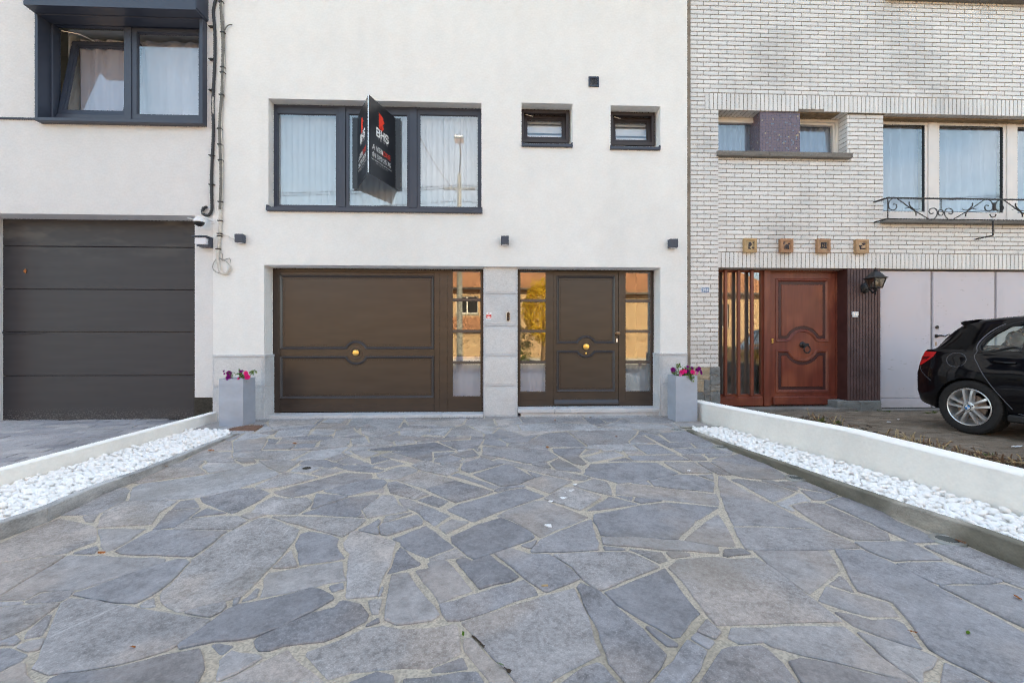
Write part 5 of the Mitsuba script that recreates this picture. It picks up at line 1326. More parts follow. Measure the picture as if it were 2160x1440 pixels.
# for-sale sign: a board folded to a V, stuck on the window
SG = thing('for_sale_sign', 'black V-shaped for-sale sign with red emblem standing out from the window', 'sign')
ysg = YW - .018
sl, sr = at(754, 322, ysg), at(834.5, 322, ysg)
sz1, sz0 = Z(795, 249, ysg), Z(795, 398.6, ysg)
spy = 6.44; sp = np.array([X(777, spy), spy])
def board(a, b, name):
    a, b = np.asarray(a[:2]), np.asarray(b[:2]); d = (b - a) / np.linalg.norm(b - a); nrm = np.array([d[1], -d[0]])
    if nrm[1] > 0: nrm = -nrm
    q = [a, b, b - nrm * .004, a - nrm * .004]
    m = trimesh.creation.extrude_polygon(Polygon(q), sz1 - sz0); m.apply_translation([0, 0, sz0])
    return part(SG, name, m, 'mat_sign_black'), a, d, nrm, np.linalg.norm(b - a)
fl = .078
for (a, b) in ((sl, sp), (sp, sr)):
    k, a_, d_, n_, L_ = board(a, b, 'board')
    up = np.array([0, 0, 1.0]); R3 = np.array([d_[0], d_[1], 0]); N3 = np.array([n_[0], n_[1], 0])
    Hs = sz1 - sz0
    def O_(u, v, e=.0008): return np.array([a_[0], a_[1], sz0]) + R3 * (u * L_) + up * (v * Hs) + N3 * e
    f = L_ / .70
    def T_(t, h, w, u, v, mat, bold=False): part(k, 'lettering', put_on(word(t, h * Hs, w * L_, bold), O_(u, v), R3, up), mat)
    lg = [(.0, .0), (.0, .225), (.16, .195), (.22, .125), (.145, .085), (.205, .045), (.14, -.012)]
    c_ = [(.36 + x * .92, .672 + z * .92) for x, z in lg]
    def facet(ids, mat, e):
        V = np.array([O_(*c_[i], e) for i in ids]); part(k, 'emblem', trimesh.Trimesh(V, [[0, i, i + 1] for i in range(1, len(ids) - 1)], process=False), mat)
    facet([0, 6, 4], 'mat_print_red_dark', .001); facet([6, 5, 4], 'mat_print_red', .001); facet([0, 4, 1], 'mat_print_red', .001); facet([1, 4, 3, 2], 'mat_print_red', .001)
    T_('B', .112, .135, .27, .548, 'mat_print_white', True); T_('H', .112, .14, .425, .548, 'mat_print_white', True); T_('S', .112, .135, .585, .548, 'mat_print_white', True)
    T_('I  M  M  O', .018, .36, .32, .512, 'mat_print_grey')
    T_('A VEN', .064, .365, .14, .345, 'mat_print_white'); T_('DRE', .064, .255, .535, .345, 'mat_print_red')
    T_('04 370 23 70', .060, .655, .14, .248, 'mat_print_white')
    bk = np.array([O_(.01, .004, -.0048), O_(.99, .004, -.0048), O_(.99, .996, -.0048), O_(.01, .996, -.0048)]); part(k, 'back_face', trimesh.Trimesh(bk, [[0, 2, 1], [0, 3, 2]], process=False), 'mat_print_white')
    V = np.array([O_(.10, .212), O_(.84, .212), O_(.84, .2165), O_(.10, .2165)]); part(k, 'rule', trimesh.Trimesh(V, [[0, 1, 2], [0, 2, 3]], process=False), 'mat_print_white')
    T_('b  h  s  i  m  m  o  .  b  e', .013, .42, .26, .178, 'mat_print_grey')
part(SG, 'edge_strip', cb(sp[0] - .006, sp[0] + .006, sp[1] - .008, sp[1] + .001, sz0, sz1, .002), 'mat_alu')
part(SG, 'flange', bx(sl[0] - fl, sl[0] - .001, ysg, ysg + .004, sz0, sz1), 'mat_sign_black'); part(SG, 'flange', bx(sr[0] + .001, sr[0] + fl, ysg, ysg + .004, sz0, sz1), 'mat_sign_black')
# cube wall lamps
for (a, b, t, u), lab in (((494.3, 511, 493, 510.5), 'dark cube wall lamp with a thin wire, above the potted plant next to the cables'), ((1057, 1073.3, 497, 514.5), 'dark cube wall lamp above the stone pillar'), ((1413.5, 1430.5, 503.5, 521.5), 'dark cube wall lamp next to the white brick wall')):
    y = YF - .11
    k = thing('cube_lamp', lab, 'wall lamp', 'dark cube lamps on the white facade')
    part(k, 'housing', cb(X(a, y), X(b, y), y, YF - .012, Z((a + b) / 2, u, y), Z((a + b) / 2, t, y), .004), 'mat_frame_dark')
    part(k, 'wall_plate', cb(X(a, y) + .01, X(b, y) - .01, YF - .0115, YF - .0005, Z((a + b) / 2, u, y) + .01, Z((a + b) / 2, t, y) - .01, .002), 'mat_black')
    part(k, 'lens', bx(X(a, y) + .02, X(b, y) - .02, y + .02, YF - .03, Z((a + b) / 2, u, y) - .003, Z((a + b) / 2, u, y) + .002), 'mat_opal')
# lamp with an opal diffuser over the corner of the dark garage
k = thing('outdoor_lamp', 'oblong outdoor wall lamp with white diffuser under the dome camera', 'wall lamp')
y = YL - .17
part(k, 'roof', cb(X(404, y), X(449, YL - .02) , y - .01, YL - .001, Z(428, 499.5, y), Z(428, 496.5, y), .003), 'mat_frame_dark')
part(k, 'diffuser', cb(X(409, y), X(445, YL - .03), y + .01, YL - .03, Z(428, 515, y), Z(428, 500, y), .008), 'mat_opal')
part(k, 'base', cb(X(412, y), X(448, YL - .03), y + .03, YL - .001, Z(428, 518.5, y), Z(428, 515, y) - .001, .004), 'mat_frame_dark')
part(k, 'back_plate', cb(X(446, YL - .03), X(450, YL), YL - .10, YL - .0005, Z(428, 518, YL - .1), Z(428, 498, YL - .1) - .004, .004), 'mat_frame_dark')
# dome camera
k = thing('dome_camera', 'white security dome camera with dark lens at the corner of the dark garage', 'security camera')
c = at(420.5, 468, YL - .16)
part(k, 'dome', (lambda m: (m.apply_translation(c), m)[1])(trimesh.intersections.slice_mesh_plane(trimesh.creation.icosphere(subdivisions=3, radius=.068), [0, 0, -1], [0, 0, 0.004])), 'mat_black', smooth=True)
sh = lathe([(.070, -.006), (.074, 0), (.072, .022), (.055, .05), (.032, .066), (.03, .085), (0, .087)], 24); sh.apply_translation(c)
part(k, 'housing', sh, 'mat_plastic_white', smooth=30)
part(k, 'arm', cat(tube([c + [0.01, 0, .075], c + [.07, .06, .07], [c[0] + .10, YL - .01, c[2] + .05]], .016, 8), cb(c[0] + .06, c[0] + .14, YL - .016, YL - .0005, c[2] + .015, c[2] + .085, .004)), 'mat_plastic_white')
part(k, 'antenna', tube([c + [-.05, 0, .03], c + [-.15, -.03, .045]], .008, 6), 'mat_plastic_white')
# cables
def wall_line(pts, y): return [at(p[0], p[1], y) for p in pts]
A = [(456, -30), (455, 0), (450.5, 20), (452, 50), (453.3, 90), (453, 127), (450, 190), (449, 230), (450, 260), (448, 327), (446, 390), (447, 433), (444.5, 449), (437, 455), (428, 451), (427.5, 442), (436.5, 436.5)]
k = thing('cable', 'black cable hanging down the house corner, its cut end curled up', 'cable')
part(k, 'sheath', tube(spline(wall_line(A, YL - .03), 5), .0215, 8), 'mat_cable_black', smooth=True)
part(k, 'paint_splash', tube(spline(wall_line([(449.6, 205), (449.2, 225), (449.8, 240)], YL - .046), 4), .009, 6), 'mat_cable_white', smooth=True)
part(k, 'paint_splash', tube(spline(wall_line([(429.5, 449.5), (428, 447)], YL - .05), 4), .010, 6), 'mat_cable_white', smooth=True)
for v in (60, 128, 193, 330, 391): part(k, 'clip', cb(at(448, v, YL)[0] - .03, at(448, v, YL)[0] + .05, YL - .056, YL - .001, Z(450, v + 1, YL), Z(450, v - 1, YL), .003), 'mat_black')
Bp = [(465.5, -30), (466, 0), (467.5, 33), (470, 73), (470, 143), (468, 200), (463.5, 273), (465.5, 333), (466, 400), (464.5, 450), (463.5, 495), (461, 520), (459, 545), (461.5, 563), (468, 576), (476, 578), (483, 571), (486, 560)]
k = thing('cable_bundle', 'bundle of grey cables down the white facade ending in a taped loop', 'cable')
sp_ = spline(wall_line(Bp, YF - .03), 5)
part(k, 'sheath', tube(sp_[:-22], .023, 8), 'mat_cable_grey', smooth=True)
part(k, 'taped_end', tube(sp_[-23:], .020, 8), 'mat_cable_white', label='white taped and frayed end of the bundle', smooth=True)
part(k, 'wire', tube(spline(wall_line([(471, -20), (471, 73), (473, 140), (470, 200), (467, 273), (469, 333), (468, 420), (466, 490), (462, 530)], YF - .03), 4), .008, 6), 'mat_cable_white', smooth=True)
for pts in ([(457, 546), (450, 556), (449, 566), (455, 573), (463, 576)], [(462, 534), (460, 541), (466, 546), (475, 550), (483, 558), (488, 566)], [(463, 532), (469, 536), (469, 544), (468, 549), (478, 546), (486, 554)]):
    part(k, 'loose_wire', tube(spline(wall_line(pts, YF - .02), 5), .0045, 5), 'mat_cable_grey', smooth=True)
part(k, 'stub', tube(spline(wall_line([(470, 70), (476, 60), (481, 54), (490, 53)], YF - .03), 5), .008, 6), 'mat_cable_grey', smooth=True)
for v in (8, 72, 145, 156, 203, 274, 307, 340, 427, 467, 494, 499, 526):
    xx = float(np.interp(Z(465, v, YF - .03), sp_[::-1, 2][:], sp_[::-1, 0])) if False else sp_[np.argmin(np.abs(sp_[:, 2] - Z(465, v, YF - .03)))][0]
    part(k, 'clip', cb(xx - .032, xx + .032, YF - .057, YF - .001, Z(465, v + 1.2, YF), Z(465, v - 1.2, YF), .004), 'mat_black')
single('lamp_wire', tube(spline(wall_line([(463, 497), (470, 495.5), (478, 497), (486, 501.5), (493.5, 505)], YF - .02), 5), .0055, 6), 'mat_cable_white', 'thin pale wire running from the cable bundle to the first cube lamp', 'wire', smooth=True)
# doorbell and alarm sticker on the stone pillar
k = thing('doorbell', 'slim black video doorbell in a silver holder on the stone pillar', 'doorbell')
y = YP - .026
q = rect(X(1068.3, y), Z(1072, 678, y), X(1076, y), Z(1072, 657.5, y)); r_ = .025
part(k, 'holder', ex(q.buffer(-r_).buffer(r_), y, y + .0015), 'mat_alu')
q2 = q.buffer(-.006); part(k, 'body', ex(q2.buffer(-.02).buffer(.02), y - .018, y - .0005), 'mat_black')
cc = lathe([(.012, 0), (.012, .003), (0, .003)], 16); cc.apply_transform(trimesh.transformations.rotation_matrix(math.pi / 2, [1, 0, 0])); cc.apply_translation([X(1072.2, y), y - .018, Z(1072, 671.5, y)])
part(k, 'button', cc, 'mat_frame_dark')
k = thing('alarm_sticker', 'small white and red alarm sticker on the stone pillar', 'sticker')
y = YP - .0245
part(k, 'sheet', bx(X(1026, y), X(1036.3, y), y - .0008, y, Z(1031, 674, y), Z(1031, 659, y)), 'mat_print_white')
part(k, 'red_field', bx(X(1026, y), X(1036.3, y), y - .0016, y - .0009, Z(1031, 671, y), Z(1031, 663.3, y)), 'mat_print_red')
part(k, 'print', cat(bx(X(1027.2, y), X(1035, y), y - .0022, y - .0017, Z(1031, 670, y), Z(1031, 667.4, y)), bx(X(1027.2, y), X(1033.5, y), y - .0022, y - .0017, Z(1031, 665.4, y), Z(1031, 664.4, y))), 'mat_print_white')
part(k, 'print', bx(X(1028.5, y), X(1033, y), y - .0016, y - .0009, Z(1031, 661.8, y), Z(1031, 660.5, y)), 'mat_print_red')
# house number
k = thing('number_plate', 'small blue enamel house number plate reading 294 on the white bricks', 'house number')
y = YB - .014
a, b = X(1479.3, y), X(1496.3, y); z0, z1 = Z(1488, 617.6, y), Z(1488, 605.4, y)
part(k, 'plate', cb(a, b, y, YB - .002, z0, z1, .003), 'mat_plate_blue')
part(k, 'rim', frame(a + .001, z0 + .001, b - .001, z1 - .001, .007, y - .0012, y - .0002), 'mat_print_white')
part(k, 'lettering', put_on(word('294', .050, .085, True), [a + (b - a) / 2 - .0425, y - .0004, (z0 + z1) / 2 - .025], [1, 0, 0], [0, 0, 1]), 'mat_print_white')
# four relief tiles
def hull_blob(pts, r, y, h):
    ms = [trimesh.creation.icosphere(subdivisions=1, radius=r) for _ in pts]
    for m, p in zip(ms, pts): m.apply_translation([p[0], y, p[1]])
    m = trimesh.convex.convex_hull(np.vstack([q.vertices for q in ms])); m.vertices[:, 1] = y + (m.vertices[:, 1] - y) * h / r; return m
REL = [
    ('brown relief tile with a standing figure and a round pot', [[(-.3, -.6), (-.25, .5)], [(-.1, .55), (.05, .5)], [(.0, -.1), (.0, .4), (.25, .15)], [(-.35, -.75), (.0, -.75)], [(.5, -.5), (.75, -.5), (.62, -.65)], [(.68, .55), (.76, .6)]]),
    ('brown relief tile with a standing woolly animal', [[(-.3, -.05), (.35, .05), (.0, .15)], [(.45, .45), (.62, .4)], [(-.3, -.1), (-.4, -.65)], [(.0, -.1), (.05, -.65)], [(.35, -.05), (.4, -.65)], [(-.7, .55), (-.5, .7)], [(-.6, .6), (-.65, .35)]]),
    ('brown relief tile with a pair of hanging scales', [[(-.45, .6), (.45, .6)], [(-.45, .4), (-.45, -.3)], [(.45, .4), (.45, -.3)], [(-.58, -.45), (-.32, -.45), (-.45, -.3)], [(.58, -.45), (.32, -.45), (.45, -.3)], [(-.05, .5), (.05, .0)], [(-.1, -.25), (.1, -.4)]]),
    ('brown relief tile with fruit and a cloud shape', [[(-.35, .1), (-.35, -.35)], [(-.55, .05), (-.1, .1)], [(.1, .5), (.45, .6)], [(.3, .35), (.55, .45)], [(.1, -.5), (.55, -.5)], [(-.3, -.55), (-.2, -.5)]])]
scene['mat_tile_dark'] = two(pr(tint((.045, .035, .038), .4, 60), .5, .5))
for i, ((a, b, t, u), (lab, blobs)) in enumerate(zip(((1567.2, 1596.7, 502, 531.5), (1643.5, 1673.7, 503, 532.3), (1721.8, 1752.3, 503.2, 533), (1803, 1833.2, 504.4, 533.8)), REL)):
    scene[f'mat_tile_{i}'] = two(pr(tint(((.40, .26, .12), (.33, .17, .085), (.34, .19, .10), (.37, .225, .115))[i], .35, 22), .45, .5))
    scene[f'mat_tile_field_{i}'] = two(pr(tint(((.43, .33, .18), (.36, .20, .11), (.38, .26, .15), (.43, .30, .18))[i], .35, 22), .45, .5))
    k = thing('relief_tile', lab, 'tile', 'relief tiles above the red door'); y = YR - .062
    xa, xb, z0, z1 = X(a + 3.5, y), X(b, y), Z((a + b) / 2, u, y), Z((a + b) / 2, t, y)
    m_ = f'mat_tile_{i}'
    part(k, 'frame', cat(frame(xa, z0, xb, z1, .035, y, YR - .002)), m_); part(k, 'border', frame(xa + .034, z0 + .034, xb - .034, z1 - .034, .012, y + .006, y + .02), m_)
    part(k, 'field', bx(xa + .03, xb - .03, y + .014, YR - .004, z0 + .03, z1 - .03), f'mat_tile_field_{i}')
    cx_, cz_, s = (xa + xb) / 2, (z0 + z1) / 2, (xb - xa) * .36
    part(k, 'relief', cat(*[hull_blob([(cx_ + p[0] * s, cz_ + p[1] * s) for p in bl_], .011, y + .014, .014) for bl_ in blobs]), 'mat_tile_dark', smooth=True)
# lantern beside the white garage doors
k = thing('wall_lantern', 'black four-sided wall lantern beside the white garage doors', 'lantern')
yl_ = 6.75; lc = at(1846.5, 590, yl_)
def ngon(r, z, n=4, a0=math.pi / 4): return [[lc[0] + r * math.cos(a0 + i * 2 * math.pi / n), lc[1] + r * math.sin(a0 + i * 2 * math.pi / n), z] for i in range(n)]
def loft(rings):
    n = len(rings[0]); V = np.vstack(rings); F = []
    for j in range(len(rings) - 1):
        for i in range(n):
            a, b = j * n + i, j * n + (i + 1) % n; F += [[a, b, b + n], [a, b + n, a + n]]
    F += [[0, i + 1, i] for i in range(1, n - 1)]; L = (len(rings) - 1) * n; F += [[L, L + i, L + i + 1] for i in range(1, n - 1)]
    m = trimesh.Trimesh(V, F, process=False); return m
zE = Z(1846, 586.5, yl_); zA = Z(1846, 573.5, yl_); zB = Z(1846, 607, yl_)
part(k, 'roof', loft([ngon(.158, zE - .004), ngon(.158, zE + .002), ngon(.118, zE + .022), ngon(.070, zA - .02), ngon(.045, zA), ngon(.03, zA + .01)]), 'mat_iron')
fin = lathe([(.03, 0), (.018, .012), (.024, .024), (.010, .034), (.012, .05), (0, .06)], 12); fin.apply_translation([lc[0], lc[1], zA + .008]); part(k, 'finial', fin, 'mat_iron', smooth=30)
top_r, bot_r = ngon(.128, zE - .006), ngon(.082, zB)
part(k, 'frame', cat(*[tube([top_r[i], bot_r[i]], .010, 6) for i in range(4)], *[tube([bot_r[i], bot_r[(i + 1) % 4]], .010, 6) for i in range(4)], *[tube([top_r[i], top_r[(i + 1) % 4]], .008, 6) for i in range(4)]), 'mat_iron')
for i in range(4):
    j = (i + 1) % 4; part(k, 'pane', trimesh.Trimesh(np.array([top_r[i], top_r[j], bot_r[j], bot_r[i]]), [[0, 1, 2], [0, 2, 3]], process=False), 'mat_lantern_glass')
part(k, 'floor', loft([ngon(.083, zB - .008), ngon(.083, zB + .002)]), 'mat_iron')
bulb = trimesh.creation.icosphere(subdivisions=2, radius=.035); bulb.apply_translation([lc[0], lc[1], (zE + zB) / 2]); part(k, 'bulb', bulb, 'mat_opal', smooth=True)
pc = at(1823.5, 608, YBP)
pp = lathe([(0, 0), (.09, 0), (.085, .02), (.05, .035), (0, .04)], 8); pp.apply_transform(trimesh.transformations.rotation_matrix(math.pi / 2, [1, 0, 0])); pp.apply_scale([.8, 1, 1.0]); pp.apply_translation([pc[0], YBP - .001, pc[2]])
part(k, 'wall_plate', pp, 'mat_iron')
ap = spline([[pc[0], YBP - .03, pc[2] - .02], [pc[0] + .01, YBP - .12, pc[2] - .055], [lc[0], lc[1] + .03, zB - .065], [lc[0], lc[1], zB - .04], [lc[0], lc[1], zB]], 6)
part(k, 'arm', tube(ap, .013, 8), 'mat_iron', smooth=True)
dr_ = lathe([(0, -.11), (.008, -.10), (.014, -.085), (.006, -.07), (.018, -.05), (.03, -.012), (0, -.01)], 12); dr_.apply_translation([lc[0], lc[1], zB]); part(k, 'drop', dr_, 'mat_iron', smooth=30)
# bell push on the slatted panel
k = thing('bell_push', 'small white bell push on the brown slatted panel', 'doorbell')
y = YBP - .028
part(k, 'cover', cb(X(1799, y), X(1811.5, y), y, YBP - .001, Z(1805, 665.3, y), Z(1805, 657.3, y), .004), 'mat_plastic_white')
part(k, 'button', cb(X(1800, y), X(1811.3, y), y + .008, YBP - .001, Z(1805, 668.6, y), Z(1805, 665.6, y), .003), 'mat_plastic_white')
# planters with petunias
def planter(x0, x1, y0, y1, h, lab):
    k = thing('planter', lab, 'planter', 'tall grey planters')
    o = sbox(x0, y0, x1, y1); m = trimesh.creation.extrude_polygon(o.difference(o.buffer(-.018, join_style=2)), h)
    bev = cat(m); part(k, 'body', bev, 'mat_planter')
    part(k, 'soil', bx(x0 + .017, x1 - .017, y0 + .017, y1 - .017, h - .06, h - .035), 'mat_soil'); part(k, 'base', bx(x0 + .01, x1 - .01, y0 + .01, y1 - .01, .002, .02), 'mat_planter')
    return k
P1 = (-3.715, -3.395, 6.335, 6.655, .652); P2_ = (2.632, 2.948, 6.455, 6.765, .665)
planter(*P1, 'tall grey square planter with sparse petunias, next to the wooden garage door'); planter(*P2_, 'tall grey square planter with full petunias, next to the front door steps')
def leaf_m(c, d, up, L, w):
    d = d / np.linalg.norm(d); s = np.cross(d, up); s /= max(np.linalg.norm(s), 1e-6); n = np.cross(s, d)
    t = np.array([0, .3, .65, 1.0]); ww = np.array([.12, 1, .85, .05]) * w
    V = []
    for i in range(4):
        p = c + d * L * t[i] + n * (-.25 * L * t[i] ** 2)
        V += [p - s * ww[i] + n * .12 * ww[i], p, p + s * ww[i] + n * .12 * ww[i]]
    F = []
    for i in range(3):
        for j in range(2): q = i * 3 + j; F += [[q, q + 1, q + 4], [q, q + 4, q + 3]]
    return trimesh.Trimesh(np.array(V), F, process=False)
def petunia(c, n, r, seed):
    rr = np.random.default_rng(seed); n = n / np.linalg.norm(n); a = np.cross(n, [.3, .2, .9]); a /= np.linalg.norm(a); b = np.cross(n, a)
    V = [c - n * r * .7]; m = 20
    for ring, (q, h) in enumerate(((.22, -.25), (.65, .02), (1.0, .0))):
        for i in range(m):
            th = 2 * math.pi * i / m; w = 1 + (.10 * math.cos(5 * th) if ring == 2 else 0) + rr.normal(0, .02)
            V.append(c + (a * math.cos(th) + b * math.sin(th)) * r * q * w + n * (h * r + (.10 * r * math.sin(5 * th + 1) if ring == 2 else 0) + rr.normal(0, .02) * r))
    F = [[0, 1 + (i + 1) % m, 1 + i] for i in range(m)]
    for k_ in range(2):
        for i in range(m): p, q = 1 + k_ * m + i, 1 + k_ * m + (i + 1) % m; F += [[p, q, q + m], [p, q + m, p + m]]
    return trimesh.Trimesh(np.array(V), F, process=False)
def flower_plant(pots, seed, clumps, blooms, lab):
    rr = np.random.default_rng(seed); k = thing('petunia', lab, 'flowers'); x0, x1, y0, y1, h = pots
    ctr = np.array([(x0 + x1) / 2, (y0 + y1) / 2, h - .04]); leaves, pale, stems = [], [], []
    for (fx, fy, fz, n, sp_) in clumps:
        c = np.array([x0 + (x1 - x0) * fx, y0 + (y1 - y0) * fy, h + fz])
        foot = np.array([ctr[0] + (c[0] - ctr[0]) * .5, ctr[1] + (c[1] - ctr[1]) * .5, h - .04]); stems.append(tube(spline([foot, (foot + c) / 2 + rr.normal(0, .012, 3), c], 4), .004, 5))
        for _ in range(n):
            p = c + rr.normal(0, sp_, 3); d = rr.normal(0, 1, 3) + [0, -.3, .35]
            (leaves if rr.random() < .6 else pale).append(leaf_m(p, d, np.array([0, 0, 1.0]) + rr.normal(0, .3, 3), rr.uniform(.026, .045), rr.uniform(.008, .014)))
    part(k, 'stem', cat(*stems), 'mat_leaf_pale'); part(k, 'foliage', cat(*leaves), 'mat_leaf'); part(k, 'young_foliage', cat(*pale), 'mat_leaf_pale')
    for (fx, fy, fz, r, mat, nx, nz) in blooms:
        c = np.array([x0 + (x1 - x0) * fx, y0 + (y1 - y0) * fy, h + fz]); part(k, 'blossom', petunia(c, np.array([nx, -1.0, nz]), r, int(abs(c.sum()) * 1e4) % 999), 'mat_petal_' + mat)
flower_plant(P1, 4, [(.33, .2, .06, 26, .016), (.80, .25, .055, 34, .022), (.93, .2, .02, 30, .02), (1.15, .5, .085, 24, .016), (.72, .3, .085, 12, .014)],
             [(.14, .1, .105, .017, 'purple', -.5, .5), (.38, .05, .075, .036, 'purple', .1, .1), (.40, -.02, .012, .034, 'purple', .2, -.3), (.84, .15, .10, .028, 'purple', -.2, 1.2), (1.06, .1, .075, .030, 'pink', .3, .2), (1.15, .05, .025, .036, 'pink', .6, -.1), (.80, .0, .004, .014, 'pink', .2, .5), (.17, .1, .07, .014, 'purple', -.3, 0)],
             'sparse pink and purple petunias in the planter next to the wooden garage door')
flower_plant(P2_, 9, [(.15, .3, .02, 34, .026), (.4, .3, .03, 60, .03), (.62, .25, .015, 60, .032), (.68, -.05, -.03, 34, .018), (.85, .35, .03, 40, .028), (.08, .5, .05, 16, .02), (.28, .5, .13, 22, .018), (.55, .5, .09, 20, .022), (.75, .5, .09, 14, .02)],
             [(-.05, .2, .085, .036, 'purple', -.4, .1), (.30, .05, .05, .036, 'pink', -.1, .4), (.44, .05, .066, .034, 'pink', .1, .6), (.52, .12, .058, .026, 'purple', .3, .3), (.22, .0, .012, .022, 'rose', -.2, .2), (.64, .2, .07, .022, 'purple', 0, .3), (.68, .3, .125, .022, 'purple', 0, .7), (.78, .0, .055, .036, 'pink', .1, .2), (.86, .25, .105, .024, 'purple', .1, .3), (.98, .0, .04, .025, 'rose', .3, .1), (1.08, .2, .075, .033, 'purple', .2, .2), (1.16, .15, .10, .034, 'purple', .4, .3), (1.22, .1, .05, .024, 'purple', .6, -.1), (1.25, .1, .03, .016, 'purple', .5, 0)],
             'full pink and purple petunias in the planter next to the front door steps')
# round ground spots
scene['mat_spot_glass'] = two(pr((.09, .10, .10), .10, .6)); scene['mat_spot_ring'] = two({'type': 'principled', 'base_color': col(.40, .40, .38), 'metallic': .6, 'roughness': .45})
for (u, v), lab in (((1998, 1141), 'round ground spotlight farthest from the house, on a leaf-littered patch'), ((1678.5, 1010), 'round ground spotlight in the middle of the mossy kerb'), ((1520, 944.5), 'round ground spotlight near the house end of the mossy kerb'), ((1430, 907.5), 'round ground spotlight next to the full planter')):
    c = gz(u, v); k = thing('ground_spot', lab, 'ground spotlight', 'round spotlights along the mossy kerb')
    m = lathe([(.052, .012), (.056, .016), (.080, .014), (.084, .008), (.084, -.03)], 36); m.apply_translation(c); part(k, 'ring', m, 'mat_spot_ring', smooth=30)
    m = lathe([(0, .0145), (.04, .0138), (.054, .0122)], 30); m.apply_translation(c); part(k, 'lens', m, 'mat_spot_glass', smooth=True)
c = gz(647, 989); k = thing('floor_drain', 'small dark round drain hole in the stone paving', 'drain')
m = lathe([(0, .010), (.026, .0105), (.03, .012), (.036, .0125), (.038, .009), (.038, -.01)], 24); m.apply_translation(c); part(k, 'cover', m, 'mat_joint_dark')
q = pxpoly('463,910 515,898 557,898 537,910'); single('rusty_plate', top_brick(q, .013, .02, .002), 'mat_rust', 'rust brown plate in the paving at the foot of the sparse planter', 'plate')
# small litter on the paving
def curled(c, L, w, ang, mat, name, lab, cat_, grp=None, seed=0):
    rr = np.random.default_rng(seed + 900); t = np.linspace(-1, 1, 7); ww = (1 - t ** 2) ** .6 * w + .0015; V = []
    for i in range(7):
        V += [[t[i] * L, -ww[i], .006 + .5 * w * rr.random()], [t[i] * L, 0, .004 + .010 * rr.random() * (L / .03)], [t[i] * L, ww[i], .010 + .6 * w * rr.random()]]
    V = np.array(V); R_ = np.array([[math.cos(ang), -math.sin(ang), 0], [math.sin(ang), math.cos(ang), 0], [0, 0, 1]]); V = V @ R_.T + c; F = []
    for i in range(6):
        for j in range(2): q = i * 3 + j; F += [[q, q + 1, q + 4], [q, q + 4, q + 3]]
    single(name, trimesh.Trimesh(V, F, process=False), mat, lab, cat_, grp)
LV = [(214, 1168, .022, 'orange dry leaf scrap in a joint of the left foreground paving'), (2147, 1263, .022, 'curled brown dry leaf on the far right slab'), (1925, 1335, .016, 'brown leaf scrap in the joint under the long diagonal slab'), (345, 986, .035, 'brown dry leaf at the foot of the grey kerb, nearer the viewer'), (300, 1006, .03, 'brown dry leaf at the foot of the grey kerb, second from the viewer'), (445, 951, .035, 'long pale brown leaf near the house end of the grey kerb'), (1171, 886.5, .03, 'orange leaf in front of the entrance steps'), (1246, 880.5, .022, 'small orange leaf right at the entrance steps'), (1300, 921.5, .032, 'orange leaf on the middle of the paving near the front door'), (1155, 944.5, .026, 'orange leaf on the paving below the stone pillar'), (622, 936, .026, 'small orange leaf on the paving below the garage door'), (2026, 1144, .03, 'brown leaf beside the ground spotlight farthest from the house'), (280, 1367, .012, 'tiny orange leaf scrap on the big slab in the left foreground')]
for i, (u, v, L, lab) in enumerate(LV): curled(gz(u, v, .008), L * .9, L * .34, i * 1.3, 'mat_dryleaf', 'dry_leaf', lab, 'dry leaf', 'dry leaves on the stone paving', i)
LV2 = [(2042, 1337, 'green grass blade on the long diagonal slab'), (977, 1340, 'green leaf at the head of the open joint'), (1056, 1404, 'green sprout in the open joint of the centre foreground')]
for i, (u, v, lab) in enumerate(LV2): curled(gz(u, v, .008), .014, .0032, i * 1.1 + .4, 'mat_leaf', 'green_leaf', lab, 'leaf', None, i + 40)
c = gz(1149, 1234, .012); m = trimesh.creation.cylinder(radius=.0045, height=.03, sections=10); m.apply_transform(trimesh.transformations.rotation_matrix(math.pi / 2, [0, 1, 0])); m.apply_translation(c); single('cigarette_end', m, 'mat_straw', 'short pale cigarette end on a slab in the centre foreground', 'cigarette end')
lf = np.array([[-.035, 0, .01], [-.01, 0, .03], [.012, 0, .045], [.035, 0, .01], [.02, 0, -.02], [.005, 0, -.045], [-.02, 0, -.02]]); lf = lf * .8 + [X(54, YG), YG - .004, Z(54, 572, YG)]; lf[:, 1] -= [0, .006, .012, .008, .006, .002, .008]
single('dry_leaf', trimesh.Trimesh(lf, [[6, 0, 1], [6, 1, 2], [6, 2, 3], [6, 3, 4], [6, 4, 5]], process=False), 'mat_dryleaf', 'orange leaf stuck to the dark sectional garage door', 'dry leaf')
# paint drips on two slabs
pd = []
for (u, v, r) in ((1213, 1021, .016), (1203, 1034.5, .013), (1209, 1032.5, .011), (1188, 1049.5, .024), (1162, 1056.5, .015), (1156, 1107, .020), (1160, 1109.5, .012), (1453, 992, .014), (1192, 1038, .007)):
    c = gz(u, v, .0098); n = 14; a = np.arange(n) * 2 * math.pi / n; rr_ = r * (1 + .25 * np.sin(a * 3 + u) + .12 * np.cos(a * 5)); pd.append(top_brick(np.c_[c[0] + rr_ * np.cos(a), c[1] + rr_ * .8 * np.sin(a)], .0122, .006, .001))
single('paint_drips', cat(*pd), 'mat_print_white', 'dried white paint drips on the slabs in the middle of the drive', 'paint drips')
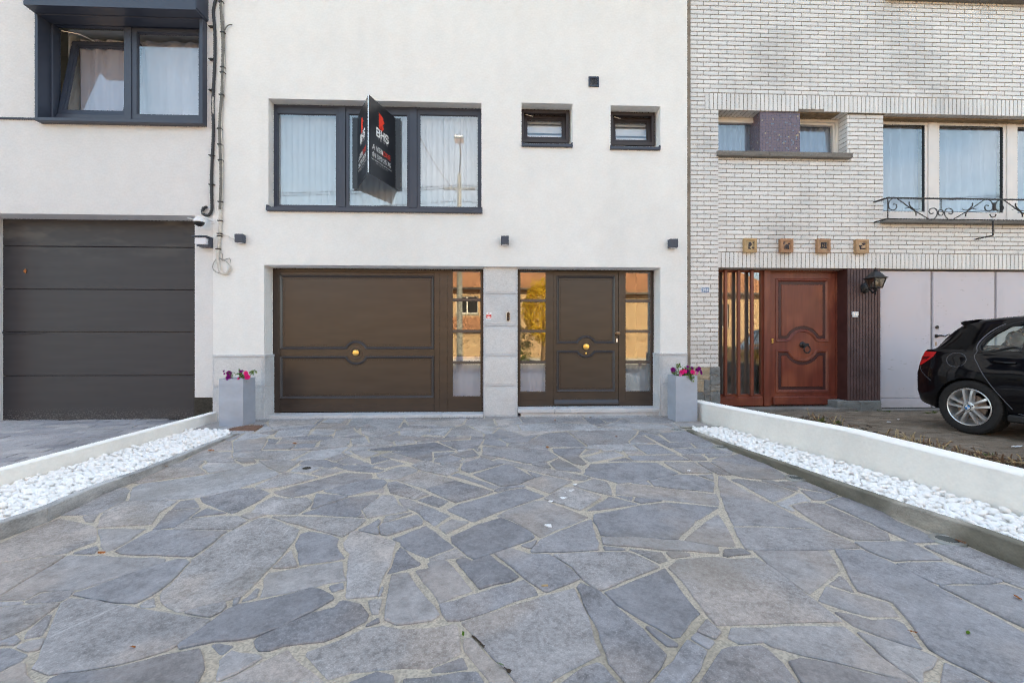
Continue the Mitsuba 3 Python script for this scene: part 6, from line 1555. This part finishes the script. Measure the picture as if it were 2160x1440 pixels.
# dead stalks, twigs and weeds along the wavy wall
rr = np.random.default_rng(5); tw, st_, lv = [], [], []
EDGE = ([1600, 1622, 1752, 1816, 1881, 2011, 2160], [866, 871, 896, 916, 930, 960, 985])
def by_edge(u, off): return gz(u, float(np.interp(u, *EDGE)) - off, zr)     # a place in the yard, seen just over the wall
for i in range(300):
    u = rr.uniform(1700, 2160); clump = .35 + .65 * (meshkit.fbm(np.array([[u * .02, 3.0, 1.0]]), 2)[0] > .5)
    if rr.random() > clump: continue
    p = by_edge(u, -3 + abs(rr.normal(0, 7))); x, y, z = p[0], p[1], zr + .006; L = rr.uniform(.03, .13)
    up_ = rr.random() < .35; d = np.array([rr.normal(), rr.normal(), 0]); d /= np.linalg.norm(d)
    tip = [x + d[0] * L * (.3 if up_ else 1), y + d[1] * L * (.3 if up_ else 1), z + (L * .7 if up_ else rr.uniform(.004, .03))]
    (tw if rr.random() < .75 else st_).append(tube([[x, y, z], [(x + tip[0]) / 2 + rr.normal(0, .006), (y + tip[1]) / 2, (z + tip[2]) / 2 + .008], tip], rr.uniform(.003, .006), 5))
for u0, n in ((1722, 5), (1768, 5), (1890, 6), (1915, 8), (1935, 7), (1985, 3)):
    for _ in range(n):
        p = by_edge(u0 + rr.normal(0, 9), abs(rr.normal(0, 5))); h_ = rr.uniform(.05, .13); st_.append(tube([[p[0], p[1], zr], [p[0] + rr.normal(0, .04), p[1] + rr.normal(0, .04), zr + h_]], rr.uniform(.003, .005), 5))
crumbs = []
for i in range(900):
    p = by_edge(rr.uniform(1690, 2165), -4 + abs(rr.normal(0, 8))); m = trimesh.creation.icosphere(subdivisions=0, radius=rr.uniform(.006, .02)); m.vertices *= [1, 1, .5]; m.apply_translation([p[0], p[1], zr + .006]); crumbs.append(m)
struct('loose_soil', cat(*crumbs), 'mat_soil', 'dark crumbs of soil and leaf litter behind the wavy white wall', 'stuff')
struct('dead_twigs', cat(*tw), 'mat_twig', 'dead twigs along the wavy white wall', 'stuff'); struct('dry_stalks', cat(*st_), 'mat_straw', 'dry stalks along the wavy white wall', 'stuff')
scene['mat_weed'] = {'type': 'principledthin', 'base_color': tint((.13, .15, .05), .5, 40), 'roughness': .6, 'diff_trans': .6, 'spec_trans': 0.0}
def weed(c, n, s, lab, seed):
    r2 = np.random.default_rng(seed); ms = [leaf_m(np.array(c) + r2.normal(0, s * .3, 3) * [1, 1, .2], np.array([r2.normal(), r2.normal(), 1.2]), np.array([r2.normal(), -1, .2]), r2.uniform(.4, .9) * s, s * r2.uniform(.06, .13)) for _ in range(n)]
    single('weed', cat(*ms), 'mat_weed', lab, 'weed', 'weeds in the brick yard')
for i, (u, v, n, s, lab) in enumerate(((1732, 890, 30, .085, 'taller green weed behind the wavy wall, in front of the doorstep'), (1768, 893, 22, .07, 'green weed with pale leaves behind the wavy wall, next to the taller one'), (1874, 869, 26, .055, 'green weed at the slatted panel, under the white garage door'), (1858, 868, 14, .045, 'small weed at the corner of the slatted panel'), (1806, 868, 12, .04, 'small weed at the end of the doorstep'), (1955, 872, 22, .05, 'weed at the garage threshold, left of the car wheel'), (1972, 871, 26, .055, 'weed at the garage threshold, closest to the car wheel'), (2085, 962, 12, .06, 'upright grass tuft in the brick yard, nearest the viewer'), (2002, 943, 8, .03, 'tiny weed between the blocks under the car'))):
    p = gz(u, v, zr); weed([p[0], p[1], zr], n, s, lab, i)
curled(gz(2145, 943, zr + .006), .07, .012, .1, 'mat_plastic_white', 'paper_scrap', 'white paper scrap on the brick yard near the car', 'paper scrap', None, 71)
for i, (u, v, lab) in enumerate(((1875, 891, 'small white scrap on the brick yard, in front of the garage'), (1895, 885.5, 'tiny white scrap on the brick yard behind the other'))): curled(gz(u, v, zr + .006), .03, .012, i * .7, 'mat_plastic_white', 'paper_scrap', lab, 'paper scrap', None, 80 + i)
# ================================================================ the parked black car (s: forwards from the tail, l: to its left, z: up)
from scipy.interpolate import PchipInterpolator as Pch
scene['mat_paint'] = two({'type': 'plastic', 'diffuse_reflectance': col(.004, .004, .006), 'int_ior': 1.42})
scene['mat_dark_reflection'] = two({'type': 'plastic', 'diffuse_reflectance': col(.003, .003, .004), 'int_ior': 1.25})  # copy of the black paint with weaker gloss, imitating a dark reflection
scene['mat_trim'] = two(pr((.012, .012, .013), .5, .5))
scene['mat_tyre'] = two(bump(pr(tint((.022, .021, .021), .4, 40), .8, .3), f_grain, .002))
scene['mat_alloy'] = two({'type': 'principled', 'base_color': col(.74, .74, .74), 'metallic': .8, 'roughness': .32, 'clearcoat': .4})
scene['mat_disc'] = two({'type': 'principled', 'base_color': col(.20, .14, .11), 'metallic': .7, 'roughness': .5})
scene['mat_car_glass'] = {'type': 'thindielectric', 'int_ior': 1.6, 'specular_transmittance': col(.80, .88, .84)}
scene['mat_red_light'] = two({'type': 'principled', 'base_color': col(.55, .008, .010), 'roughness': .08, 'clearcoat': 1.0})
scene['mat_red_light_dark'] = two(pr((.10, .004, .006), .1, .5))
scene['mat_logo_blue'] = two(pr((.03, .20, .55), .2, .5))
scene['mat_seam'] = two(pr((.16, .16, .18), .3, .5))
K = thing('parked_car', 'glossy black hatchback parked with its tail towards the white garage doors', 'car')
zt_f = Pch([0, .012, .05, .12, .16, .205, .27, .40, .52, .61, .72, 1.2, 1.7, 2.2, 2.5, 2.8, 3.0, 3.15, 3.6, 4.0, 4.2, 4.3, 4.32], [.56, .64, .70, .80, .915, .985, 1.05, 1.18, 1.295, 1.352, 1.385, 1.415, 1.42, 1.395, 1.34, 1.19, 1.07, 1.01, .94, .86, .76, .62, .52])
zb_f = Pch([0, .05, .25, .5, 3.9, 4.2, 4.32], [.42, .32, .25, .22, .20, .22, .30])
w_f = Pch([0, .02, .06, .14, .28, .5, .8, 1.2, 2.0, 3.0, 3.5, 3.9, 4.15, 4.32], [.50, .62, .71, .775, .825, .862, .880, .872, .872, .876, .87, .82, .70, .40])
wr_f = Pch([0, .3, .6, 1.0, 1.8, 2.4, 2.9, 3.2, 4.32], [.60, .60, .575, .57, .56, .55, .58, .66, .6])
zs_f = Pch([0, .3, 1.0, 2.0, 3.0, 4.32], [.99, .985, .965, .94, .92, .80])
def section(s):
    zt, zb, W, wr, zs = (float(f(s)) for f in (zt_f, zb_f, w_f, wr_f, zs_f)); wr = min(wr, W * .86)
    pts = [(0, zb), (W * .80, zb + .002), (W * .93, zb + .04), (W * .975, zb + .12), (W * .99, .45), (W, .58), (W * .998, .70), (W * .985, .78), (W * .962, .84), (W * .950, .90), (W * .935, zs - .012), (W * .915, zs + .008)]
    side = [(W * .915 + (wr + .055 - W * .915) * t ** 1.15, zs + .012 + (zt - .10 - zs - .012) * t) for t in (.2, .4, .6, .8, 1.0)]
    top = [(wr + .03, zt - .058), (wr, zt - .036), (wr * .85, zt - .020), (wr * .5, zt - .006), (0, zt)]
    out = []
    allp = pts + side + top
    for i, (w, z) in enumerate(allp):
        lim = zt - .0035 * (len(allp) - 1 - i)
        out.append((w, min(max(z, zb + .0005 * i), lim)))
    return np.array(out)
ss = np.unique(np.r_[np.linspace(0, .16, 20), np.linspace(.16, 1.3, 50), np.linspace(1.3, 4.0, 46), np.linspace(4.0, 4.32, 16)])
SEC = np.array([section(s) for s in ss])
def side_w(s, z):                        # half width of the body at height z
    q = section(s); return float(np.interp(z, q[1:, 1], q[1:, 0]))
def body_manifold(secs, st):
    n = secs.shape[1]; ring = []
    for q, s in zip(secs, st):
        r = [(s, -w, z) for w, z in q] + [(s, w, z) for w, z in q[-2:0:-1]]
        ring.append(r)
    ring = np.array(ring); m = ring.shape[1]; V = ring.reshape(-1, 3); F = []
    for i in range(len(st) - 1):
        for j in range(m):
            a, b = i * m + j, i * m + (j + 1) % m
            F += [[a, b, b + m], [a, b + m, a + m]]
    c0, c1 = len(V), len(V) + 1; V = np.vstack([V, ring[0].mean(0), ring[-1].mean(0)]); L = (len(st) - 1) * m
    F += [[c0, (j + 1) % m, j] for j in range(m)] + [[c1, L + j, L + (j + 1) % m] for j in range(m)]
    t = trimesh.Trimesh(V, F, process=False)
    if t.volume < 0: t.invert()
    return manifold3d.Manifold(manifold3d.Mesh(t.vertices.astype(np.float32), t.faces.astype(np.uint32)))
bodyM = body_manifold(SEC, ss)
def prism(poly, l0, l1):                 # polygon of (s, z) extruded over l
    t = ex(Polygon(poly), min(l0, l1), max(l0, l1))
    return manifold3d.Manifold(manifold3d.Mesh(t.vertices.astype(np.float32), t.faces.astype(np.uint32)))
def to_tri(m): q = m.to_mesh(); return trimesh.Trimesh(q.vert_properties[:, :3], q.tri_verts, process=False)
SW, RT = .80, .318
circ = lambda s, z, r, n=48: [(s + r * math.cos(a), z + r * math.sin(a)) for a in np.arange(n) * 2 * math.pi / n]
inner_s = np.linspace(.42, 2.85, 40); inner = []
for s in inner_s:
    q = section(s); c = q.copy(); c[:, 0] = np.maximum(0, c[:, 0] - .05); c[:, 1] = np.clip(c[:, 1], .45, max(.5, q[-1, 1] - .045)); c[:, 1] += np.arange(len(c)) * 1e-4; inner.append(c)
cabin = body_manifold(np.array(inner), inner_s)
W1 = [(.895, .992), (.885, 1.03), (.905, 1.10), (.96, 1.18), (1.06, 1.262), (1.17, 1.292), (1.24, 1.300), (1.24, .990)]
W2 = [(1.275, .988), (1.275, 1.304), (1.55, 1.318), (1.72, 1.318), (1.72, .978)]
W3 = [(1.80, .975), (1.80, 1.318), (2.15, 1.292), (2.45, 1.215), (2.66, 1.10), (2.80, 1.0), (2.80, .955)]
car = bodyM - cabin
for w in (W1, W2, W3): car = car - prism(w, -1.2, 1.2)
car = car - manifold3d.Manifold.cube([.86, 1.04, .25]).translate([-.2, -.52, 1.045])
for s in (SW, 3.49):
    for l0, l1 in ((-1.2, -.60), (.60, 1.2)): car = car - prism(circ(s, .312, .352), l0, l1)
PHI = math.radians(79)
hv, lv = np.array([math.cos(PHI), -math.sin(PHI), 0]), np.array([math.sin(PHI), math.cos(PHI), 0])
wc = np.array([5.65, 5.19, 0]); ZC = .062
M = np.eye(4); M[:3, 0], M[:3, 1], M[:3, 2] = hv, lv, [0, 0, 1]; M[:3, 3] = wc - hv * SW + lv * .872 + np.array([0, 0, ZC])
def C_(m, squeeze=True):
    q = m.copy() if isinstance(m, trimesh.Trimesh) else to_tri(m)
    if squeeze: v = np.array(q.vertices); a = v[:, 0] < .42; v[a, 0] = .42 - (.42 - v[a, 0]) * .78; q.vertices = v    # shorter overhang
    q.apply_transform(M); return q
part(K, 'body', C_(car), 'mat_paint', smooth=28)
def drape_patch(poly, off, maxe=.03, side=-1):
    v, f = trimesh.creation.triangulate_polygon(Polygon(poly), engine='earcut'); v = np.c_[np.asarray(v)[:, :2], np.zeros(len(v))]
    m = trimesh.Trimesh(v, f, process=False).subdivide_to_size(maxe); v = m.vertices
    V = np.array([[a, side * (side_w(a, b) + off), b] for a, b, _ in v]); return trimesh.Trimesh(V, m.faces, process=False)
for w in (W1, W2, W3):
    for sd in (-1, 1): part(K, 'side_window', C_(drape_patch(Polygon(w).buffer(.004).exterior.coords[:-1], -.012, side=sd)), 'mat_car_glass')
def seam(pts, r, off=.0006, mat='mat_seam', name='seam', m=6, n=5):
    q = spline([(a, b) for a, b in pts], m); return part(K, name, C_(tube([[a, -(side_w(a, b) + off), b] for a, b in q], r, n)), mat, smooth=True)
# window surround, shut lines, filler flap
seam([(1.24, .980), (1.0, .984), (.885, .988), (.862, 1.03), (.880, 1.11), (.94, 1.20), (1.05, 1.285), (1.20, 1.320), (1.5, 1.345), (1.8, 1.345)], .011, .0, 'mat_trim', 'window_surround')
seam([(.845, 1.00), (.836, 1.05), (.858, 1.13), (.92, 1.225), (1.02, 1.30)], .005, .002, 'mat_seam')
seam([(.845, 1.00), (.850, .965), (.838, .93), (.850, .89), (.90, .80), (.98, .66), (1.10, .48), (1.20, .345)], .0028)
seam([(1.24, .30), (1.6, .295), (2.2, .29), (3.0, .285)], .0028)
seam([(1.22, .970), (1.8, .955), (2.7, .93)], .003, .001, 'mat_trim')
seam([(1.76, .95), (1.76, .30)], .0028)
th_ = np.linspace(0, 2 * math.pi, 22)
q = [(.66 + .105 * math.cos(a), .875 + .085 * math.sin(a)) for a in th_]
part(K, 'filler_flap', C_(tube([[a, -(side_w(a, b) + .0006), b] for a, b in q], .0024, 5)), 'mat_seam', smooth=True)
seam([(.16, .780), (.20, .72), (.28, .66), (.38, .60)], .0016)
# door handle
hq = [[1.02 + .2 * t, -(side_w(1.02 + .2 * t, .86) + .006 + .024 * math.sin(math.pi * min(1, max(0, t)))), .868 - .012 * t] for t in np.linspace(0, 1, 9)]
part(K, 'door_handle', C_(tube(hq, .013, 8)), 'mat_paint', smooth=True)
# lamps, glass of the tailgate, spoiler
part(K, 'tail_light', C_(drape_patch([(.115, .785), (.125, .82), (.155, .90), (.20, .972), (.43, .966), (.39, .905), (.29, .845), (.20, .795)], .006, .02)), 'mat_red_light', smooth=True, label='red tail light wrapped round the corner')
part(K, 'tail_light_inlay', C_(drape_patch([(.175, .850), (.21, .905), (.34, .905), (.28, .868), (.22, .868)], .0075, .02)), 'mat_red_light_dark')
part(K, 'tail_light', C_(drape_patch([(.115, .785), (.125, .82), (.155, .90), (.20, .972), (.43, .966), (.39, .905), (.29, .845), (.20, .795)], .006, .02, 1)), 'mat_red_light', smooth=True)
def top_patch(s0, s1, f, off, n=14):
    V, F = [], []
    for s in np.linspace(s0, s1, n):
        q = section(s); sel = q[-5:]; ws = np.linspace(-f(s), f(s), n)
        zz = np.interp(np.abs(ws), sel[::-1, 0], sel[::-1, 1]); V += [[s, w, z + off] for w, z in zip(ws, zz)]
    for i in range(n - 1):
        for j in range(n - 1): a = i * n + j; F += [[a, a + 1, a + n + 1], [a, a + n + 1, a + n]]
    return trimesh.Trimesh(np.array(V), F, process=False)
part(K, 'rear_window', C_(top_patch(.235, .575, lambda s: .53, -.004)), 'mat_car_glass', smooth=True)
part(K, 'windscreen', C_(top_patch(2.35, 3.0, lambda s: .50, .004)), 'mat_black', smooth=True)
sp_ = []
for l in np.linspace(-.60, .60, 13):
    e = abs(l) / .60; sp_.append([[.72, l, 1.386 - .02 * e], [.56 + .03 * e ** 3, l, 1.374 - .024 * e ** 2], [.51 + .05 * e ** 3, l, 1.360 - .024 * e ** 2], [.515 + .05 * e ** 3, l, 1.338 - .024 * e ** 2], [.60, l, 1.318 - .03 * e]])
V = np.array(sp_).reshape(-1, 3); F = []
for i in range(12):
    for j in range(5): a, b = i * 5 + j, i * 5 + (j + 1) % 5; F += [[a, b, b + 5], [a, b + 5, a + 5]]
F += [[0, 1, 2], [0, 2, 3], [0, 3, 4], [60, 62, 61], [60, 63, 62], [60, 64, 63]]
part(K, 'spoiler', C_(trimesh.Trimesh(V, F, process=False)), 'mat_paint', smooth=40)
part(K, 'pillar_reflection_patch', C_(drape_patch([(.285, 1.03), (.515, 1.27), (.60, 1.325), (.70, 1.30), (.80, 1.235), (.815, 1.05), (.80, 1.0), (.27, 1.005)], .002, .03)), 'mat_dark_reflection', smooth=True)  # patch laid over the rear pillar to carry its dark reflection
for sd in (-1, 1): part(K, 'skirt', C_(cb(1.15, 3.1, min(sd * .872, sd * .80), max(sd * .872, sd * .80), .20, .285, .02)), 'mat_trim')
part(K, 'underbody', C_(bx(.35, 4.1, -.60, .60, .19, .40)), 'mat_black')
def hr(s, l): m = trimesh.creation.icosphere(subdivisions=2, radius=1.0); m.apply_scale([.05, .13, .10]); m.apply_translation([s, l, 1.12]); return m
def seat(s, l): return cat(cb(s - .07, s + .05, l - .24, l + .24, .5, 1.02, .05), hr(s - .02, l))
for s, l in ((1.62, -.36), (1.62, .36), (1.0, -.42), (1.0, .42)): part(K, 'seat', C_(seat(s, l)), 'mat_trim', smooth=40)
# wheels
def wheel(s, sd, spin):
    k = part(K, 'wheel', C_(wheel_local(tyre_mesh(), s, sd, spin)), 'mat_tyre', smooth=30)
    part(k, 'tread', C_(wheel_local(tread_mesh(), s, sd, spin)), 'mat_tyre')
    part(k, 'rim', C_(wheel_local(rim_mesh(), s, sd, spin)), 'mat_alloy', smooth=35)
    for j in range(5):
        for e in (-1, 1): part(k, 'spoke', C_(wheel_local(spoke_mesh(j, e), s, sd, spin)), 'mat_alloy', smooth=40)
    part(k, 'hub', C_(wheel_local(lathe([(.066, -.06), (.066, .010), (.058, .016), (.040, .017), (0, .017)], 28), s, sd, spin)), 'mat_alloy', smooth=35)
    part(k, 'wheel_nut', C_(wheel_local(cat(*[(lambda m: (m.apply_translation([.053 * math.cos(a), .053 * math.sin(a), .012]), m)[1])(trimesh.creation.cylinder(radius=.009, height=.016, sections=8)) for a in np.arange(5) * 2 * math.pi / 5]), s, sd, spin)), 'mat_trim')
    part(k, 'brake_disc', C_(wheel_local(lathe([(.05, -.055), (.145, -.055), (.145, -.075), (.05, -.075)], 32), s, sd, spin)), 'mat_disc')
    part(k, 'emblem', C_(wheel_local(lathe([(.0275, .0172), (.0275, .0195), (.033, .0195), (.034, .0172)], 28), s, sd, spin)), 'mat_black')
    for q_ in range(4):
        A_ = np.linspace(q_ * math.pi / 2, (q_ + 1) * math.pi / 2, 8); V_ = np.vstack([[0, 0, .019], np.c_[.0272 * np.cos(A_), .0272 * np.sin(A_), np.full(8, .019)]])
        part(k, 'emblem', C_(wheel_local(trimesh.Trimesh(V_, [[0, i, i + 1] for i in range(1, 8)], process=False), s, sd, 0)), 'mat_logo_blue' if q_ % 2 == 0 else 'mat_print_white')
def wheel_local(m, s, sd, spin):         # z of the wheel's own frame points outwards
    q = m.copy(); R1 = trimesh.transformations.rotation_matrix(spin, [0, 0, 1]); R2 = trimesh.transformations.rotation_matrix(math.pi / 2 * (1 if sd < 0 else -1), [1, 0, 0])
    q.apply_transform(R1); q.apply_transform(R2); q.apply_translation([s, sd * .860, RT]); return q
def tyre_mesh(): return lathe([(.218, -.19), (.26, -.205), (.295, -.205), (.310, -.198), (.3115, -.15), (.3115, -.05), (.310, -.006), (.300, .006), (.280, .012), (.25, .010), (.235, .004), (.222, -.006), (.216, -.02)], 64)
def tread_mesh():
    ms = []
    for j in range(62):
        a = j * 2 * math.pi / 62
        for (z0, z1, da, w) in ((-.004, -.055, .25, .0105), (-.062, -.098, 0, .0115), (-.104, -.140, .3, .0115), (-.148, -.198, 0, .0105)):
            b = cb(.306, .318, -w, w, z1, z0, .002)
            sk = .10 * (1 if z0 > -.1 else -1); b.vertices[:, 1] += (b.vertices[:, 2] - z0) * sk * 2
            b.apply_transform(trimesh.transformations.rotation_matrix(a + da * 2 * math.pi / 62, [0, 0, 1])); ms.append(b)
    return cat(*ms)
def rim_mesh(): return lathe([(.16, -.19), (.19, -.17), (.196, -.06), (.203, -.02), (.209, .002), (.217, .006), (.222, .004), (.221, -.012), (.214, -.02)], 64)
def spoke_mesh(j, e):
    a = j * 2 * math.pi / 5; P = []
    for r, da, w, z0, z1 in ((.045, .50, .017, -.045, .010), (.09, .30, .0165, -.042, .014), (.15, .235, .0155, -.036, .013), (.206, .225, .019, -.032, .003)):
        P.append((r, a + e * da, w, z0, z1))
    V, F = [], []
    for r, t, w, z0, z1 in P:
        c = np.array([r * math.cos(t), r * math.sin(t)]); n_ = np.array([-math.sin(t), math.cos(t)])
        V += [[*(c - n_ * w), z0], [*(c + n_ * w), z0], [*(c + n_ * w * .7), z1], [*(c - n_ * w * .7), z1]]
    for i in range(3):
        for q_ in range(4): p_, o_ = i * 4 + q_, i * 4 + (q_ + 1) % 4; F += [[p_, o_, o_ + 4], [p_, o_ + 4, p_ + 4]]
    F += [[0, 2, 1], [0, 3, 2], [12, 13, 14], [12, 14, 15]]
    m = trimesh.Trimesh(np.array(V), F, process=False); trimesh.repair.fix_normals(m); return m
wheel(SW, -1, math.radians(20)); wheel(3.49, -1, .4); wheel(SW, 1, .9); wheel(3.49, 1, 1.3)
def arch(s, sd):
    A_ = np.linspace(-.15, math.pi + .15, 26); V, F = [], []
    for a in A_:
        x, z = s + .352 * math.cos(a), .312 + .352 * math.sin(a); V += [[x, sd * .86, z], [x, sd * .60, z]]
    for i in range(25): q_ = 2 * i; F += [[q_, q_ + 1, q_ + 3], [q_, q_ + 3, q_ + 2]]
    return trimesh.Trimesh(np.array(V), F, process=False)
for s in (SW, 3.49):
    for sd in (-1, 1): part(K, 'wheel_arch', C_(arch(s, sd)), 'mat_black')
# ================================================================ the other side of the street, which the windows and the car reflect
def far_house(x0, x1, y, depth, eave, ridge, wins, label):
    k = thing('street_house', label, 'house', 'brick houses across the street')
    hol = [rect(a, b, c, d) for a, b, c, d in wins]
    front = ex(rect(x0, -.1, x1, eave).difference(unary_union(hol)) if hol else rect(x0, -.1, x1, eave), y - .35, y)
    part(k, 'wall', cat(front, bx(x0, x1, y - depth, y - .36, -.1, eave - .02)), 'mat_far_brick')
    o = .45; ym = y - depth / 2; h = min(depth / 2, (x1 - x0) / 2) * .8
    v = np.array([[x0 - o, y + o, eave], [x1 + o, y + o, eave], [x1 + o, y - depth - o, eave], [x0 - o, y - depth - o, eave], [x0 + h, ym, ridge], [x1 - h, ym, ridge]])
    f = [[0, 1, 5], [0, 5, 4], [1, 2, 5], [2, 3, 4], [2, 4, 5], [3, 0, 4], [0, 2, 1], [0, 3, 2]]
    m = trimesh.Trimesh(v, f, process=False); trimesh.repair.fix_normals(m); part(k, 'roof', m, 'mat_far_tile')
    part(k, 'gutter', bx(x0 - o, x1 + o, y + o, y + o + .12, eave - .08, eave + .06), 'mat_frame_brown')
    for a, b, c, d in wins:
        w = part(k, 'window', cat(frame(a, b, c, d, .08, y - .22, y - .14), bx((a + c) / 2 - .04, (a + c) / 2 + .04, y - .22, y - .14, b, d)), 'mat_pvc')
        part(w, 'pane', bx(a + .05, c - .05, y - .20, y - .19, b + .05, d - .05), 'mat_black')
        part(w, 'sill', bx(a - .08, c + .08, y - .15, y + .06, b - .09, b - .005), 'mat_slab')
    return k
h1 = far_house(-12, 5.6, -19, 9, 5.0, 9.0, [(-2.7, 3.2, -1.1, 4.5), (-7.5, 3.2, -5.9, 4.5), (-9, .9, -6.5, 2.2)], 'orange brick house across the street with a lean-to roof, mirrored in the garage sidelight')
v = np.array([[-6, -16.4, 2.0], [1.3, -16.4, 2.0], [1.3, -18.99, 2.95], [-6, -18.99, 2.95], [-6, -16.4, 1.92], [1.3, -16.4, 1.92], [1.3, -18.99, 2.87], [-6, -18.99, 2.87]])
m = trimesh.Trimesh(v, [[0, 1, 2], [0, 2, 3], [4, 6, 5], [4, 7, 6], [0, 4, 5], [0, 5, 1], [1, 5, 6], [1, 6, 2], [3, 2, 6], [3, 6, 7], [0, 3, 7], [0, 7, 4]], process=False)
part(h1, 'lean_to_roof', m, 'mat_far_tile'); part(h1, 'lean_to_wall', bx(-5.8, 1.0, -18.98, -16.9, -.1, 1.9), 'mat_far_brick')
far_house(8.2, 21, -18, 9, 4.6, 8.2, [(16.2, 2.2, 17.2, 3.9)], 'orange brick house across the street, mirrored in the sidelight of the red door')
far_house(-30, -15, -19, 9, 5.0, 8.6, [(-24, 1, -22, 2.4), (-20, 1, -18, 2.4)], 'orange brick house across the street, farthest along the road on the garage side')
far_house(25, 38, -19, 9, 5.0, 8.6, [(28, 1, 30, 2.4)], 'orange brick house across the street, farthest along the road on the car side')
k = thing('utility_pole', 'concrete utility pole with street lamp and overhead wires, mirrored in the big window', 'utility pole')
px_, py_ = -1.5, -6.0
part(k, 'pole', tube([[px_, py_, -.1], [px_, py_, 8.6]], [.15, .09], 12), 'mat_slab')
part(k, 'lamp_arm', tube([[px_, py_, 8.5], [px_ + .1, py_ + .5, 9.3], [px_ + .1, py_ + 1.3, 9.5]], .035, 8), 'mat_alu'); part(k, 'lamp_head', cb(px_ - .1, px_ + .3, py_ + 1.2, py_ + 1.8, 9.42, 9.56, .04), 'mat_alu')
part(k, 'crossarm', cb(px_ - .7, px_ + .7, py_ - .05, py_ + .05, 7.9, 8.0, .01), 'mat_slab')
for i, (z, o) in enumerate(((8.05, -.6), (8.05, .6), (7.4, 0), (7.1, 0))):
    for sg in (-1, 1): part(k, 'wire', tube(spline([[px_ + o * .1, py_ + o * .3, z], [px_ + sg * 13, py_ + o * .3, z - .55], [px_ + sg * 26, py_ + o * .3, z]], 6), .016, 5), 'mat_black')
part(k, 'wire', tube(spline([[px_, py_, 7.7], [px_ - .6, py_ + 6, 7.2], [-2.6, YF - .2, 7.9]], 6), .014, 5), 'mat_black')
def leaf_cloud(c, r, n, seed, s):
    r2 = np.random.default_rng(seed); u = r2.normal(0, 1, (n, 3)); u /= np.linalg.norm(u, axis=1, keepdims=True); p = c + u * (r * r2.uniform(.45, 1, (n, 1)) ** .6) * (.75 + .5 * meshkit.fbm(u * 2 + seed, 2))[:, None]
    a = r2.normal(0, 1, (n, 3)); b = r2.normal(0, 1, (n, 3)); a *= s / np.linalg.norm(a, axis=1, keepdims=True); b *= s * .6 / np.linalg.norm(b, axis=1, keepdims=True)
    V = np.stack([p - a, p + b, p + a, p - b], 1).reshape(-1, 3); i = np.arange(n) * 4
    return trimesh.Trimesh(V, np.vstack([np.c_[i, i + 1, i + 2], np.c_[i, i + 2, i + 3]]), process=False)
scene['mat_autumn'] = {'type': 'principledthin', 'base_color': tint((.72, .50, .05), .5, 3), 'roughness': .6, 'diff_trans': 1.0, 'spec_trans': 0.0}
scene['mat_far_leaf'] = {'type': 'principledthin', 'base_color': tint((.09, .12, .03), .5, 3), 'roughness': .6, 'diff_trans': .7, 'spec_trans': 0.0}
k = thing('street_tree', 'yellow autumn tree across the street, mirrored in the sidelight of the front door', 'tree')
part(k, 'trunk', tube([[3.0, -12.8, -.1], [3.1, -12.8, 1.6], [2.9, -12.9, 3.2]], [.16, .12, .07], 8), 'mat_twig')
part(k, 'crown', leaf_cloud(np.array([3.0, -12.8, 3.0]), np.array([1.3, 1.3, 1.9]), 5200, 3, .085), 'mat_autumn')
for i, (x, y, rx, rz, lab) in enumerate(((1.2, -13.6, 1.3, 1.5, 'dark green bush beside the yellow tree across the street'), (6.4, -13.8, 1.5, .9, 'dark green bush in front of the second brick house across the street'), (16, -13.9, 3.5, .55, 'long low hedge in front of the brick house across the street'))):
    k = thing('street_bush', lab, 'bush'); part(k, 'foliage', leaf_cloud(np.array([x, y, rz * .6]), np.array([rx, 1.0, rz]), 1800, 20 + i, .08), 'mat_far_leaf'); part(k, 'stem', tube([[x, y, -.1], [x, y, rz * .7]], .05, 6), 'mat_twig')
